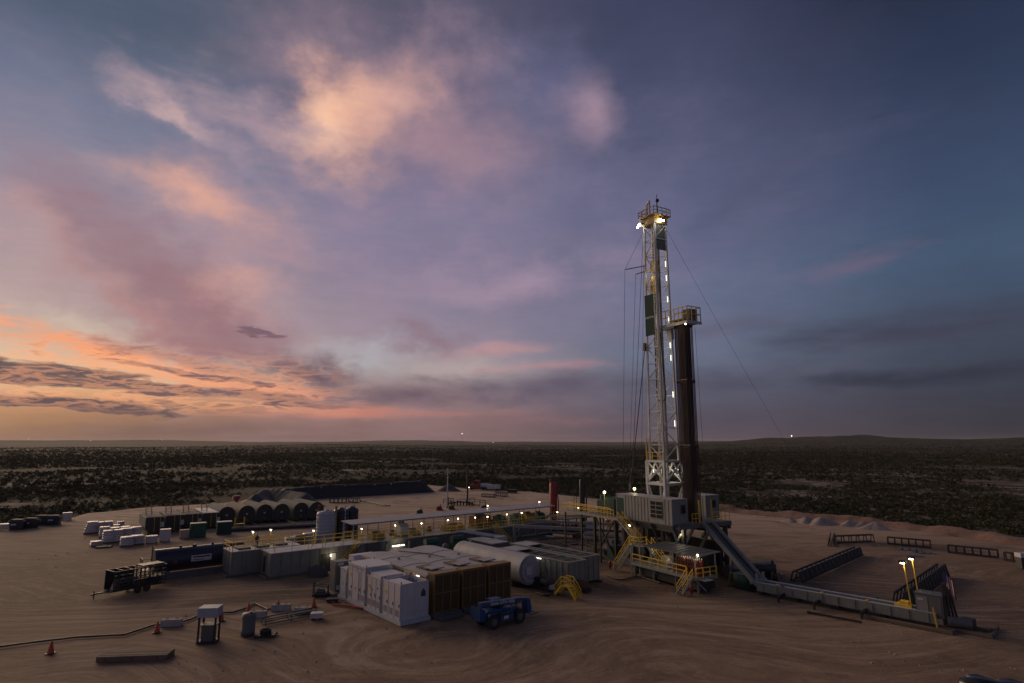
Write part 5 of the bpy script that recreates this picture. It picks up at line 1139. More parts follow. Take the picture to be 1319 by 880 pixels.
# choke manifold : rows of valves
cm = thing('choke_manifold', 'low dark manifold with rows of reddish valves left of the rig', 'manifold', (*(12.22, 124.53), 0), 'W', rz=-12)
MB().box(-4.2, -1.0, 0, 4.2, 1.0, 0.3).build('skid', 'black_steel', cm)
for y in (-0.6, 0.0, 0.6): MB().cyl((-4, y, 1.0), (4, y, 1.0), 0.12).build('header', 'dark_grey', cm)
for k in range(13):
    x = -3.8 + 0.63 * k
    v = MB().box(x - 0.17, -0.85, 0.5, x + 0.17, -0.5, 1.9).build('valve', ('red', 'rust', 'tan_box')[k % 3], cm); MB().cyl((x, -0.95, 1.7), (x, -1.0, 1.7), 0.26, None, 10).build('hand_wheel', ('rust', 'pale_grey')[k % 2], v)
# little yellow safety markers in the yard
for k, (p, lab) in enumerate((((14.68, 109.56), 'small yellow marker post in the yard left of the rig'), ((12.58, 97.88), 'thin yellow marker post at the far corner of the open tanks'))):
    t = thing('marker_post', lab, 'post', (*p, 0), 'W', rel=True, group='yellow marker posts in the yard'); MB().bar((0, 0, 0), (0.05, 0, 1.5), 0.09).build('post', 'yellow', t); MB().box(-0.16, -0.16, 0, 0.16, 0.16, 0.1).build('foot', 'black_steel', t)
wb1 = thing('work_bench', 'small pale bench standing in the yard under the duct', 'bench', (*(6.92, 112.08), 0), 'W', rz=-30)
MB().box(-0.9, -0.4, 0.8, 0.9, 0.4, 0.9).build('top', 'pale_grey', wb1)
for x in (-0.8, 0.8):
    for y in (-0.3, 0.3): MB().bar((x, y, 0), (x, y, 0.8), 0.09).build('leg', 'dark_grey', wb1)
# vertical vessels behind
def vessel(pos, r, h, mat, lab, name):
    t = thing(name, lab, 'vessel', pos, 'W', rel=True)
    MB().lathe([(r * 0.8, 0.0), (r * 0.8, 0.8), (r, 0.9), (r, h - r * 0.6), (r * 0.75, h - r * 0.2), (0, h)], (0, 0, 0), 16).build('shell', mat, t)
    for z in (h * 0.45, h * 0.72): MB().lathe([(r + 0.02, z), (r + 0.06, z + 0.02), (r + 0.06, z + 0.14), (r + 0.02, z + 0.16)], (0, 0, 0), 16).build('band', mat, t)
    MB().tube([(r + 0.2, -0.2, 1.0), (r + 0.25, -0.2, h * 0.6), (0.4, -0.2, h - 0.1)], 0.11, 7).build('vent_pipe', mat, t)
    return t
rv = vessel(to_world('W', (8.6, 128.0)), 0.78, 9.4, 'red', 'tall bright red vertical gas separator behind the tanks', 'gas_separator')
MB().cyl((-0.45, 0.1, 8.8), (-0.45, 0.1, 9.9), 0.3).build('nozzle', 'red', rv)
MB().tube([(-0.6, -0.6, 3.2), (-1.2, -0.8, 2.4), (-2.6, -1.0, 2.0), (-4.5, -1.2, 2.0)], 0.22, 8).build('outlet_pipe', 'dark_grey', rv)
bv = vessel(to_world('W', (14.6, 128.0)), 0.55, 10.0, 'black_steel', 'tall black vertical vessel with ladder cage behind the tanks', 'black_vessel')
for x in (-1.7, -1.2): MB().bar((x, 0.2, 0), (x, 0.2, 9.8), 0.1).build('frame_post', 'black_steel', bv)
fr_ = MB()
for k in range(9): fr_.bar((-1.7, 0.2, 1 + k), (-0.5, 0.1, 1 + k), 0.07)
fr_.build('frame_rung', 'black_steel', bv); MB().bar((0.95, 0, 3), (0.95, 0, 9.0), 0.09).build('side_pipe', 'rust', bv)
lamp('lamp post at the foot of the red separator', (*[(8.37, 114.05)][0], 3.1), 'W', 1.7, 22); lamp('lamp post at the foot of the black vessel', (*[(12.74, 118.70)][0], 3.1), 'W', 2.0, 22)
lamp('lamp standing above the far side of the canopy roof', (*(-4.49, 113.84), 2.6), 'W', 3.4, 22); lamp('lamp standing at the right end of the canopy', (*(5.47, 122.92), 2.6), 'W', 3.2, 22)
# navy tank
nt_ = thing('navy_tank', 'long dark navy horizontal tank left of the grey mud tanks', 'tank', (-40.3, -56.5, 0), 'S')
nv = MB().cyl((-40.2, -56.6, 2.05), (-40.2, -45.6, 2.05), 1.5, None, 28).build('shell', 'navy', nt_)
for k, y in enumerate((-53.5, -51.8, -49.5)): MB().cyl((-40.2, y, 3.5), (-40.2, y, 3.75), 0.28 if k == 1 else 0.16).build('hatch', 'black_steel', nv)
for y in (-55, -47): MB().box(-41.4, y - 0.2, 0, -39.0, y + 0.2, 0.9).build('saddle', 'black_steel', nt_)
sg = MB().box(-38.76, -52.4, 1.75, -38.70, -49.9, 2.5).build('sign', 'white_paint', nt_); MB().box(-38.697, -52.2, 2.2, -38.69, -50.1, 2.38).box(-38.697, -52.2, 1.88, -38.69, -50.8, 1.98).build('sign_print', 'navy', sg)
MB().prism([(-54.55, 1.95), (-54.25, 1.65), (-53.95, 1.95), (-54.25, 2.25)], 'x', -38.74, -38.69).build('hazard_mark', 'red', nt_)
ldr = MB()
for x in (-40.0, -39.5): ldr.bar((x, -56.9, 0), (x, -56.9, 4.1), 0.08)
for k in range(10): ldr.bar((-40.0, -56.9, 0.4 + 0.36 * k), (-39.5, -56.9, 0.4 + 0.36 * k), 0.06)
ldr.build('ladder', 'black_steel', nt_); railing(nt_, [(-40.8, -58.0, 1.2), (-39.2, -58.0, 1.2), (-39.2, -57.0, 1.2)], 1.4, 0.8, 'black_steel'); MB().box(-40.9, -58.1, 1.1, -39.1, -56.7, 1.2).build('landing', 'black_steel', nt_)
for k in range(5):
    y = -56.8 + 2.25 * k; w = thing('containment_block', ('leftmost', 'second from the left', 'middle', 'second from the right', 'rightmost')[k] + ' of the low dark blocks lined up under the navy tank', 'barrier block', (-37.9, y, 0), 'S', group='containment blocks below the navy tank', rel=True)
    MB().prism([(-0.3, 0), (0.3, 0), (0.2, 0.85), (-0.2, 0.85)], 'y', 0, 2.2).build('block', 'dark_grey', w)
    for j in range(4): MB().box(0.24, 0.1, 0.12 + 0.19 * j, 0.31, 2.1, 0.19 + 0.19 * j).build('groove_bar', 'dark_grey', w)
# plastic tanks
def poly_tank(pos, r, h, mat, lab):
    t = thing('plastic_tank', lab, 'tank', pos, 'W', rel=True, group='vertical plastic tanks')
    pr_ = [(0, 0.02), (r, 0.02)]
    for k in range(9): z = 0.3 + (h - 0.9) * k / 8; pr_ += [(r, z), (r + 0.04, z + 0.08), (r + 0.04, z + 0.16), (r, z + 0.24)]
    pr_ += [(r, h - 0.35), (r * 0.9, h - 0.08), (0.35, h + 0.1)]
    MB().lathe(pr_, (0, 0, 0), 24).build('shell', mat, t)
    MB().lathe([(0.35, 0), (0.35, 0.2), (0, 0.22)], (0, 0, h + 0.08), 14).build('lid', mat, t); MB().cyl((r * 0.6, -r * 0.5, h - 0.2), (r * 0.6, -r * 0.5, h + 0.3), 0.15).build('vent', mat, t)
    return t
pt1 = poly_tank((*(-32.83, 109.56), 0), 1.68, 5.5, 'poly_white', 'pale blue-grey ribbed plastic tank behind the pale deck'); MB().box(-1.2, -1.6, 3.5, -1.05, -1.45, 4.2).build('mark', 'white_paint', pt1)
poly_tank((*(-30.95, 112.08), 0), 1.35, 5.6, 'navy', 'dark blue plastic tank in the middle of the three'); poly_tank((*(-29.84, 114.72), 0), 1.3, 5.5, 'navy', 'dark blue plastic tank at the left end of the canopy')
for k, (p, h, mt, lab) in enumerate((((-31.19, 109.56), 6.3, 'crown_yellow', 'tan pipe standing between the pale and dark plastic tanks'), ((-30.02, 111.23), 6.2, 'pale_grey', 'pale pipe standing between the two dark plastic tanks'), ((-29.41, 114.72), 6.0, 'tan_box', 'tan pipe standing right of the dark plastic tanks'), ((-34.20, 109.56), 6.4, 'rust', 'rusty red pipe rising behind the pale plastic tank'))):
    t = thing('riser_pipe', lab, 'pipe', (*p, 0), 'W', rel=True, group='riser pipes by the plastic tanks'); MB().cyl((0, 0, 0), (0, 0, h), 0.2 if k == 0 else 0.13).build('pipe', mt, t); MB().cyl((0, 0, h), (0, 0, h + 0.12), 0.26).build('flange', mt, t)
# ================================================================== GENERATORS
labs = ('left generator house beside the white switch boxes', 'middle generator house of the three under the pale roof', 'right generator house next to the off-white cylinder tank')
for k in range(3):
    y0 = -38.5 + 3.5 * k; y1 = y0 + 3.42
    t = thing('generator_house', 'open sided ' + labs[k] + ' with brown radiator', 'generator', (-9, y0 + 1.7, 0), 'S', group='generator houses')
    MB().box(-16.6, y0 + 0.1, 0.0, -0.4, y1 - 0.1, 0.45).build('skid', 'dark_grey', t)
    n = 8; pts = []
    for j in range(n + 1):
        y = y0 + (y1 - y0) * j / n; zz = 4.0 + 0.15 * math.sin(PI * j / n); pts.append((y, zz))
    m = MB(); vs = []
    for x in (-16.9, -2.0):
        vs += [(x, y, z) for y, z in pts] + [(x, y, z - 0.1) for y, z in pts]
    N_ = n + 1; fs = []
    for j in range(n): fs += [(j, j + 1, 2 * N_ + j + 1, 2 * N_ + j), (N_ + j + 1, N_ + j, 3 * N_ + j, 3 * N_ + j + 1), (N_ + j, N_ + j + 1, j + 1, j), (2 * N_ + j, 2 * N_ + j + 1, 3 * N_ + j + 1, 3 * N_ + j)]
    fs += [(N_, 0, 2 * N_, 3 * N_), (n, N_ + n, 3 * N_ + n, 2 * N_ + n)]
    m.add(vs, fs); rf = m.build('roof', 'roof_grey', t)
    for x in (-12.2, -7.2): 
        sm_ = MB()
        for j in range(n): sm_.bar((x, pts[j][0], pts[j][1] + 0.012), (x, pts[j + 1][0], pts[j + 1][1] + 0.012), 0.07, 0.04)
        sm_.build('roof_seam', 'dark_grey', rf)
    MB().box(-5.6, y0 + 0.9, 4.10, -3.6, y1 - 1.0, 4.28).build('exhaust_hood', 'timber', rf); MB().prism([(y0 + 1.0, 4.30), (y1 - 0.9, 4.32), (y1 - 0.9, 4.44), (y0 + 1.0, 4.38)], 'x', -4.2, -2.6).build('hood_flap', 'roof_grey', rf)
    MB().box(-10.9 + k, y0 + 1.5, 4.1, -10.6 + k, y0 + 1.75, 4.4).build('roof_vent', 'roof_grey', rf)
    for x in (-16.4, -13.5, -10.6, -7.7, -4.8, -2.3):
        for y in (y0 + 0.12, y1 - 0.12): MB().bar((x, y, 0.45), (x, y, 3.95), 0.11).build('post', 'tan_box', t)
    for z in (1.6, 2.8): MB().bar((-16.4, y0 + 0.12, z), (-2.3, y0 + 0.12, z), 0.07).build('side_rail', 'tan_box', t)
    MB().bar((-16.8, y0 + 0.05, 3.86), (-2.1, y0 + 0.05, 3.86), 0.12, 0.2).build('eave_beam', 'tan_box', t)
    en = MB().box(-9.5, y0 + 0.9, 0.5, -4.0, y1 - 0.9, 2.0).box(-9.2, y0 + 1.15, 2.0, -4.4, y1 - 1.15, 2.6).build('engine', 'yellow', t)
    for j in range(6): MB().cyl((-8.8 + 0.85 * j, y0 + 0.85, 1.7), (-8.8 + 0.85 * j, y0 + 0.85, 2.3), 0.2).build('cylinder_head', 'crown_yellow', en)
    MB().cyl((-14.5, y0 + 1.7, 1.4), (-9.6, y0 + 1.7, 1.4), 0.8, None, 16).build('alternator', 'dark_grey', t)
    # radiator
    rd = MB().box(-1.9, y0 + 0.1, 0.5, -0.75, y1 - 0.25, 4.15).build('radiator', 'radiator', t)
    for j in range(4): y = y0 + 0.12 + j * (y1 - y0 - 0.42) / 3; MB().box(-0.745, y - 0.05, 0.5, -0.66, y + 0.05, 4.15).build('radiator_frame', 'radiator_frame', rd)
    for z in (0.5, 2.3, 4.05): MB().box(-0.745, y0 + 0.18, z, -0.68, y1 - 0.33, z + 0.1).build('radiator_frame', 'radiator_frame', rd)
    lv = MB()
    for j in range(22): z = 0.68 + 0.153 * j; lv.box(-0.742, y0 + 0.2, z, -0.70, y1 - 0.35, z + 0.05)
    lv.build('louvres', 'radiator', rd)
    MB().box(-2.0, y0 + 0.05, 4.152, -0.70, y1 - 0.2, 4.28).build('radiator_top', 'radiator_frame', rd)
    for z in (1.1, 2.0, 2.9): MB().box(-1.95, y1 - 0.245, z, -0.75, y1 - 0.16, z + 0.12).build('radiator_frame', 'radiator_frame', rd)
    MB().box(-2.4, y0 + 0.3, 0.02, 0.6, y1 - 0.4, 0.3).build('radiator_skid', 'dark_grey', t)
    light(t, (-4.6, y0 + 0.5, 3.2), 40 if k == 0 else 10, (1.0, 0.72, 0.3), 0.15); MB().cbox((-4.6, y0 + 0.5, 3.45), (0.5, 0.12, 0.1)).build('tube_light', 'tube', t)
cbl = MB(); cbl.tube([(-15.0, -34.5, 4.24), (-13.8, -33.9, 4.24), (-12.2, -33.0, 4.24), (-10.0, -32.4, 4.22), (-8.0, -32.2, 4.22)], 0.05, 5)
oc = cbl.build('roof_cable', 'cable', None, (-15, -34.5, 0)); oc.location = to_world('S', (-15, -34.5, 0)); oc.rotation_euler = (0, 0, ANG['S']); tag(oc, 'thin black cable lying curved across the generator roofs', 'cable')
fb = thing('fan_box', 'white box with four dark round fans at the far end of the generators', 'fan box', (-17.6, -38.5, 0), 'S')
MB().box(-18.6, -39.4, 1.6, -17.1, -36.2, 3.4).build('case', 'white_paint', fb); MB().prism([(-18.6, 3.4), (-17.1, 3.4), (-17.5, 3.9), (-18.6, 3.9)], 'y', -39.3, -36.3).build('hood', 'white_paint', fb)
for k in range(4): MB().cyl((-18.5 + 0.42 * k, -39.402, 2.7), (-18.5 + 0.42 * k, -39.44, 2.7), 0.17, None, 12).build('fan', 'black_steel', fb)
for k in range(4): MB().cyl((-17.098, -39.0 + 0.8 * k, 2.6), (-17.06, -39.0 + 0.8 * k, 2.6), 0.3, None, 12).build('fan', 'black_steel', fb)
for x in (-18.4, -17.3): MB().bar((x, -37.8, 0), (x, -37.8, 1.6), 0.2).build('leg', 'dark_grey', fb)
# white switch boxes in a row on a long skid
bx = [(-4.6, -1.0, 3.75, 'white_paint', 'white open-topped electrical house nearest the camera with a green mark', True), (-8.0, -5.1, 3.55, 'white_paint', 'white electrical house with grey cooling fins, second from the camera', False), (-12.7, -8.5, 4.15, 'white_paint', 'tallest white electrical house with a tall door', False), (-14.7, -13.0, 3.3, 'pale_grey', 'narrow pale grey electrical house behind the tallest one', False)]
for x0, x1, h, mt, lab, opn in bx:
    y0, y1 = -42.1, -38.85
    t = thing('electrical_house', lab, 'switch house', (x1, y0, 0), 'S', group='electrical houses beside the generators')
    MB().box(x0 - 0.3, y0 - 0.1, 0.0, x1 + 0.3, y1 + 0.1, 0.35).build('skid', 'pale_grey', t)
    if opn:
        for b in ((x0, y0, x0 + 0.08, y1), (x1 - 0.08, y0, x1, y1), (x0 + 0.08, y0, x1 - 0.08, y0 + 0.08), (x0 + 0.08, y1 - 0.08, x1 - 0.08, y1)): MB().box(b[0], b[1], 0.36, b[2], b[3], h).build('wall', mt, t)
        MB().box(x0 + 0.08, y0 + 0.08, 2.9, x1 - 0.08, y1 - 0.08, 2.95).build('inner_roof', 'dark_grey', t); MB().box(x0 + 0.6, y0 + 0.08, 2.95, x1 - 0.1, y0 + 1.6, 3.7).build('inner_box', 'white_paint', t)
        for j in range(3): MB().bar((x0 + 0.9 + 0.7 * j, y1 - 0.7, 2.95), (x0 + 0.9 + 0.7 * j, y1 - 0.7, 3.7), 0.06).build('bushing', 'dark_grey', t)
        MB().prism([(y1 - 0.95, 2.3), (y1 - 0.35, 2.3), (y1 - 0.4, 2.75), (y1 - 0.65, 3.1), (y1 - 0.9, 2.75)], 'x', x1 + 0.003, x1 + 0.015).build('green_mark', 'green', t)
        for j, z in enumerate((1.0, 2.0)): MB().box(x1 + 0.003, y0 + 0.2, z, x1 + 0.03, y1 - 0.2, z + 0.03).build('panel_seam', 'pale_grey', t)
    else:
        MB().box(x0, y0, 0.36, x1, y1, h).build('wall', mt, t); MB().box(x0 - 0.08, y0 - 0.08, h, x1 + 0.08, y1 + 0.08, h + 0.08).build('roof', mt, t)
        if h > 4:
            MB().box(x0 + 1.3, y0 - 0.04, 0.5, x0 + 2.6, y0 - 0.003, h - 0.7).build('door', mt, t); MB().box(x0 + 2.62, y0 - 0.05, 0.5, x0 + 2.67, y0 - 0.003, h - 0.6).build('door_edge', 'pale_grey', t)
            MB().box(x1 + 0.003, y0 + 1.3, h - 0.9, x1 + 0.06, y1 - 0.4, h - 0.3).build('vent_grille', 'pale_grey', t)
            for j in range(7): MB().cbox((x0 + 0.6 + 0.5 * j, y0 - 0.03, h - 0.25), (0.09, 0.05, 0.09)).build('bolt', 'dark_grey', t)
        elif mt == 'white_paint':
            for j in range(6): MB().box(x1 + 0.003, y0 + 0.3 + 0.45 * j, 0.6, x1 + 0.35, y0 + 0.42 + 0.45 * j, h - 1.1).build('cooling_fin', 'pale_grey', t)
            for j in range(4): MB().cbox((x0 + 0.5 + 0.6 * j, y0 - 0.02, 2.6 - 0.35 * (j % 3)), (0.12, 0.05, 0.16)).build('latch', 'dark_grey', t)
            MB().box(x0 + 0.1, y0 + 0.2, h + 0.08, x1 - 0.1, y1 - 0.5, h + 0.3).build('roof_cap', mt, t)
        else: MB().box(x0 + 0.2, y0 - 0.04, 0.6, x1 - 0.2, y0 - 0.003, h - 0.4).build('door', mt, t)
for t in [o for o in bpy.data.objects if o.name.startswith('electrical_house')]:
    x0, x1, h = {'electrical_house': (-4.6, -1.0, 3.75), 'electrical_house.001': (-8.0, -5.1, 3.55), 'electrical_house.002': (-12.7, -8.5, 4.15), 'electrical_house.003': (-14.7, -13.0, 3.3)}[t.name]; y0, y1 = -42.1, -38.85
    n = max(2, round((x1 - x0) / 1.1))
    for k in range(n + 1):
        x = x0 + 0.03 + (x1 - x0 - 0.06) * k / n; MB().box(x - 0.02, y0 - 0.03, 0.4, x + 0.02, y0 - 0.003, h - 0.12).build('panel_edge', 'pale_grey', t)
    MB().box(x0 + 0.1, y0 - 0.032, h - 0.5, x1 - 0.1, y0 - 0.003, h - 0.46).build('panel_edge', 'pale_grey', t)
    for k in range(n):
        x = x0 + (x1 - x0) * (k + 0.5) / n; lv_ = MB()
        for j in range(5): lv_.box(x - 0.3, y0 - 0.035, 0.75 + 0.12 * j, x + 0.3, y0 - 0.004, 0.80 + 0.12 * j)
        lv_.build('louvre', 'dark_grey', t); MB().cbox((x + 0.38, y0 - 0.04, 1.75), (0.05, 0.06, 0.3)).build('handle', 'dark_grey', t)
    MB().box(x0 + 0.35, y0 - 0.035, h - 1.25, x0 + 0.75, y0 - 0.004, h - 0.95).build('warning_label', 'yellow', t)
    for x in (x0 + 0.15, x1 - 0.15):
        for y in (y0 + 0.15, y1 - 0.15): MB().cyl((x, y, h), (x, y, h + 0.22), 0.06, None, 6).build('lifting_lug', 'dark_grey', t)
    for k in range(3): MB().box(x1 + 0.003, y0 + 0.05 + (y1 - y0 - 0.14) * k / 2, 0.4, x1 + 0.025, y0 + 0.09 + (y1 - y0 - 0.14) * k / 2, h - 0.1).build('panel_edge', 'pale_grey', t)
tf = thing('transformer_cabinet', 'dark grey upright cabinet on a low skid left of the white houses', 'cabinet', (-17.5, -41.5, 0), 'S')
MB().box(-18.6, -42.6, 0, -15.6, -39.6, 0.3).build('skid', 'dark_grey', tf); MB().box(-18.0, -41.9, 0.3, -16.4, -40.2, 3.6).build('case', 'dark_grey', tf); MB().box(-16.398, -41.8, 0.5, -16.35, -40.3, 1.0).build('bottom_panel', 'pale_grey', tf); MB().box(-16.398, -41.7, 3.2, -16.35, -41.0, 3.5).build('placard', 'pale_grey', tf); MB().box(-17.8, -41.94, 0.6, -16.6, -41.903, 3.3).build('door', 'dark_grey', tf)
paint('cyl_grey', (0.36, 0.35, 0.36), 0.5, amount=0.3)
# off-white horizontal cylinder
cy = thing('cylinder_tank', 'off-white horizontal cylinder tank between the radiators and the open tanks', 'tank', (-4.6, -22.2, 0), 'S')
cs_ = MB().cyl((-18.6, -22.2, 2.05), (-4.4, -22.2, 2.05), 1.75, None, 32).build('shell', 'cyl_grey', cy)
MB().lathe([(1.75, 0), (1.72, 0.12), (1.2, 0.28), (0, 0.34)], (0, 0, 0), 32)
dm = MB(); 
for rr_, xx in ((1.75, -4.4), (1.5, -4.18), (0.9, -4.06)): dm.cyl((xx - 0.02, -22.2, 2.05), (xx + 0.04, -22.2, 2.05), rr_, None, 28)
dm.build('end_cap', 'cyl_grey', cs_)
for x in (-16, -11.3, -6.6): MB().box(x - 0.25, -23.5, 0, x + 0.25, -20.9, 0.8).build('saddle', 'dark_grey', cy)
MB().box(-4.03, -23.0, 1.6, -4.0, -22.2, 2.5).build('placard', 'white_paint', cs_)
# open-topped water tanks
for k, (x0, x1, y0, y1, lab) in enumerate(((-13.6, -0.2, -19.6, -16.7, 'grey open-topped rectangular tank with cross bars, nearer of the pair'), (-15.6, -1.4, -15.9, -12.9, 'grey open-topped rectangular tank with cross bars, farther of the pair'))):
    t = thing('open_water_tank', lab, 'tank', (x1, y0, 0), 'S', group='open-topped water tanks'); h = 3.15
    for b in ((x0, y0, x1, y0 + 0.1), (x0, y1 - 0.1, x1, y1), (x0, y0 + 0.1, x0 + 0.1, y1 - 0.1), (x1 - 0.1, y0 + 0.1, x1, y1 - 0.1)): MB().box(b[0], b[1], 0.2, b[2], b[3], h).build('wall', 'tank_grey', t)
    MB().box(x0 + 0.1, y0 + 0.1, 0.25, x1 - 0.1, y1 - 0.1, 1.3).build('fluid', 'fluid_dark', t)
    for j in range(14): x = x0 + 0.2 + (x1 - x0 - 0.4) * j / 13; MB().box(x - 0.05, y0 - 0.08, 0.22, x + 0.05, y0 - 0.003, h - 0.1).build('rib', 'tank_grey', t)
    for j in range(4): y = y0 + 0.1 + (y1 - y0 - 0.2) * j / 3; MB().box(x1 + 0.003, y - 0.05, 0.22, x1 + 0.08, y + 0.05, h - 0.1).build('rib', 'tank_grey', t)
    for b in ((x0 - 0.12, y0 - 0.12, x1 + 0.12, y0 + 0.14), (x0 - 0.12, y1 - 0.14, x1 + 0.12, y1 + 0.12), (x1 - 0.14, y0 + 0.14, x1 + 0.12, y1 - 0.14)): MB().box(b[0], b[1], h, b[2], b[3], h + 0.1).build('rim', 'rig_grey', t)
    MB().box(x0, y0 + 0.14, h - 0.02, x0 + 3.2, y1 - 0.14, h + 0.06).build('cover_plate', 'roof_grey', t)
    for j in range(1, 5): x = x0 + 3.2 + (x1 - x0 - 3.2) * j / 5; MB().bar((x, y0 + 0.14, h - 0.05), (x, y1 - 0.14, h - 0.05), 0.14).build('cross_bar', 'tank_grey', t)
    MB().box(x0, y0, 0.0, x1 + 0.6, y0 + 0.3, 0.2).box(x0, y1 - 0.3, 0, x1 + 0.6, y1, 0.2).build('skid', 'dark_grey', t)
    MB().sph((x0 + 5.0, (y0 + y1) / 2, 2.15), 0.28, 8, 5).build('float', 'white_paint', t)
ys = thing('step_stile', 'yellow stile steps against the near corner of the open tanks', 'steps', (*(6.14, 72.95), 0), 'W', rz=-50)
MB().box(-0.2, -0.45, 1.15, 1.0, 0.45, 1.23).build('landing', 'yellow', ys); railing(ys, [(-0.2, -0.45, 1.2), (1.0, -0.45, 1.2)], 1.0, 0.6); railing(ys, [(-0.2, 0.45, 1.2), (1.0, 0.45, 1.2)], 1.0, 0.6)
stairs(ys, (-1.3, -0.45, 0.02), (-0.2, -0.45, 1.18), 0.9, (0, 1, 0), 'yellow'); stairs(ys, (2.1, -0.45, 0.02), (1.0, -0.45, 1.18), 0.9, (0, 1, 0), 'yellow')
# transfer pump by the cylinder tank, lit by a tube
tp = thing('transfer_pump', 'dark transfer pump with a lit tube lamp between cylinder and open tank', 'pump', (*(3.82, 76.67), 0), 'W', rz=-50)
MB().box(-2.4, -0.7, 0, 1.9, 0.7, 0.25).build('skid', 'black_steel', tp); MB().box(-2.0, -0.5, 0.25, -0.3, 0.5, 1.2).build('engine', 'black_steel', tp); MB().cyl((-0.3, 0, 0.8), (0.8, 0, 0.8), 0.35).build('pump_body', 'dark_grey', tp); MB().tube([(0.6, 0, 0.8), (0.6, 0, 2.2), (-0.4, 0.4, 2.9)], 0.14, 8).build('riser', 'dark_grey', tp); MB().cyl((1.1, 0.2, 0.25), (1.1, 0.2, 0.9), 0.22).build('filter', 'red', tp); MB().prism([(1.4, 0.25), (2.0, 0.25), (1.7, 0.75)], 'y', -0.6, 0.1).build('guard', 'galv', tp)
MB().box(-2.2, 0.5, 3.2, -1.0, 0.6, 3.3).build('tube_light', 'tube', tp); MB().bar((-1.6, 0.55, 0.2), (-1.6, 0.55, 3.2), 0.08).build('lamp_post', 'galv', tp); light(tp, (-1.6, 0.3, 2.9), 20)
rp2 = thing('red_engine', 'small dark red engine on the ground by the open tank end', 'engine', (*(8.55, 75.14), 0), 'W', rz=-50)
MB().box(-0.8, -0.5, 0.1, 0.8, 0.5, 0.5).build('skid', 'black_steel', rp2); MB().box(-0.6, -0.4, 0.5, 0.5, 0.4, 1.2).build('block', 'rust', rp2); MB().cyl((-0.7, 0, 0.8), (-1.1, 0, 0.8), 0.4).build('fan', 'black_steel', rp2)
# telehandler
th_ = thing('telehandler', 'blue telescopic handler parked in front of the radiators', 'telehandler', (*(-1.92, 61.68), 0), 'W', rz=40)
th_.scale = (0.93, 0.93, 0.93)
for x in (-0.6, 2.9):
    for y in (-0.95, 0.95):
        w = MB().cyl((x, y - 0.22, 0.66), (x, y + 0.22, 0.66), 0.66, None, 22).build('wheel', 'rubber', th_)
        tl_ = MB()
        for q in range(18):
            a_g = 2 * PI * q / 18; tl_.cbox((x + 0.665 * math.cos(a_g), y, 0.66 + 0.665 * math.sin(a_g)), (0.09, 0.4, 0.09))
        tl_.build('tread_lugs', 'rubber', w)
        s = -1 if y < 0 else 1; MB().cyl((x, y + s * 0.222, 0.66), (x, y + s * 0.25, 0.66), 0.34, None, 16).build('rim', 'dark_grey', w); MB().cyl((x, y + s * 0.25, 0.66), (x, y + s * 0.27, 0.66), 0.12, None, 10).build('hub', 'dark_grey', w)
MB().prism([(-1.5, 0.7), (-1.5, 1.5), (-0.9, 1.75), (2.6, 1.6), (3.6, 1.2), (3.6, 0.6), (0.0, 0.5)], 'y', -0.6, 0.6).build('chassis', 'blue', th_)
MB().prism([(0.2, 0.55), (2.0, 0.55), (2.0, 1.35), (0.3, 1.45)], 'y', -1.12, -0.62).build('side_box', 'blue', th_); MB().box(0.7, -1.135, 0.75, 1.3, -1.122, 1.05).build('placard', 'white_paint', th_)
cb = MB().prism([(-0.1, 1.3), (1.5, 1.3), (1.7, 1.8), (1.3, 2.42), (0.1, 2.42)], 'y', 0.15, 1.05).build('cab', 'glass_dark', th_); MB().box(0.0, 0.1, 2.42, 1.4, 1.1, 2.5).build('cab_roof', 'blue', cb)
bm_ = MB().prism([(-2.0, 2.1), (-2.0, 2.65), (3.4, 2.35), (3.4, 1.9)], 'y', -0.62, -0.12).build('boom', 'blue', th_)
MB().prism([(3.4, 1.95), (4.4, 1.9), (4.4, 2.2), (3.4, 2.3)], 'y', -0.55, -0.19).build('boom_tip', 'blue', bm_)
text_part(bm_, 'Genie GTH-1056', 0.46, 'sign_white', (0.9, -0.64, 2.27), (PI / 2, rad(3.2), 0))
MB().prism([(4.1, 2.2), (4.7, 2.1), (4.9, 1.0), (4.7, 0.55), (4.35, 0.6)], 'y', -0.7, 0.2).build('carriage', 'blue', th_)
for y in (-0.6, 0.1): MB().box(4.7, y - 0.08, 0.4, 5.9, y + 0.08, 0.48).build('fork', 'black_steel', th_)
MB().prism([(-2.2, 0.9), (-1.5, 0.8), (-1.5, 1.9), (-2.2, 2.2)], 'y', -0.8, 0.8).build('counterweight', 'blue', th_)
MB().bar((2.6, -0.4, 1.4), (2.6, -0.4, 2.0), 0.16).build('lift_ram', 'pale_grey', th_)
MB().tube([(-1.8, -0.66, 2.2), (0.2, -0.68, 2.05), (2.2, -0.66, 1.98), (3.6, -0.6, 1.8)], 0.04, 5).build('hydraulic_hose', 'black_steel', th_)
MB().box(0.35, -1.14, 1.1, 1.9, -1.122, 1.3).build('vent_grille', 'black_steel', th_); MB().cyl((1.9, -0.9, 1.4), (1.9, -0.9, 2.0), 0.06).build('exhaust', 'dark_grey', th_)
for y in (-0.5, 0.5): MB().sph((3.62, y, 1.05), 0.11, 8, 5).build('headlight', 'galv', th_)
for y in (-0.95, 0.95): MB().prism([(-1.3, 1.2), (-1.1, 1.42), (-0.1, 1.42), (0.1, 1.2), (0.1, 1.26), (-0.05, 1.48), (-1.15, 1.48), (-1.36, 1.24)], 'y', y - 0.25, y + 0.25).build('mudguard', 'blue', th_)
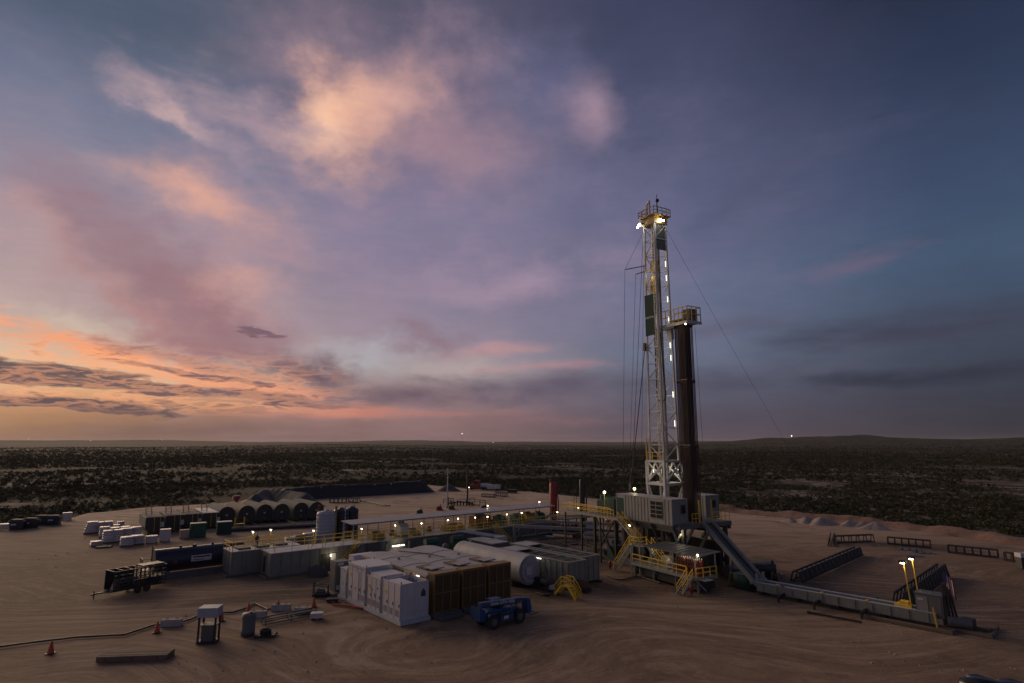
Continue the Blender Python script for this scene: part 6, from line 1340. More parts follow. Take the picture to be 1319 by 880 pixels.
# ================================================================== BACK ROW OF STORAGE TANKS
RDIR = 32.0
def round_tank(pos, lab, mat='green_grey', rz=-51):
    t = thing('round_top_tank', lab, 'tank', (*pos, 0), 'W', rz=rz, group='round-topped frac tanks')
    n = 14; L_ = 12.0; r = 1.72; prof = [(-r, 0.5)] + [(r * math.cos(PI - PI * k / n), 2.3 + r * math.sin(PI * k / n)) for k in range(n + 1)] + [(r, 0.5)]
    m = MB(); vs = [(-L_, y, z) for y, z in prof] + [(0, y, z) for y, z in prof]; N_ = len(prof)
    m.add(vs, [(i, i + 1, N_ + i + 1, N_ + i) for i in range(N_ - 1)], True); m.build('shell', mat, t)
    MB().add([(0.0, y, z) for y, z in prof], [tuple(range(N_))]).build('end_wall', 'black_steel', t); MB().add([(-L_, y, z) for y, z in prof], [tuple(reversed(range(N_)))]).build('rear_wall', 'black_steel', t)
    MB().box(-L_, -1.2, 0, 0.8, -0.8, 0.5).box(-L_, 0.8, 0, 0.8, 1.2, 0.5).build('skid', 'black_steel', t)
    MB().box(0.02, -0.2, 2.1, 0.06, 0.2, 2.4).build('placard', 'white_paint', t); MB().cyl((0.0, 0, 1.0), (0.25, 0, 1.0), 0.2).build('outlet_valve', 'dark_grey', t)
    for y in (-1.3, 1.3): MB().cyl((-10.5, y, 0.5), (-10.5, y + 0.25, 0.5), 0.5, None, 12).build('wheel', 'rubber', t)
    return t
paint('green_grey', (0.085, 0.10, 0.098), 0.8, amount=0.2, dirt=(0.06, 0.055, 0.045)); paint('tan_tank', (0.19, 0.145, 0.10), 0.85, amount=0.3)
rtp = [((-60.56, 131.28), 'green_grey', 'first round-topped tank, next to the box tanks'), ((-57.35, 133.70), 'tan_tank', 'only tan round-topped tank, second in the row'), ((-54.52, 136.22), 'green_grey', 'third round-topped tank, just right of the tan one'), ((-51.26, 137.51), 'green_grey', 'fourth round-topped grey green tank in the row'), ((-47.88, 140.17), 'green_grey', 'fifth round-topped grey green tank in the row'), ((-44.81, 141.55), 'green_grey', 'last round-topped tank in the row, next to the plastic tanks')]
for p, mt, lab in rtp: round_tank(p, lab, mt)
def box_tank(pos, lab, top='boards'):
    t = thing('box_tank', lab, 'tank', (*pos, 0), 'W', rz=-53, group='black box tanks with yellow ladders')
    pr_ = [(-1.55, 1.2), (-0.9, 0.4), (0.9, 0.4), (1.55, 1.2), (1.55, 3.1), (-1.55, 3.1)]
    m = MB(); N_ = 6; L_ = 11.0
    m.prism(pr_, 'x', -L_, 0); m.build('wall', 'black_steel', t)
    MB().box(-L_ + 0.2, -1.57, 1.3, -0.2, -1.552, 3.0).build('side_panel', 'green_grey', t)
    MB().box(-L_, -1.3, 0, 1.2, -0.9, 0.4).box(-L_, 0.9, 0, 1.2, 1.3, 0.4).build('skid', 'black_steel', t)
    for k in range(7): MB().box(-L_ + 0.2 + 1.55 * k, -1.45, 3.102, -L_ + 1.45 + 1.55 * k, 1.45, 3.2 + 0.03 * (k % 2)).build('cover_board', top, t)
    for s in (-0.5, 0.5):
        MB().bar((-3.6, s - 0.7, 3.2), (-5.2, s - 0.7, 5.0), 0.13).bar((-3.6, s - 0.7, 3.2), (-3.6, s - 0.7, 4.1), 0.1).build('ladder_rail', 'hay', t)
        MB().bar((0.15, s + 0.4, 3.2), (0.7, s + 0.4, 0.3), 0.06).build('ladder_rail', 'yellow', t)
    rr = MB()
    for k in range(6): rr.bar((-3.6 - 0.27 * k, -1.2, 3.3 + 0.3 * k), (-3.6 - 0.27 * k, -0.2, 3.3 + 0.3 * k), 0.06)
    rr.build('ladder_rung', 'hay', t); MB().box(0.02, 1.0, 1.3, 0.3, 1.6, 2.2).build('valve_box', 'pale_grey', t)
    return t
for p, lab, tp_ in (((-69.41, 120.40), 'leftmost black box tank with boarded top next to the wrapped pallets', 'boards'), ((-67.21, 123.47), 'second black box tank from the left with boarded top', 'boards'), ((-64.79, 125.60), 'third black box tank from the left with boarded top', 'boards'), ((-62.12, 127.81), 'fourth black box tank with the palest top boards', 'pale_grey')): box_tank(p, lab, tp_)
# trough / manifold pipe along the foot of the tank row
mp_ = thing('tank_manifold', 'low dark manifold trough along the feet of the round-topped tanks', 'manifold', (*(-49.84, 126.70), 0), 'W', rz=24)
MB().box(-9, -0.4, 0, 11, 0.4, 0.7).build('trough', 'black_steel', mp_); MB().cyl((-9, -0.6, 0.5), (11, -0.6, 0.5), 0.15).build('pipe', 'dark_grey', mp_)
for k in range(6): MB().bar((-8 + 3.3 * k, -0.5, 0), (-8 + 3.3 * k, -0.5, 1.1), 0.12).build('stake', 'dark_grey', mp_)
# ------------------------------------------------------------------ wrapped pallets
def pallet(pos, lab, w=1.6, d=1.6, h=1.7, lean=0.0, rz=35, mat='wrap'):
    t = thing('wrapped_pallet', lab, 'pallet', (*pos, 0), 'W', rz=rz, group='wrapped pallets of sacks')
    MB().box(-w / 2, -d / 2, 0.0, w / 2, d / 2, 0.14).build('pallet_base', 'timber', t)
    n = 5; hh = (h - 0.14) / n
    for k in range(n):
        o = lean * (k + 0.5) / n; e = rnd.uniform(-0.05, 0.05); z0 = 0.142 + hh * k; g = 0.05
        m = MB(); x0, x1, y0, y1 = -w / 2 + 0.02 + o + e, w / 2 - 0.02 + o + e, -d / 2 + 0.02, d / 2 - 0.02; z1 = z0 + hh - 0.004
        ring = lambda i, z: [(x0 + i, y0 + i, z), (x1 - i, y0 + i, z), (x1 - i, y1 - i, z), (x0 + i, y1 - i, z)]
        m.add(ring(0.09, z0) + ring(0, z0 + hh * 0.35) + ring(0, z0 + hh * 0.7) + ring(0.1, z1), [(j * 4 + i, j * 4 + (i + 1) % 4, j * 4 + 4 + (i + 1) % 4, j * 4 + 4 + i) for j in range(3) for i in range(4)] + [(12, 13, 14, 15), (3, 2, 1, 0)], True)
        m.build('sack_layer', mat, t)
    return t
pl = [(115, 687, 'leaning wrapped pallet at the left end of the back pallet row', 0.5, 1.9, 2.2), (127, 686, 'second wrapped pallet in the back row', 0.1, 1.8, 2.0), (138, 685, 'third wrapped pallet in the back row', 0.0, 1.8, 2.0), (148, 684, 'low wrapped pallet at the right of the back row', 0, 1.6, 1.2), (155, 680, 'small white wrapped pallet standing behind the back row', 0, 1.3, 1.3),
      (134, 692, 'white topped wrapped pallet just left of the long front row', 0, 1.7, 1.9), (148, 689, 'low wrapped pallet between the two rows', 0, 2.0, 1.4), (160, 688, 'second low wrapped pallet between the two rows', 0, 2.0, 1.4),
      (139, 699, 'leftmost pallet of the long front row', 0, 1.8, 2.1), (150, 698, 'second pallet of the long front row', 0, 1.8, 2.1), (162, 696, 'third pallet of the long front row', 0, 1.8, 2.1), (174, 694, 'right end pallet of the long front row', 0, 1.8, 2.1),
      (163, 703, 'front low pallet, left of the pair nearest the camera', 0, 2.0, 1.5), (176, 701, 'front low pallet, right of the pair nearest the camera', 0, 2.0, 1.5), (124, 703, 'low brown pallet lying in front of the rows', 0, 1.7, 0.8)]
PLW = [(-82.59, 121.41), (-81.47, 122.43), (-80.48, 123.47), (-79.63, 124.53), (-81.40, 128.95), (-76.45, 116.55), (-76.29, 119.42), (-75.13, 120.40), (-71.61, 110.39), (-70.64, 111.23), (-70.08, 112.95), (-69.49, 114.72), (-66.25, 107.16), (-65.50, 108.75), (-71.46, 107.16)]
for (u, v, lab, ln, w, h), p in zip(pl, PLW): pallet(p, lab, w, w, h, ln, 35 + rnd.uniform(-4, 4))
dk = thing('dark_pallet', 'dark empty pallet lying at the left foot of the pallet rows', 'pallet', (*(-69.08, 105.61), 0), 'W', rz=20)
for k in range(5): MB().box(-1.1 + 0.45 * k, -0.8, 0.12, -0.75 + 0.45 * k, 0.8, 0.2).build('slat', 'black_steel', dk)
for y in (-0.7, 0, 0.7): MB().box(-1.1, y - 0.06, 0, 1.1, y + 0.06, 0.118).build('runner', 'black_steel', dk)
def crate(pos, dims, mat, lab, name='crate', rz=32, cat='box', lidm=None, group=None):
    t = thing(name, lab, cat, (*pos, 0), 'W', rz=rz, group=group); w, d, h = dims
    MB().box(-w / 2, -d / 2, 0.12, w / 2, d / 2, h).build('body', mat, t); MB().box(-w / 2 - 0.05, -d / 2 - 0.05, h, w / 2 + 0.05, d / 2 + 0.05, h + 0.1).build('lid', lidm or mat, t)
    for x in (-w / 2 + 0.15, w / 2 - 0.15): MB().box(x - 0.12, -d / 2, 0, x + 0.12, d / 2, 0.12).build('runner', 'black_steel', t)
    n = max(2, int(w / 0.8))
    for k in range(n + 1): x = -w / 2 + w * k / n; MB().box(x - 0.04, -d / 2 - 0.05, 0.14, x + 0.04, -d / 2 - 0.003, h - 0.02).build('rib', mat, t)
    return t
crate((-63.91, 110.39), (1.7, 1.3, 1.1), 'wrap', 'small wrapped bale right of the front pallets'); crate((-62.54, 112.08), (1.6, 1.3, 2.0), 'white_paint', 'white liquid tote standing alone before the box tanks', 'liquid_tote', cat='tote'); crate((-60.96, 115.63), (1.5, 1.3, 1.4), 'tan_box', 'small tan crate before the third box tank')
crate((-58.99, 116.55), (2.6, 1.8, 2.5), 'green', 'green steel box standing before the third box tank', 'steel_box'); crate((-55.88, 120.40), (2.5, 1.6, 2.3), 'green_dark', 'dark green steel box with pale lid before the fourth box tank', 'steel_box', lidm='pale_grey')
sp_ = thing('step_platform', 'yellow step platform in front of the tan round tank', 'steps', (*(-55.21, 125.60), 0), 'W', rz=32)
MB().box(-0.9, -0.5, 1.2, 0.9, 0.5, 1.3).build('landing', 'yellow', sp_)
for x in (-0.85, 0.85):
    for y in (-0.45, 0.45): MB().bar((x * 1.1, y, 0), (x, y, 2.4), 0.1).build('leg', 'yellow', sp_)
MB().bar((-0.85, -0.45, 2.4), (-0.85, 0.45, 2.4), 0.1).bar((0.85, -0.45, 2.4), (0.85, 0.45, 2.4), 0.1).build('top_rail', 'yellow', sp_)
# dumpsters at the far left
def skip_bin(pos, lab, mat='navy'):
    t = thing('waste_bin', lab, 'waste bin', (*pos, 0), 'W', rz=20, group='dark waste bins at the left pad edge')
    MB().prism([(-1.1, 0.25), (0.9, 0.25), (1.2, 1.3), (1.2, 1.6), (-1.3, 1.6), (-1.3, 1.2)], 'y', -0.9, 0.9).build('body', mat, t)
    MB().prism([(-1.3, 1.6), (1.2, 1.6), (0.7, 2.0), (-1.1, 2.05)], 'y', -0.92, 0.92).build('lid', 'tarp', t); MB().box(-1.0, -0.93, 0.9, -0.1, -0.903, 1.25).build('placard', 'pale_grey', t)
    MB().box(-1.2, -0.8, 0, 1.0, 0.8, 0.25).build('base', 'black_steel', t)
for p, lab, mt in (((-100.86, 126.70), 'leftmost dark bin at the pad edge', 'navy'), ((-99.95, 128.95), 'second dark bin from the left at the pad edge', 'black_steel'), ((-101.21, 133.70), 'third dark bin from the left at the pad edge', 'black_steel'), ((-98.70, 133.70), 'fourth dark bin with a tilted lid at the pad edge', 'navy')): skip_bin(p, lab, mt)
crate((-101.78, 141.55), (1.7, 1.4, 1.6), 'white_paint', 'white tote at the left pad edge right of the dark bins', 'liquid_tote', cat='tote'); crate((-103.87, 126.70), (2.2, 1.4, 1.0), 'wrap', 'pale bundle at the extreme left pad edge', 'bundle', cat='bundle')
# ------------------------------------------------------------------ lined pit
def ridge(name, pts, wid, h, mat, lab, cat, seed, group=None, kind=None, flat=0.35, cells=14, ripple=0.0, step=2.0):
    P_ = []
    for (ax, ay), (bx, by) in zip(pts[:-1], pts[1:]):
        n = max(2, int(math.hypot(bx - ax, by - ay) / step))
        for k in range(n): P_.append((ax + (bx - ax) * k / n, ay + (by - ay) * k / n))
    P_.append(pts[-1]); P_ = np.array(P_); tg = np.gradient(P_, axis=0); tg /= np.linalg.norm(tg, axis=1)[:, None]; nm = np.stack([-tg[:, 1], tg[:, 0]], 1)
    V = []
    for c in np.linspace(-1, 1, cells):
        q = P_ + nm * (c * wid); s = np.clip((1 - abs(c)) / (1 - flat), 0, 1)
        hh = h * s * (0.85 + 0.3 * fbm(q[:, 0], q[:, 1], 12, 3, seed)) + (fbm(q[:, 0] * 3, q[:, 1], 4.0, 3, seed + 9) - 0.5) * 0.5 * s - 0.3 * (s <= 0)
        tp_e = np.clip(np.minimum(np.arange(len(q)), len(q) - 1 - np.arange(len(q))) * step / 5.0, 0, 1); hh = hh * tp_e - 0.3 * (1 - tp_e)
        if ripple: hh = hh + ripple * s * tp_e * np.sin(np.arange(len(q)) * 2.1)
        V.append(np.column_stack([q, hh]))
    V = np.stack(V, 1); base = V[0, cells // 2].copy(); base[2] = 0; V = V - base; n, k = V.shape[:2]; ii, jj = np.meshgrid(np.arange(n - 1), np.arange(k - 1), indexing='ij'); a = ii * k + jj
    o = np_mesh(name, V.reshape(-1, 3), np.stack([a, a + 1, a + 1 + k, a + k], -1).reshape(-1, 4), mat, True); o.location = base
    return tag(o, lab, cat, group, kind)
ridge('lined_bank', [(-71.56, 180.64), (-63.97, 195.44), (-49.46, 206.76), (-28.03, 222.94)], 3.2, 3.8, 'liner', 'long black plastic lined bank behind the back yard', 'bank', 3, flat=0.2)
ridge('lined_bank', [(-27.75, 222.94), (-23.33, 226.49), (-19.02, 222.94)], 3.4, 3.4, 'tarp', 'grey lined right end of the black bank beside the red truck', 'bank', 7, flat=0.2)
ridge('tarp_mound', [(-68.85, 162.25), (-72.95, 182.94), (-64.59, 178.39), (-53.56, 167.94)], 5.0, 3.7, 'tarp', 'ribbed grey tarpaulin draped over a mound behind the round-topped tanks', 'tarpaulin', 13, flat=0.05, cells=20, ripple=0.22, step=0.7)
for k, (u, lab) in enumerate((((-60.87, 198.15), 'pale'), ((-54.91, 203.81), 'pale'), ((-46.49, 209.81), 'pale'), ((-41.55, 212.94), 'pale'))):
    t = thing('marker_ball', ('leftmost', 'second', 'third', 'rightmost')[k] + ' small white marker on top of the black lined bank', 'marker', (u[0], u[1], 3.4), 'W', rel=True, group='white markers on the lined bank'); MB().sph((0, -2.2, 0.0), 0.22, 8, 5).build('ball', 'white_paint', t); MB().bar((0, -2.2, -2.0), (0, -2.2, 0), 0.06).build('stake', 'dark_grey', t)
vb = thing('vent_pipe', 'dark red stack rising behind the round-topped tanks', 'stack', (*(-68.77, 153.60), 0), 'W', rel=True); MB().cyl((0, 0, 0), (0, 0, 3.6), 0.5).build('pipe', 'red', vb); MB().cyl((0, 0, 3.6), (0, 0, 4.4), 0.9, 0.8).build('cap', 'red', vb)
# ------------------------------------------------------------------ back yard
for k, (p, h, mt, lab) in enumerate((((-17.64, 167.94), 10.6, 'pale_grey', 'tall pale pole in the back yard'), ((-12.76, 176.19), 10.4, 'black_steel', 'tall black vent pole in the back yard'))):
    t = thing('yard_pole', lab, 'pole', (*p, 0), 'W', rel=True, group='poles in the back yard'); MB().cyl((0, 0, 0), (0, 0, h), 0.2 if k == 0 else 0.26, 0.13 if k == 0 else 0.26).build('pole', mt, t)
    if k == 0: MB().bar((-0.45, 0, h * 0.76), (0.6, 0, h * 0.76), 0.12).build('cross_arm', mt, t)
    MB().lathe([(0.5, 0), (0.45, 0.3), (0.25, 0.4)], (0, 0, 0), 10).build('base', 'concrete', t)
wh = thing('wellhead', 'black wellhead piping cluster around the foot of the black pole', 'wellhead', (*(-14.35, 174.05), 0), 'W', rz=3)
for k in range(9):
    x = -3.6 + 0.85 * k; hh = 0.8 + 0.9 * rnd.random(); MB().cyl((x, rnd.uniform(-0.6, 0.6), 0), (x, rnd.uniform(-0.6, 0.6), hh), 0.22).build('valve', 'black_steel', wh)
MB().tube([(-4, 0, 0.6), (-2, 0.2, 0.7), (-1, -0.3, 1.0), (1.5, 0.3, 0.8), (3, 0, 0.6)], 0.2, 7).build('flow_pipe', 'black_steel', wh); MB().cyl((-3.6, 0, 0.5), (-3.6, 0, 2.3), 0.12).build('gauge_riser', 'black_steel', wh)
MB().tube([(1.6, -0.4, 0.3), (3.2, -0.9, 0.3), (5.4, -1.5, 0.15)], 0.12, 6).build('red_line', 'rust', wh)
def fence(a, b, h, lab):
    L_ = math.hypot(b[0] - a[0], b[1] - a[1]); an = math.degrees(math.atan2(b[1] - a[1], b[0] - a[0])); t = thing('barrier_rail', lab, 'barrier', (*a, 0), 'W', rz=an or 0.001, group='black barrier rails by the wellhead')
    MB().bar((0, 0, h), (L_, 0, h), 0.13).build('top_rail', 'black_steel', t); MB().bar((0, 0, h * 0.55), (L_, 0, h * 0.55), 0.1).build('mid_rail', 'black_steel', t)
    for k in range(4): MB().bar((L_ * k / 3, 0, 0), (L_ * k / 3, 0, h), 0.13).build('post', 'black_steel', t)
fence((-19.88, 178.39), (-17.18, 180.64), 1.3, 'black barrier rail left of the wellhead'); fence((-12.24, 178.39), (-7.56, 174.05), 1.4, 'black barrier rail right of the wellhead')
for p, lab, mt in (((-19.07, 162.25), 'small dark red engine left of the pale pole', 'red'), ((-15.99, 164.11), 'small dusty pump right of the pale pole', 'rust'), ((-22.86, 153.60), 'small black engine alone in the back yard', 'black_steel'), ((-7.33, 164.11), 'small black valve stand right of the wellhead', 'black_steel')):
    t = thing('yard_engine', lab, 'engine', (*p, 0), 'W', rz=25); MB().box(-0.9, -0.4, 0, 0.9, 0.4, 0.2).build('skid', 'black_steel', t); MB().prism([(-0.7, 0.2), (0.6, 0.2), (0.6, 0.8), (0.1, 1.1), (-0.7, 0.9)], 'y', -0.35, 0.35).build('block', mt, t); MB().cyl((0.3, 0, 0.9), (0.3, 0, 1.5), 0.09).build('stack', 'black_steel', t); MB().cyl((-0.75, -0.3, 0.6), (-0.75, 0.3, 0.6), 0.25).build('fan', mt, t)
pipe_rack((-9.76, 200.94), (-5.37, 198.15), 1.0, 'low black rack in the back yard, left of the pair', 1.0, 5, group='low racks in the back yard'); pipe_rack((-5.53, 203.81), (-1.65, 200.94), 1.3, 'low black rack in the back yard, right of the pair', 1.0, 6, group='low racks in the back yard')
pipe_rack((-53.36, 180.64), (-48.58, 180.64), 1.3, 'black trestle rack in front of the lined bank, left one', 1.2, 4, group='trestle racks before the lined bank'); pipe_rack((-48.98, 182.94), (-44.94, 180.64), 1.4, 'black trestle rack in front of the lined bank, right one', 1.2, 3, group='trestle racks before the lined bank')
lp = thing('lay_flat_pipe', 'long dark pipe lying on the ground right of the trestle racks', 'pipe', (*(-45.42, 185.31), 0), 'W', rel=True); e0 = (-45.42, 185.31); e1 = (-34.09, 171.97)
MB().tube([(0, 0, 0.18), ((e1[0] - e0[0]) * 0.5, (e1[1] - e0[1]) * 0.45, 0.18), (e1[0] - e0[0], e1[1] - e0[1], 0.18)], 0.2, 7).tube([(1.0, -0.5, 0.16), (e1[0] - e0[0] - 1, e1[1] - e0[1] - 0.6, 0.16)], 0.16, 6).build('pipe', 'dark_grey', lp); MB().cyl((-0.15, 0, 0.18), (0.05, 0, 0.18), 0.28).build('flange', 'dark_grey', lp)
# red truck with trailer
tk = thing('red_truck', 'red truck cab facing left parked at the back of the pad', 'truck', (*(-13.53, 230.15), 0), 'W', rz=-8)
MB().prism([(-2.2, 0.8), (1.6, 0.8), (1.6, 3.3), (1.2, 3.5), (-0.2, 3.5), (-0.6, 2.2), (-2.2, 2.0)], 'y', -1.15, 1.15).build('cab', 'red', tk); MB().prism([(-0.5, 2.25), (0.9, 2.25), (0.9, 3.2), (-0.15, 3.2)], 'y', -1.17, -1.152).build('side_window', 'glass_dark', tk); MB().box(-2.25, -0.8, 0.9, -2.203, 0.8, 1.8).build('grille', 'galv', tk)
MB().box(-2.5, -1.2, 0.5, -2.2, 1.2, 0.85).build('bumper', 'white_paint', tk); MB().box(-2.2, -0.5, 0.55, 6.2, 0.5, 0.8).build('chassis', 'black_steel', tk); MB().cyl((1.9, 0, 1.7), (6.0, 0, 1.5), 0.85, 0.7, 14).build('trailer_tank', 'pale_grey', tk)
for x in (-1.5, 3.0, 4.4): MB().cyl((x, -1.15, 0.5), (x, 1.15, 0.5), 0.5, None, 14).build('wheel', 'rubber', tk)
MB().sph((-2.5, -0.8, 0.9), 0.13, 6, 4).build('headlight', 'bulb', tk)
wf_ = thing('white_frame_trailer', 'white framed trailer parked right of the red truck', 'trailer', (*(-6.73, 226.49), 0), 'W', rz=-4)
for z in (0.9, 2.0): 
    for y in (-1.0, 1.0): MB().bar((-2.3, y, z), (2.3, y, z), 0.22).build('frame_rail', 'white_paint', wf_)
for x in (-2.3, -0.7, 0.8, 2.3):
    for y in (-1.0, 1.0): MB().bar((x, y, 0.7), (x, y, 2.0), 0.2).build('frame_post', 'white_paint', wf_)
MB().box(-1.9, -0.9, 0.6, 1.9, 0.9, 1.6).build('load', 'pale_grey', wf_); MB().cyl((1.4, -1.1, 0.4), (1.4, 1.1, 0.4), 0.4).build('wheel', 'rubber', wf_)
crate((0.14, 216.17), (3.4, 1.6, 1.1), 'black_steel', 'low dark box at the back pad edge right of the racks', 'dark_skid', 0.5, 'skid')
# ------------------------------------------------------------------ foreground left
ct0 = (-45.66, 72.25); ct1 = (-42.47, 77.07); ca_ = math.degrees(math.atan2(ct1[1] - ct0[1], ct1[0] - ct0[0])); cl2 = math.hypot(ct1[0] - ct0[0], ct1[1] - ct0[1])
cg = thing('cage_trailer', 'black barred cage trailer full of scrap near the navy tank', 'trailer', (*ct0, 0), 'W', rz=ca_)
MB().box(0, 0.0, 0.55, cl2, 2.2, 0.7).build('deck', 'black_steel', cg)
for z in (0.72, 1.5, 2.75):
    for y in (0.0, 2.2): MB().bar((0, y, z), (cl2, y, z), 0.1).build('side_rail', 'black_steel', cg)
for k in range(13):
    for y in (0.0, 2.2): MB().bar((cl2 * k / 12, y, 0.7), (cl2 * k / 12, y, 2.75), 0.07).build('bar', 'black_steel', cg)
for k in range(7): MB().bar((cl2 * k / 6, 0, 2.78), (cl2 * k / 6, 2.2, 2.78), 0.09).build('roof_bar', 'black_steel', cg)
for x in (cl2 * 0.45, cl2 * 0.45 + 1.0): 
    for y in (-0.12, 2.32): MB().cyl((x, y - 0.12, 0.42), (x, y + 0.12, 0.42), 0.42, None, 14).build('wheel', 'rubber', cg)
MB().bar((0, 1.1, 0.6), (-1.8, 1.1, 0.5), 0.16).bar((0, 0.1, 0.6), (-1.2, 1.1, 0.55), 0.12).bar((-1.5, 1.1, 0), (-1.5, 1.1, 0.9), 0.1).build('drawbar', 'black_steel', cg)
for z in (1.1, 1.9, 2.3):
    for y in (0.0, 2.2): MB().bar((0, y, z), (cl2, y, z), 0.07).build('side_rail', 'black_steel', cg)
MB().box(0.05, 2.23, 0.72, cl2 * 0.55, 2.27, 2.7).build('rear_screen', 'black_steel', cg); MB().box(cl2 - 2.6, 0.3, 2.83, cl2 - 0.1, 2.0, 2.95).build('roof_sheet', 'black_steel', cg)
for k in range(15):
    x = 0.5 + (cl2 - 1.0) * k / 14; y = 0.4 + 1.4 * rnd.random(); c = ('dark_grey', 'rust', 'black_steel', 'rubber', 'dark_grey', 'timber', 'black_steel')[k % 7]
    if k % 3 == 1: MB().cyl((x, y - 0.3, 1.2), (x, y + 0.3, 1.2), 0.45, None, 14).build('scrap_reel', c, cg)
    else: MB().prism([(x - 0.4, 0.72), (x + 0.4, 0.72), (x + 0.3, 1.2 + 0.5 * rnd.random()), (x - 0.2, 1.3)], 'y', y - 0.35, y + 0.35).build('scrap', c, cg)
tc_ = thing('welding_cart', 'small black wire frame cart standing left of the white houses', 'cart', (*(-22.09, 72.95), 0), 'W', rz=10)
for x in (-0.8, 0.8):
    for y in (-0.5, 0.5): MB().bar((x, y, 0.2), (x, y, 1.6 if x < 0 else 1.2), 0.09).build('post', 'black_steel', tc_)
MB().bar((-0.8, -0.5, 1.3), (0.8, -0.5, 1.1), 0.09).bar((-0.8, 0.5, 1.3), (0.8, 0.5, 1.1), 0.09).bar((-0.8, -0.5, 0.5), (0.8, -0.5, 0.5), 0.08).bar((-0.8, -0.5, 1.3), (0.3, 0.5, 1.5), 0.08).build('frame_rail', 'black_steel', tc_); MB().prism([(-0.6, 0.25), (0.6, 0.25), (0.3, 0.8), (-0.3, 0.95)], 'y', -0.4, 0.4).build('load', 'dark_grey', tc_); MB().box(-0.9, -0.6, 0.08, 0.9, 0.6, 0.2).build('base', 'black_steel', tc_)
for x in (-0.7, 0.7): MB().cyl((x, -0.6, 0.18), (x, 0.6, 0.18), 0.18, None, 10).build('wheel', 'rubber', tc_)
crate((-20.04, 70.56), (1.2, 0.7, 0.25), 'black_steel', 'flat black tray on the ground in front of the wire cart', 'flat_tray', 15, 'tray')
# tarp heap by the lit doorway
m = MB(); n = 16
for (r, z) in (): pass
vs = []; prof = [(1.25, 0.0), (1.15, 0.5), (1.0, 0.95), (0.7, 1.2), (0.25, 1.35)]
for j, (r, z) in enumerate(prof):
    for i in range(n): t_ = 2 * PI * i / n; w = 1 + (0.13 * math.sin(5 * t_ + j) + 0.08 * math.sin(9 * t_)) * (1 - j * 0.15); vs.append((1.1 * r * w * math.cos(t_), 0.8 * r * w * math.sin(t_), z * (1 + 0.06 * math.sin(3 * t_))))
vs.append((0, 0, 1.33)); m.add(vs, [(j * n + i, j * n + (i + 1) % n, (j + 1) * n + (i + 1) % n, (j + 1) * n + i) for j in range(4) for i in range(n)] + [(4 * n + i, 4 * n + (i + 1) % n, 5 * n) for i in range(n)], True)
th2 = m.build('tarp_heap', 'tarp'); th2.location = (*(-25.85, 83.53), 0); tag(th2, 'grey tarpaulin draped over a heap beside the lit doorway', 'tarpaulin')
crate((-26.57, 87.46), (1.8, 1.0, 1.3), 'tan_box', 'tan box standing in the lit doorway behind the tarp heap', 'tan_chest', 40)
# hoses, cones, blocks
def hose(pts, r, lab, mat='black_steel', name='hose'):
    m = MB(); b = pts[0]; m.tube([(p[0] - b[0], p[1] - b[1], r + 0.01) for p in pts], r, 6); o = m.build(name, mat); o.location = (b[0], b[1], 0); return tag(o, lab, 'hose')
hose([(-44.67, 55.06), (-42.45, 56.46), (-39.40, 57.95), (-35.60, 58.61), (-34.56, 61.68), (-32.90, 61.68), (-32.12, 63.47), (-31.92, 65.67), (-29.00, 65.95), (-28.32, 67.72), (-28.29, 69.58), (-25.84, 67.12), (-23.73, 67.42)], 0.09, 'black hose snaking across the dirt between the red cones')
hose([(-19.56, 68.95), (-17.37, 68.33), (-15.16, 67.12)], 0.1, 'short orange hose on the dirt left of the white houses', 'orange_red')
yh = [([(4.04, 106.38), (7.24, 104.86), (11.50, 107.95), (14.85, 103.38), (17.08, 97.88)], 'black hose winding across the yard behind the open tanks'), ([(4.92, 97.88), (9.44, 100.55), (13.43, 97.88), (15.22, 90.67)], 'black hose lying just behind the far open tank'), ([(2.84, 111.23), (8.66, 114.72), (14.04, 112.08), (19.18, 109.56)], 'black hose farthest back in the yard under the duct'), ([(12.64, 83.53), (14.01, 80.81), (16.57, 82.60), (18.58, 79.10)], 'black hose on the dirt in front of the zig-zag stairs'), ([(27.91, 83.53), (31.22, 85.45), (35.01, 86.95), (36.17, 83.53)], 'black hose curling behind the pipe ramp foot'), ([(2.79, 74.39), (4.08, 72.95), (5.22, 75.14), (6.69, 77.07)], 'black hose coiled by the transfer pump')]
for pts_, lab in yh:
    sm_p = []
    for k in range(len(pts_) - 1):
        for j in range(5):
            f = j / 5; a0 = pts_[max(0, k - 1)]; a1 = pts_[k]; a2 = pts_[k + 1]; a3 = pts_[min(len(pts_) - 1, k + 2)]
            sm_p.append(tuple(0.5 * (2 * a1[i] + (a2[i] - a0[i]) * f + (2 * a0[i] - 5 * a1[i] + 4 * a2[i] - a3[i]) * f * f + (3 * a1[i] - a0[i] - 3 * a2[i] + a3[i]) * f ** 3) for i in (0, 1)))
    sm_p.append(pts_[-1]); hose(sm_p, 0.10, lab, name='yard_hose')
yp = [((8.53, 109.56), (12.15, 101.25), 'brown pipe joint lying in the yard, nearer the open tanks'), ((10.81, 114.72), (15.01, 107.16), 'brown pipe joint lying in the yard, farther from the open tanks'), ((30.70, 65.95), (34.31, 62.44), 'brown pipe joint lying in front of the catwalk')]
for a0, a1, lab in yp:
    m = MB(); dx_, dy_ = a1[0] - a0[0], a1[1] - a0[1]; m.cyl((0, 0, 0.12), (dx_, dy_, 0.12), 0.1, None, 8); m.cyl((0, 0, 0.12), (dx_ * 0.04, dy_ * 0.04, 0.12), 0.14, None, 8); o = m.build('pipe_joint', 'pipe_brown'); o.location = (a0[0], a0[1], 0); tag(o, lab, 'pipe', 'loose pipe joints on the ground')
crate((15.31, 118.45), (2.0, 1.2, 2.6), 'pale_grey', 'pale grey cabinet left of the small lit cage', 'junction_cabinet', -20, 'cabinet')
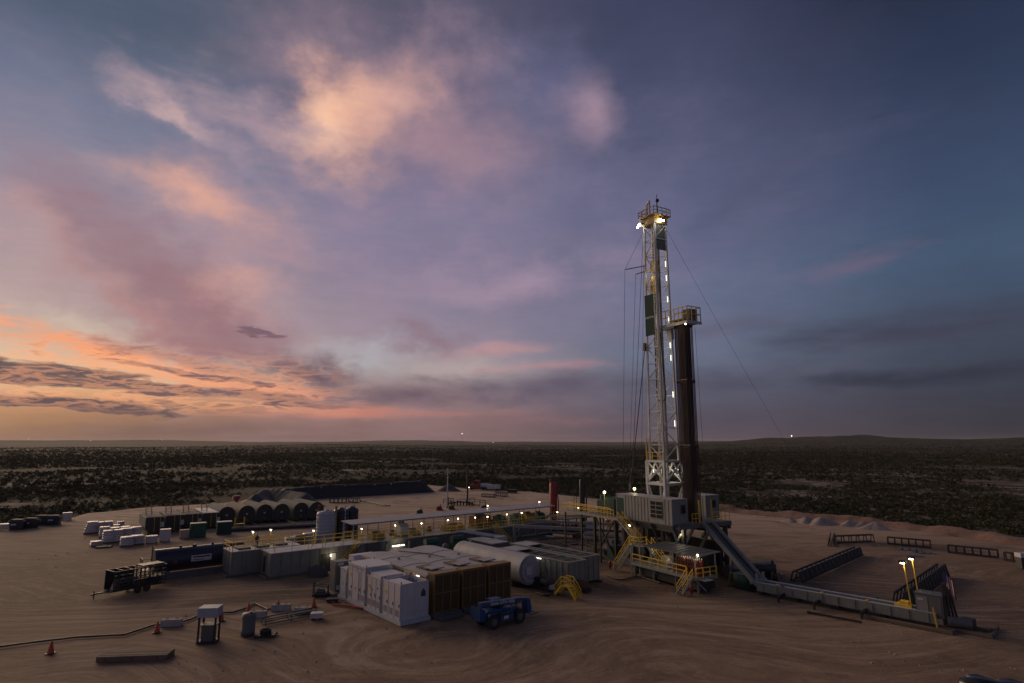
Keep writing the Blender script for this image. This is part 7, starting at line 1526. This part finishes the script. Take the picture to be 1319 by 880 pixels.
crate((17.29, 104.86), (1.6, 1.2, 1.3), 'dark_grey', 'dark tool chest on the dirt below the cabin walkway', 'tool_chest', 15, 'box'); crate((12.34, 115.63), (1.4, 1.0, 0.9), 'rust', 'rusty crate on the dirt under the duct tripod', 'rusty_crate', 30); crate((3.98, 104.86), (1.8, 1.2, 1.0), 'dark_grey', 'low dark box behind the cover plate of the far open tank', 'low_box', -50)
pb = thing('pipe_run', 'bundle of parallel grey pipes on low stands between the mud tanks and the rig', 'pipeline', (*(5.99, 118.45), 0), 'W', rel=True); p0_ = (5.99, 118.45); p1_ = (19.48, 111.23)
for k in range(4): MB().cyl((0, 0.45 * k, 0.6), (p1_[0] - p0_[0], p1_[1] - p0_[1] + 0.45 * k, 0.7), 0.13, None, 8).build('pipe', ('dark_grey', 'rig_grey', 'black_steel', 'rust')[k], pb)
for f in (0.1, 0.4, 0.7, 0.95): MB().box((p1_[0] - p0_[0]) * f - 0.12, (p1_[1] - p0_[1]) * f - 0.3, 0, (p1_[0] - p0_[0]) * f + 0.12, (p1_[1] - p0_[1]) * f + 1.7, 0.46).build('pipe_stand', 'black_steel', pb)
for k, (pz, lab) in enumerate((((16.67, 91.79), 'black cable reel on the dirt left of the zig-zag stairs'), ((33.20, 79.10), 'black cable reel beside the foot of the pipe ramp'), ((-10.70, 86.95), 'x'))):
    if k == 2: continue
    t = thing('cable_reel', lab, 'cable reel', (*pz, 0), 'W', rz=25 + 30 * k, group='cable reels on the dirt')
    for y in (-0.4, 0.4): MB().cyl((0, y - 0.04, 0.7), (0, y + 0.04, 0.7), 0.7, None, 18).build('flange', 'timber', t)
    MB().cyl((0, -0.36, 0.7), (0, 0.36, 0.7), 0.45, None, 16).build('cable_coil', 'black_steel', t)
def cone(pos, lab):
    t = thing('traffic_cone', lab, 'cone', (*pos, 0), 'W', rel=True, group='red cones along the hose'); MB().box(-0.3, -0.3, 0, 0.3, 0.3, 0.06).build('base', 'black_steel', t); MB().lathe([(0.26, 0.06), (0.07, 1.0), (0.0, 1.02)], (0, 0, 0), 12).build('body', 'orange_red', t)
for p, lab in (((-38.79, 53.91), 'red cone at the far left end of the hose'), ((-33.14, 59.52), 'red cone left of the grey concrete block'), ((-27.39, 65.95), 'red cone at the bend of the hose'), ((-24.77, 67.12), 'red cone in front of the long grey block'), ((-28.90, 63.21), 'red cone behind the blue topped stand'), ((-21.39, 68.33), 'red cone right of the long grey block')): cone(p, lab)
def block(pos, lab, L_=1.8, rz=8):
    t = thing('concrete_block', lab, 'concrete block', (*pos, 0), 'W', rz=rz, group='concrete blocks along the hose'); MB().prism([(-0.35, 0), (0.35, 0), (0.28, 0.6), (-0.28, 0.6)], 'x', -L_ / 2, L_ / 2).build('block', 'concrete', t)
    for x in (-L_ * 0.25, L_ * 0.25): MB().tube([(x - 0.1, 0, 0.6), (x - 0.1, 0, 0.7), (x + 0.1, 0, 0.7), (x + 0.1, 0, 0.6)], 0.025, 5).build('lifting_eye', 'rust', t)
block((-32.98, 61.68), 'grey concrete block under the hose left of the blue topped stand'); block((-25.83, 64.55), 'grey concrete block right of the blue topped stand', 1.7); block((-24.44, 67.12), 'long grey block behind the black rail frame', 1.9); block((-21.74, 65.95), 'grey block partly behind the black rail frame', 1.6)
bs = thing('pump_stand', 'dark upright pump stand with a blue top in the left foreground', 'pump stand', (*(-27.04, 56.88), 0), 'W', rz=5)
MB().box(-0.8, -0.6, 0, 0.8, 0.6, 0.2).build('base', 'black_steel', bs)
for x in (-0.7, 0.7):
    for y in (-0.5, 0.5): MB().bar((x, y, 0.2), (x, y, 2.2), 0.14).build('post', 'black_steel', bs)
MB().box(-0.85, -0.65, 2.2, 0.85, 0.65, 3.0).build('blue_top', 'poly_white', bs); MB().box(-0.5, -0.4, 0.2, 0.5, 0.4, 1.4).build('motor', 'dark_grey', bs); MB().box(-0.75, -0.55, 1.45, 0.75, 0.55, 1.55).build('shelf', 'dark_grey', bs)
dd = thing('waste_drum', 'dark blue drum in the left foreground beside the hose bend', 'drum', (*(-24.37, 58.84), 0), 'W', rel=True)
MB().lathe([(0, 0.02), (0.6, 0.02), (0.62, 0.5), (0.6, 0.52), (0.62, 1.0), (0.6, 1.02), (0.62, 1.6), (0.55, 1.9), (0, 1.95)], (0, 0, 0), 18).build('shell', 'dark_grey', dd); MB().cyl((0.2, 0, 1.93), (0.2, 0, 2.03), 0.1).build('bung', 'black_steel', dd)
bp_ = thing('hose_pallet', 'small black pallet with a coil in the left foreground', 'pallet', (*(-22.63, 58.61), 0), 'W', rz=6)
for k in range(5): MB().box(-0.9 + 0.37 * k, -0.6, 0.12, -0.6 + 0.37 * k, 0.6, 0.19).build('slat', 'black_steel', bp_)
for y in (-0.5, 0.5): MB().box(-0.9, y - 0.06, 0, 0.95, y + 0.06, 0.118).build('runner', 'black_steel', bp_)
cq = MB()
for j in range(3): cq.tube([(0.45 * math.cos(t * PI / 6), 0.4 * math.sin(t * PI / 6), 0.26 + 0.12 * j) for t in range(13)], 0.07, 6)
cq.build('coil', 'rubber', bp_)
wfm = (-23.95, 61.68); wfn = (-21.38, 64.01)
rf_ = thing('rail_frame', 'low black double rail frame lying in the left foreground', 'rail frame', (*wfm, 0), 'W', rz=math.degrees(math.atan2(wfn[1] - wfm[1], wfn[0] - wfm[0])))
for y in (0.0, 1.0): MB().bar((0, y, 0.55), (5.2, y, 0.55), 0.11).bar((0, y, 0.1), (5.2, y, 0.1), 0.11).build('rail', 'dark_grey', rf_)
for x in (0.05, 2.6, 5.15):
    for y in (0.0, 1.0): MB().bar((x, y, 0.0), (x, y, 0.6), 0.1).build('post', 'dark_grey', rf_)
    MB().bar((x, 0, 0.1), (x, 1.0, 0.1), 0.1).build('cross_bar', 'dark_grey', rf_)
crate((-19.66, 64.01), (1.1, 0.7, 0.5), 'wrap', 'pale bag lying right of the rail frame', 'sand_bag', 10, 'bag')
tp2 = thing('timber_mat', 'thick brown timber mat lying in the left foreground', 'timber mat', (*(-30.93, 52.81), 0), 'W', rz=6)
for k in range(5): MB().box(-2.7, -0.75 + 0.31 * k, 0.0, 2.7, -0.46 + 0.31 * k, 0.42 + 0.015 * (k % 2)).build('plank', 'timber', tp2)
for x in (-2.0, 0, 2.0): MB().box(x - 0.1, -0.77, 0.14, x + 0.1, -0.752, 0.3).build('bolt_plate', 'rust', tp2)
# ------------------------------------------------------------------ pickups at the lower right edge
def pickup(pos, rz, lab):
    t = thing('pickup_truck', lab, 'pickup truck', (*pos, 0), 'W', rz=rz, group='black pickups at the bottom right edge')
    def loft(secs):
        m = MB(); n = len(secs[0]); vs = [v for s_ in secs for v in s_]; fs = [(j * n + i, j * n + (i + 1) % n, (j + 1) * n + (i + 1) % n, (j + 1) * n + i) for j in range(len(secs) - 1) for i in range(n)] + [tuple(reversed(range(n))), tuple(range((len(secs) - 1) * n, len(secs) * n))]; return m.add(vs, fs, True)
    def sec(x, w, z0, z1, r=0.12): return [(x, -w, z0), (x, w, z0), (x, w, z1 - r), (x, w - r, z1), (x, -w + r, z1), (x, -w, z1 - r)]
    loft([sec(-2.9, 0.9, 0.55, 1.05), sec(-2.75, 0.98, 0.5, 1.1), sec(0.2, 1.0, 0.5, 1.14), sec(1.6, 0.98, 0.5, 1.12), sec(2.7, 0.92, 0.5, 0.98), sec(2.85, 0.8, 0.55, 0.85)]).build('body', 'car_black', t)
    loft([sec(-1.35, 0.86, 1.1, 1.12), sec(-1.15, 0.80, 1.1, 1.72), sec(-0.4, 0.78, 1.1, 1.86), sec(0.35, 0.76, 1.1, 1.82), sec(1.15, 0.88, 1.1, 1.14)]).build('cab', 'car_black', t)
    MB().add([(0.42, -0.66, 1.795), (0.42, 0.66, 1.795), (1.10, 0.76, 1.19), (1.10, -0.76, 1.19)], [(0, 1, 2, 3)]).build('windscreen', 'glass_dark', t)
    for s in (-1, 1): MB().prism([(-1.0, 1.2), (0.75, 1.2), (0.3, 1.66), (-0.95, 1.66)], 'y', s * 0.845 - 0.02, s * 0.845 + 0.02).build('side_window', 'glass_dark', t); MB().box(0.75, s * 1.08 - 0.1, 1.15, 0.9, s * 1.08 + 0.1, 1.35).build('mirror', 'car_black', t)
    MB().box(-2.6, -0.8, 1.101, -1.4, 0.8, 1.13).build('bed_cover', 'black_steel', t)
    for x in (-1.8, 1.75):
        for y in (-0.88, 0.88): w = MB().cyl((x, y - 0.12, 0.4), (x, y + 0.12, 0.4), 0.4, None, 18).build('wheel', 'rubber', t); MB().cyl((x, y + (0.122 if y > 0 else -0.122), 0.4), (x, y + (0.14 if y > 0 else -0.14), 0.4), 0.24, None, 12).build('rim', 'galv', w)
    for y in (-0.6, 0.6): MB().box(2.78, y - 0.18, 0.72, 2.86, y + 0.18, 0.85).build('headlight', 'galv', t)
pickup((31.82, 43.62), 18, 'black pickup at the bottom right edge, left of the pair'); pickup((33.49, 42.87), 14, 'black pickup at the bottom right corner')
# ------------------------------------------------------------------ worker on the tank
def person(pos, rz, lab):
    t = thing('person', lab, 'person', pos, 'S', rz=rz)
    vs = [(0, 0, 0.95), (0, 0, 1.15), (0, 0.01, 1.35), (0, 0.0, 1.50), (0, 0.03, 1.60), (0, 0.05, 1.70),
          (-0.10, 0, 0.88), (-0.13, 0.04, 0.48), (-0.14, -0.02, 0.09), (-0.15, 0.12, 0.04), (0.10, 0, 0.88), (0.14, -0.05, 0.48), (0.15, -0.10, 0.09), (0.16, 0.04, 0.04),
          (-0.19, 0, 1.42), (-0.27, 0.03, 1.14), (-0.22, 0.22, 0.98), (0.19, 0, 1.42), (0.27, 0.02, 1.14), (0.20, 0.22, 1.02), (-0.20, 0.29, 0.95), (0.18, 0.30, 1.0)]
    ed = [(0, 1), (1, 2), (2, 3), (3, 4), (4, 5), (0, 6), (6, 7), (7, 8), (8, 9), (0, 10), (10, 11), (11, 12), (12, 13), (3, 14), (14, 15), (15, 16), (3, 17), (17, 18), (18, 19), (16, 20), (19, 21)]
    rr = [0.17, 0.16, 0.18, 0.10, 0.065, 0.09, 0.105, 0.075, 0.055, 0.05, 0.105, 0.075, 0.055, 0.05, 0.08, 0.06, 0.05, 0.08, 0.06, 0.05, 0.04, 0.04]
    me = bpy.data.meshes.new('body'); me.from_pydata(vs, ed, []); me.update(); o = bpy.data.objects.new('body', me); COL.objects.link(o); o.parent = t; me.materials.append(MATS['cloth'])
    md = o.modifiers.new('skin', 'SKIN'); sv = me.skin_vertices[0].data
    for i, r in enumerate(rr): sv[i].radius = (r, r * (0.75 if i < 3 else 1.0)); sv[i].use_root = (i == 0)
    sb = o.modifiers.new('subdiv', 'SUBSURF'); sb.levels = 1; sb.render_levels = 2
    MB().sph((0, 0.05, 1.70), 0.105, 12, 8, 1.2).build('head', 'skin', t)
    MB().lathe([(0.19, 1.74), (0.145, 1.76), (0.14, 1.82), (0.10, 1.89), (0.0, 1.92)], (0, 0.05, 0), 14).build('hard_hat', 'white_paint', t)
    for x in (-0.15, 0.15): MB().box(x - 0.055, (-0.02 if x < 0 else -0.12) - 0.04, 0.0, x + 0.055, (0.2 if x < 0 else 0.1), 0.10).build('boot', 'black_steel', t)
    return t
person((-35.2, -45.14, 3.2), 60, 'worker in dark clothing and white hard hat standing on the grey tank')
# small clutter on the pale deck behind the railing
for k, (p, z, mt, lab) in enumerate((((-31.28, 84.49), 3.2, 'pale_grey', 'pale pump on the tank deck left of the sacks'), ((-30.52, 88.28), 3.2, 'hay', 'tan sack stack on the tank deck, left'), ((-29.88, 89.62), 3.2, 'wrap', 'white sack stack on the tank deck, right'))):
    pass
for k, (p, mt, lab) in enumerate((((-36.72, 103.38), 'pale_grey', 'pale sack stack behind the tank rails, left of three'), ((-36.09, 105.61), 'hay', 'tan sack stack behind the tank rails, middle of three'), ((-35.29, 107.95), 'wrap', 'white sack stack behind the tank rails, right of three'))):
    pallet(p, lab, 1.8, 1.6, 2.0, 0.0, 35, mt)
# ------------------------------------------------------------------ far away
fr2 = thing('far_drilling_rig', 'tiny lit drilling rig on the far ridge right of the mast', 'drilling rig', (*to_world('W', (1362.0, 2950.0)), float(terrain_h(np.array([1362.0]), np.array([2950.0]))[0]) - 1), 'W', rel=True)
MB().box(-14, -6, 0, 14, 6, 9).build('base', 'dark_grey', fr2)
for x in (-3, 3):
    for y in (-3, 3): MB().bar((x, y, 8), (x * 0.5, y * 0.5, 48), 2.2).build('mast_leg', 'mast_white', fr2)
for k in range(8): MB().bar((-3, -3, 9 + 5 * k), (3, -3, 13 + 5 * k), 0.9).build('brace', 'mast_white', fr2)
MB().sph((0, -2, 49), 1.3, 8, 6).sph((-4, -8, 12), 0.8, 8, 6).build('lamp', 'bulb', fr2)
ft = thing('far_tower', 'slender lit mast far out on the plain left of the centre', 'mast', (*to_world('W', (-330.0, 4000.0)), float(terrain_h(np.array([-330.0]), np.array([4000.0]))[0])), 'W', rel=True)
MB().bar((0, 0, 0), (0, 0, 72), 1.6).build('pole', 'dark_grey', ft); MB().sph((0, 0, 74), 1.1, 8, 6).build('lamp', 'bulb', ft)
for k, (az, r) in enumerate(((-38.6, 7200), (-34.8, 6800), (-30.0, 7000), (-11.5, 6900), (-1.8, 5200))):
    x = r * math.sin(rad(az)); y = r * math.cos(rad(az)); z = float(terrain_h(np.array([x]), np.array([y]))[0])
    t = thing('distant_light', ('leftmost', 'second', 'third', 'fourth', 'rightmost')[k] + ' tiny light twinkling on the left horizon', 'light', (x, y, z), 'W', rel=True, group='lights on the horizon'); MB().bar((0, 0, 0), (0, 0, 14), 0.8).build('post', 'dark_grey', t); MB().sph((0, 0, 15), 0.9, 6, 4).build('lamp', 'bulb', t)

# ------------------------------------------------------------------ evening haze
hm = bpy.data.materials.new('haze_air'); hn = nodes_of(hm)
ho_ = hn.nodes.new('ShaderNodeOutputMaterial'); hv = hn.nodes.new('ShaderNodeVolumePrincipled'); hn.links.new(hv.outputs[0], ho_.inputs['Volume'])
hv.inputs['Color'].default_value = (0.80, 0.74, 0.76, 1); hv.inputs['Density'].default_value = HAZE; hv.inputs['Anisotropy'].default_value = 0.2
MATS['haze_air'] = hm
hz_o = MB().box(-17000, -17000, -5.0, 17000, 17000, 98.0).build('haze', 'haze_air'); tag(hz_o, 'thin evening haze over the plain', None, kind='stuff')
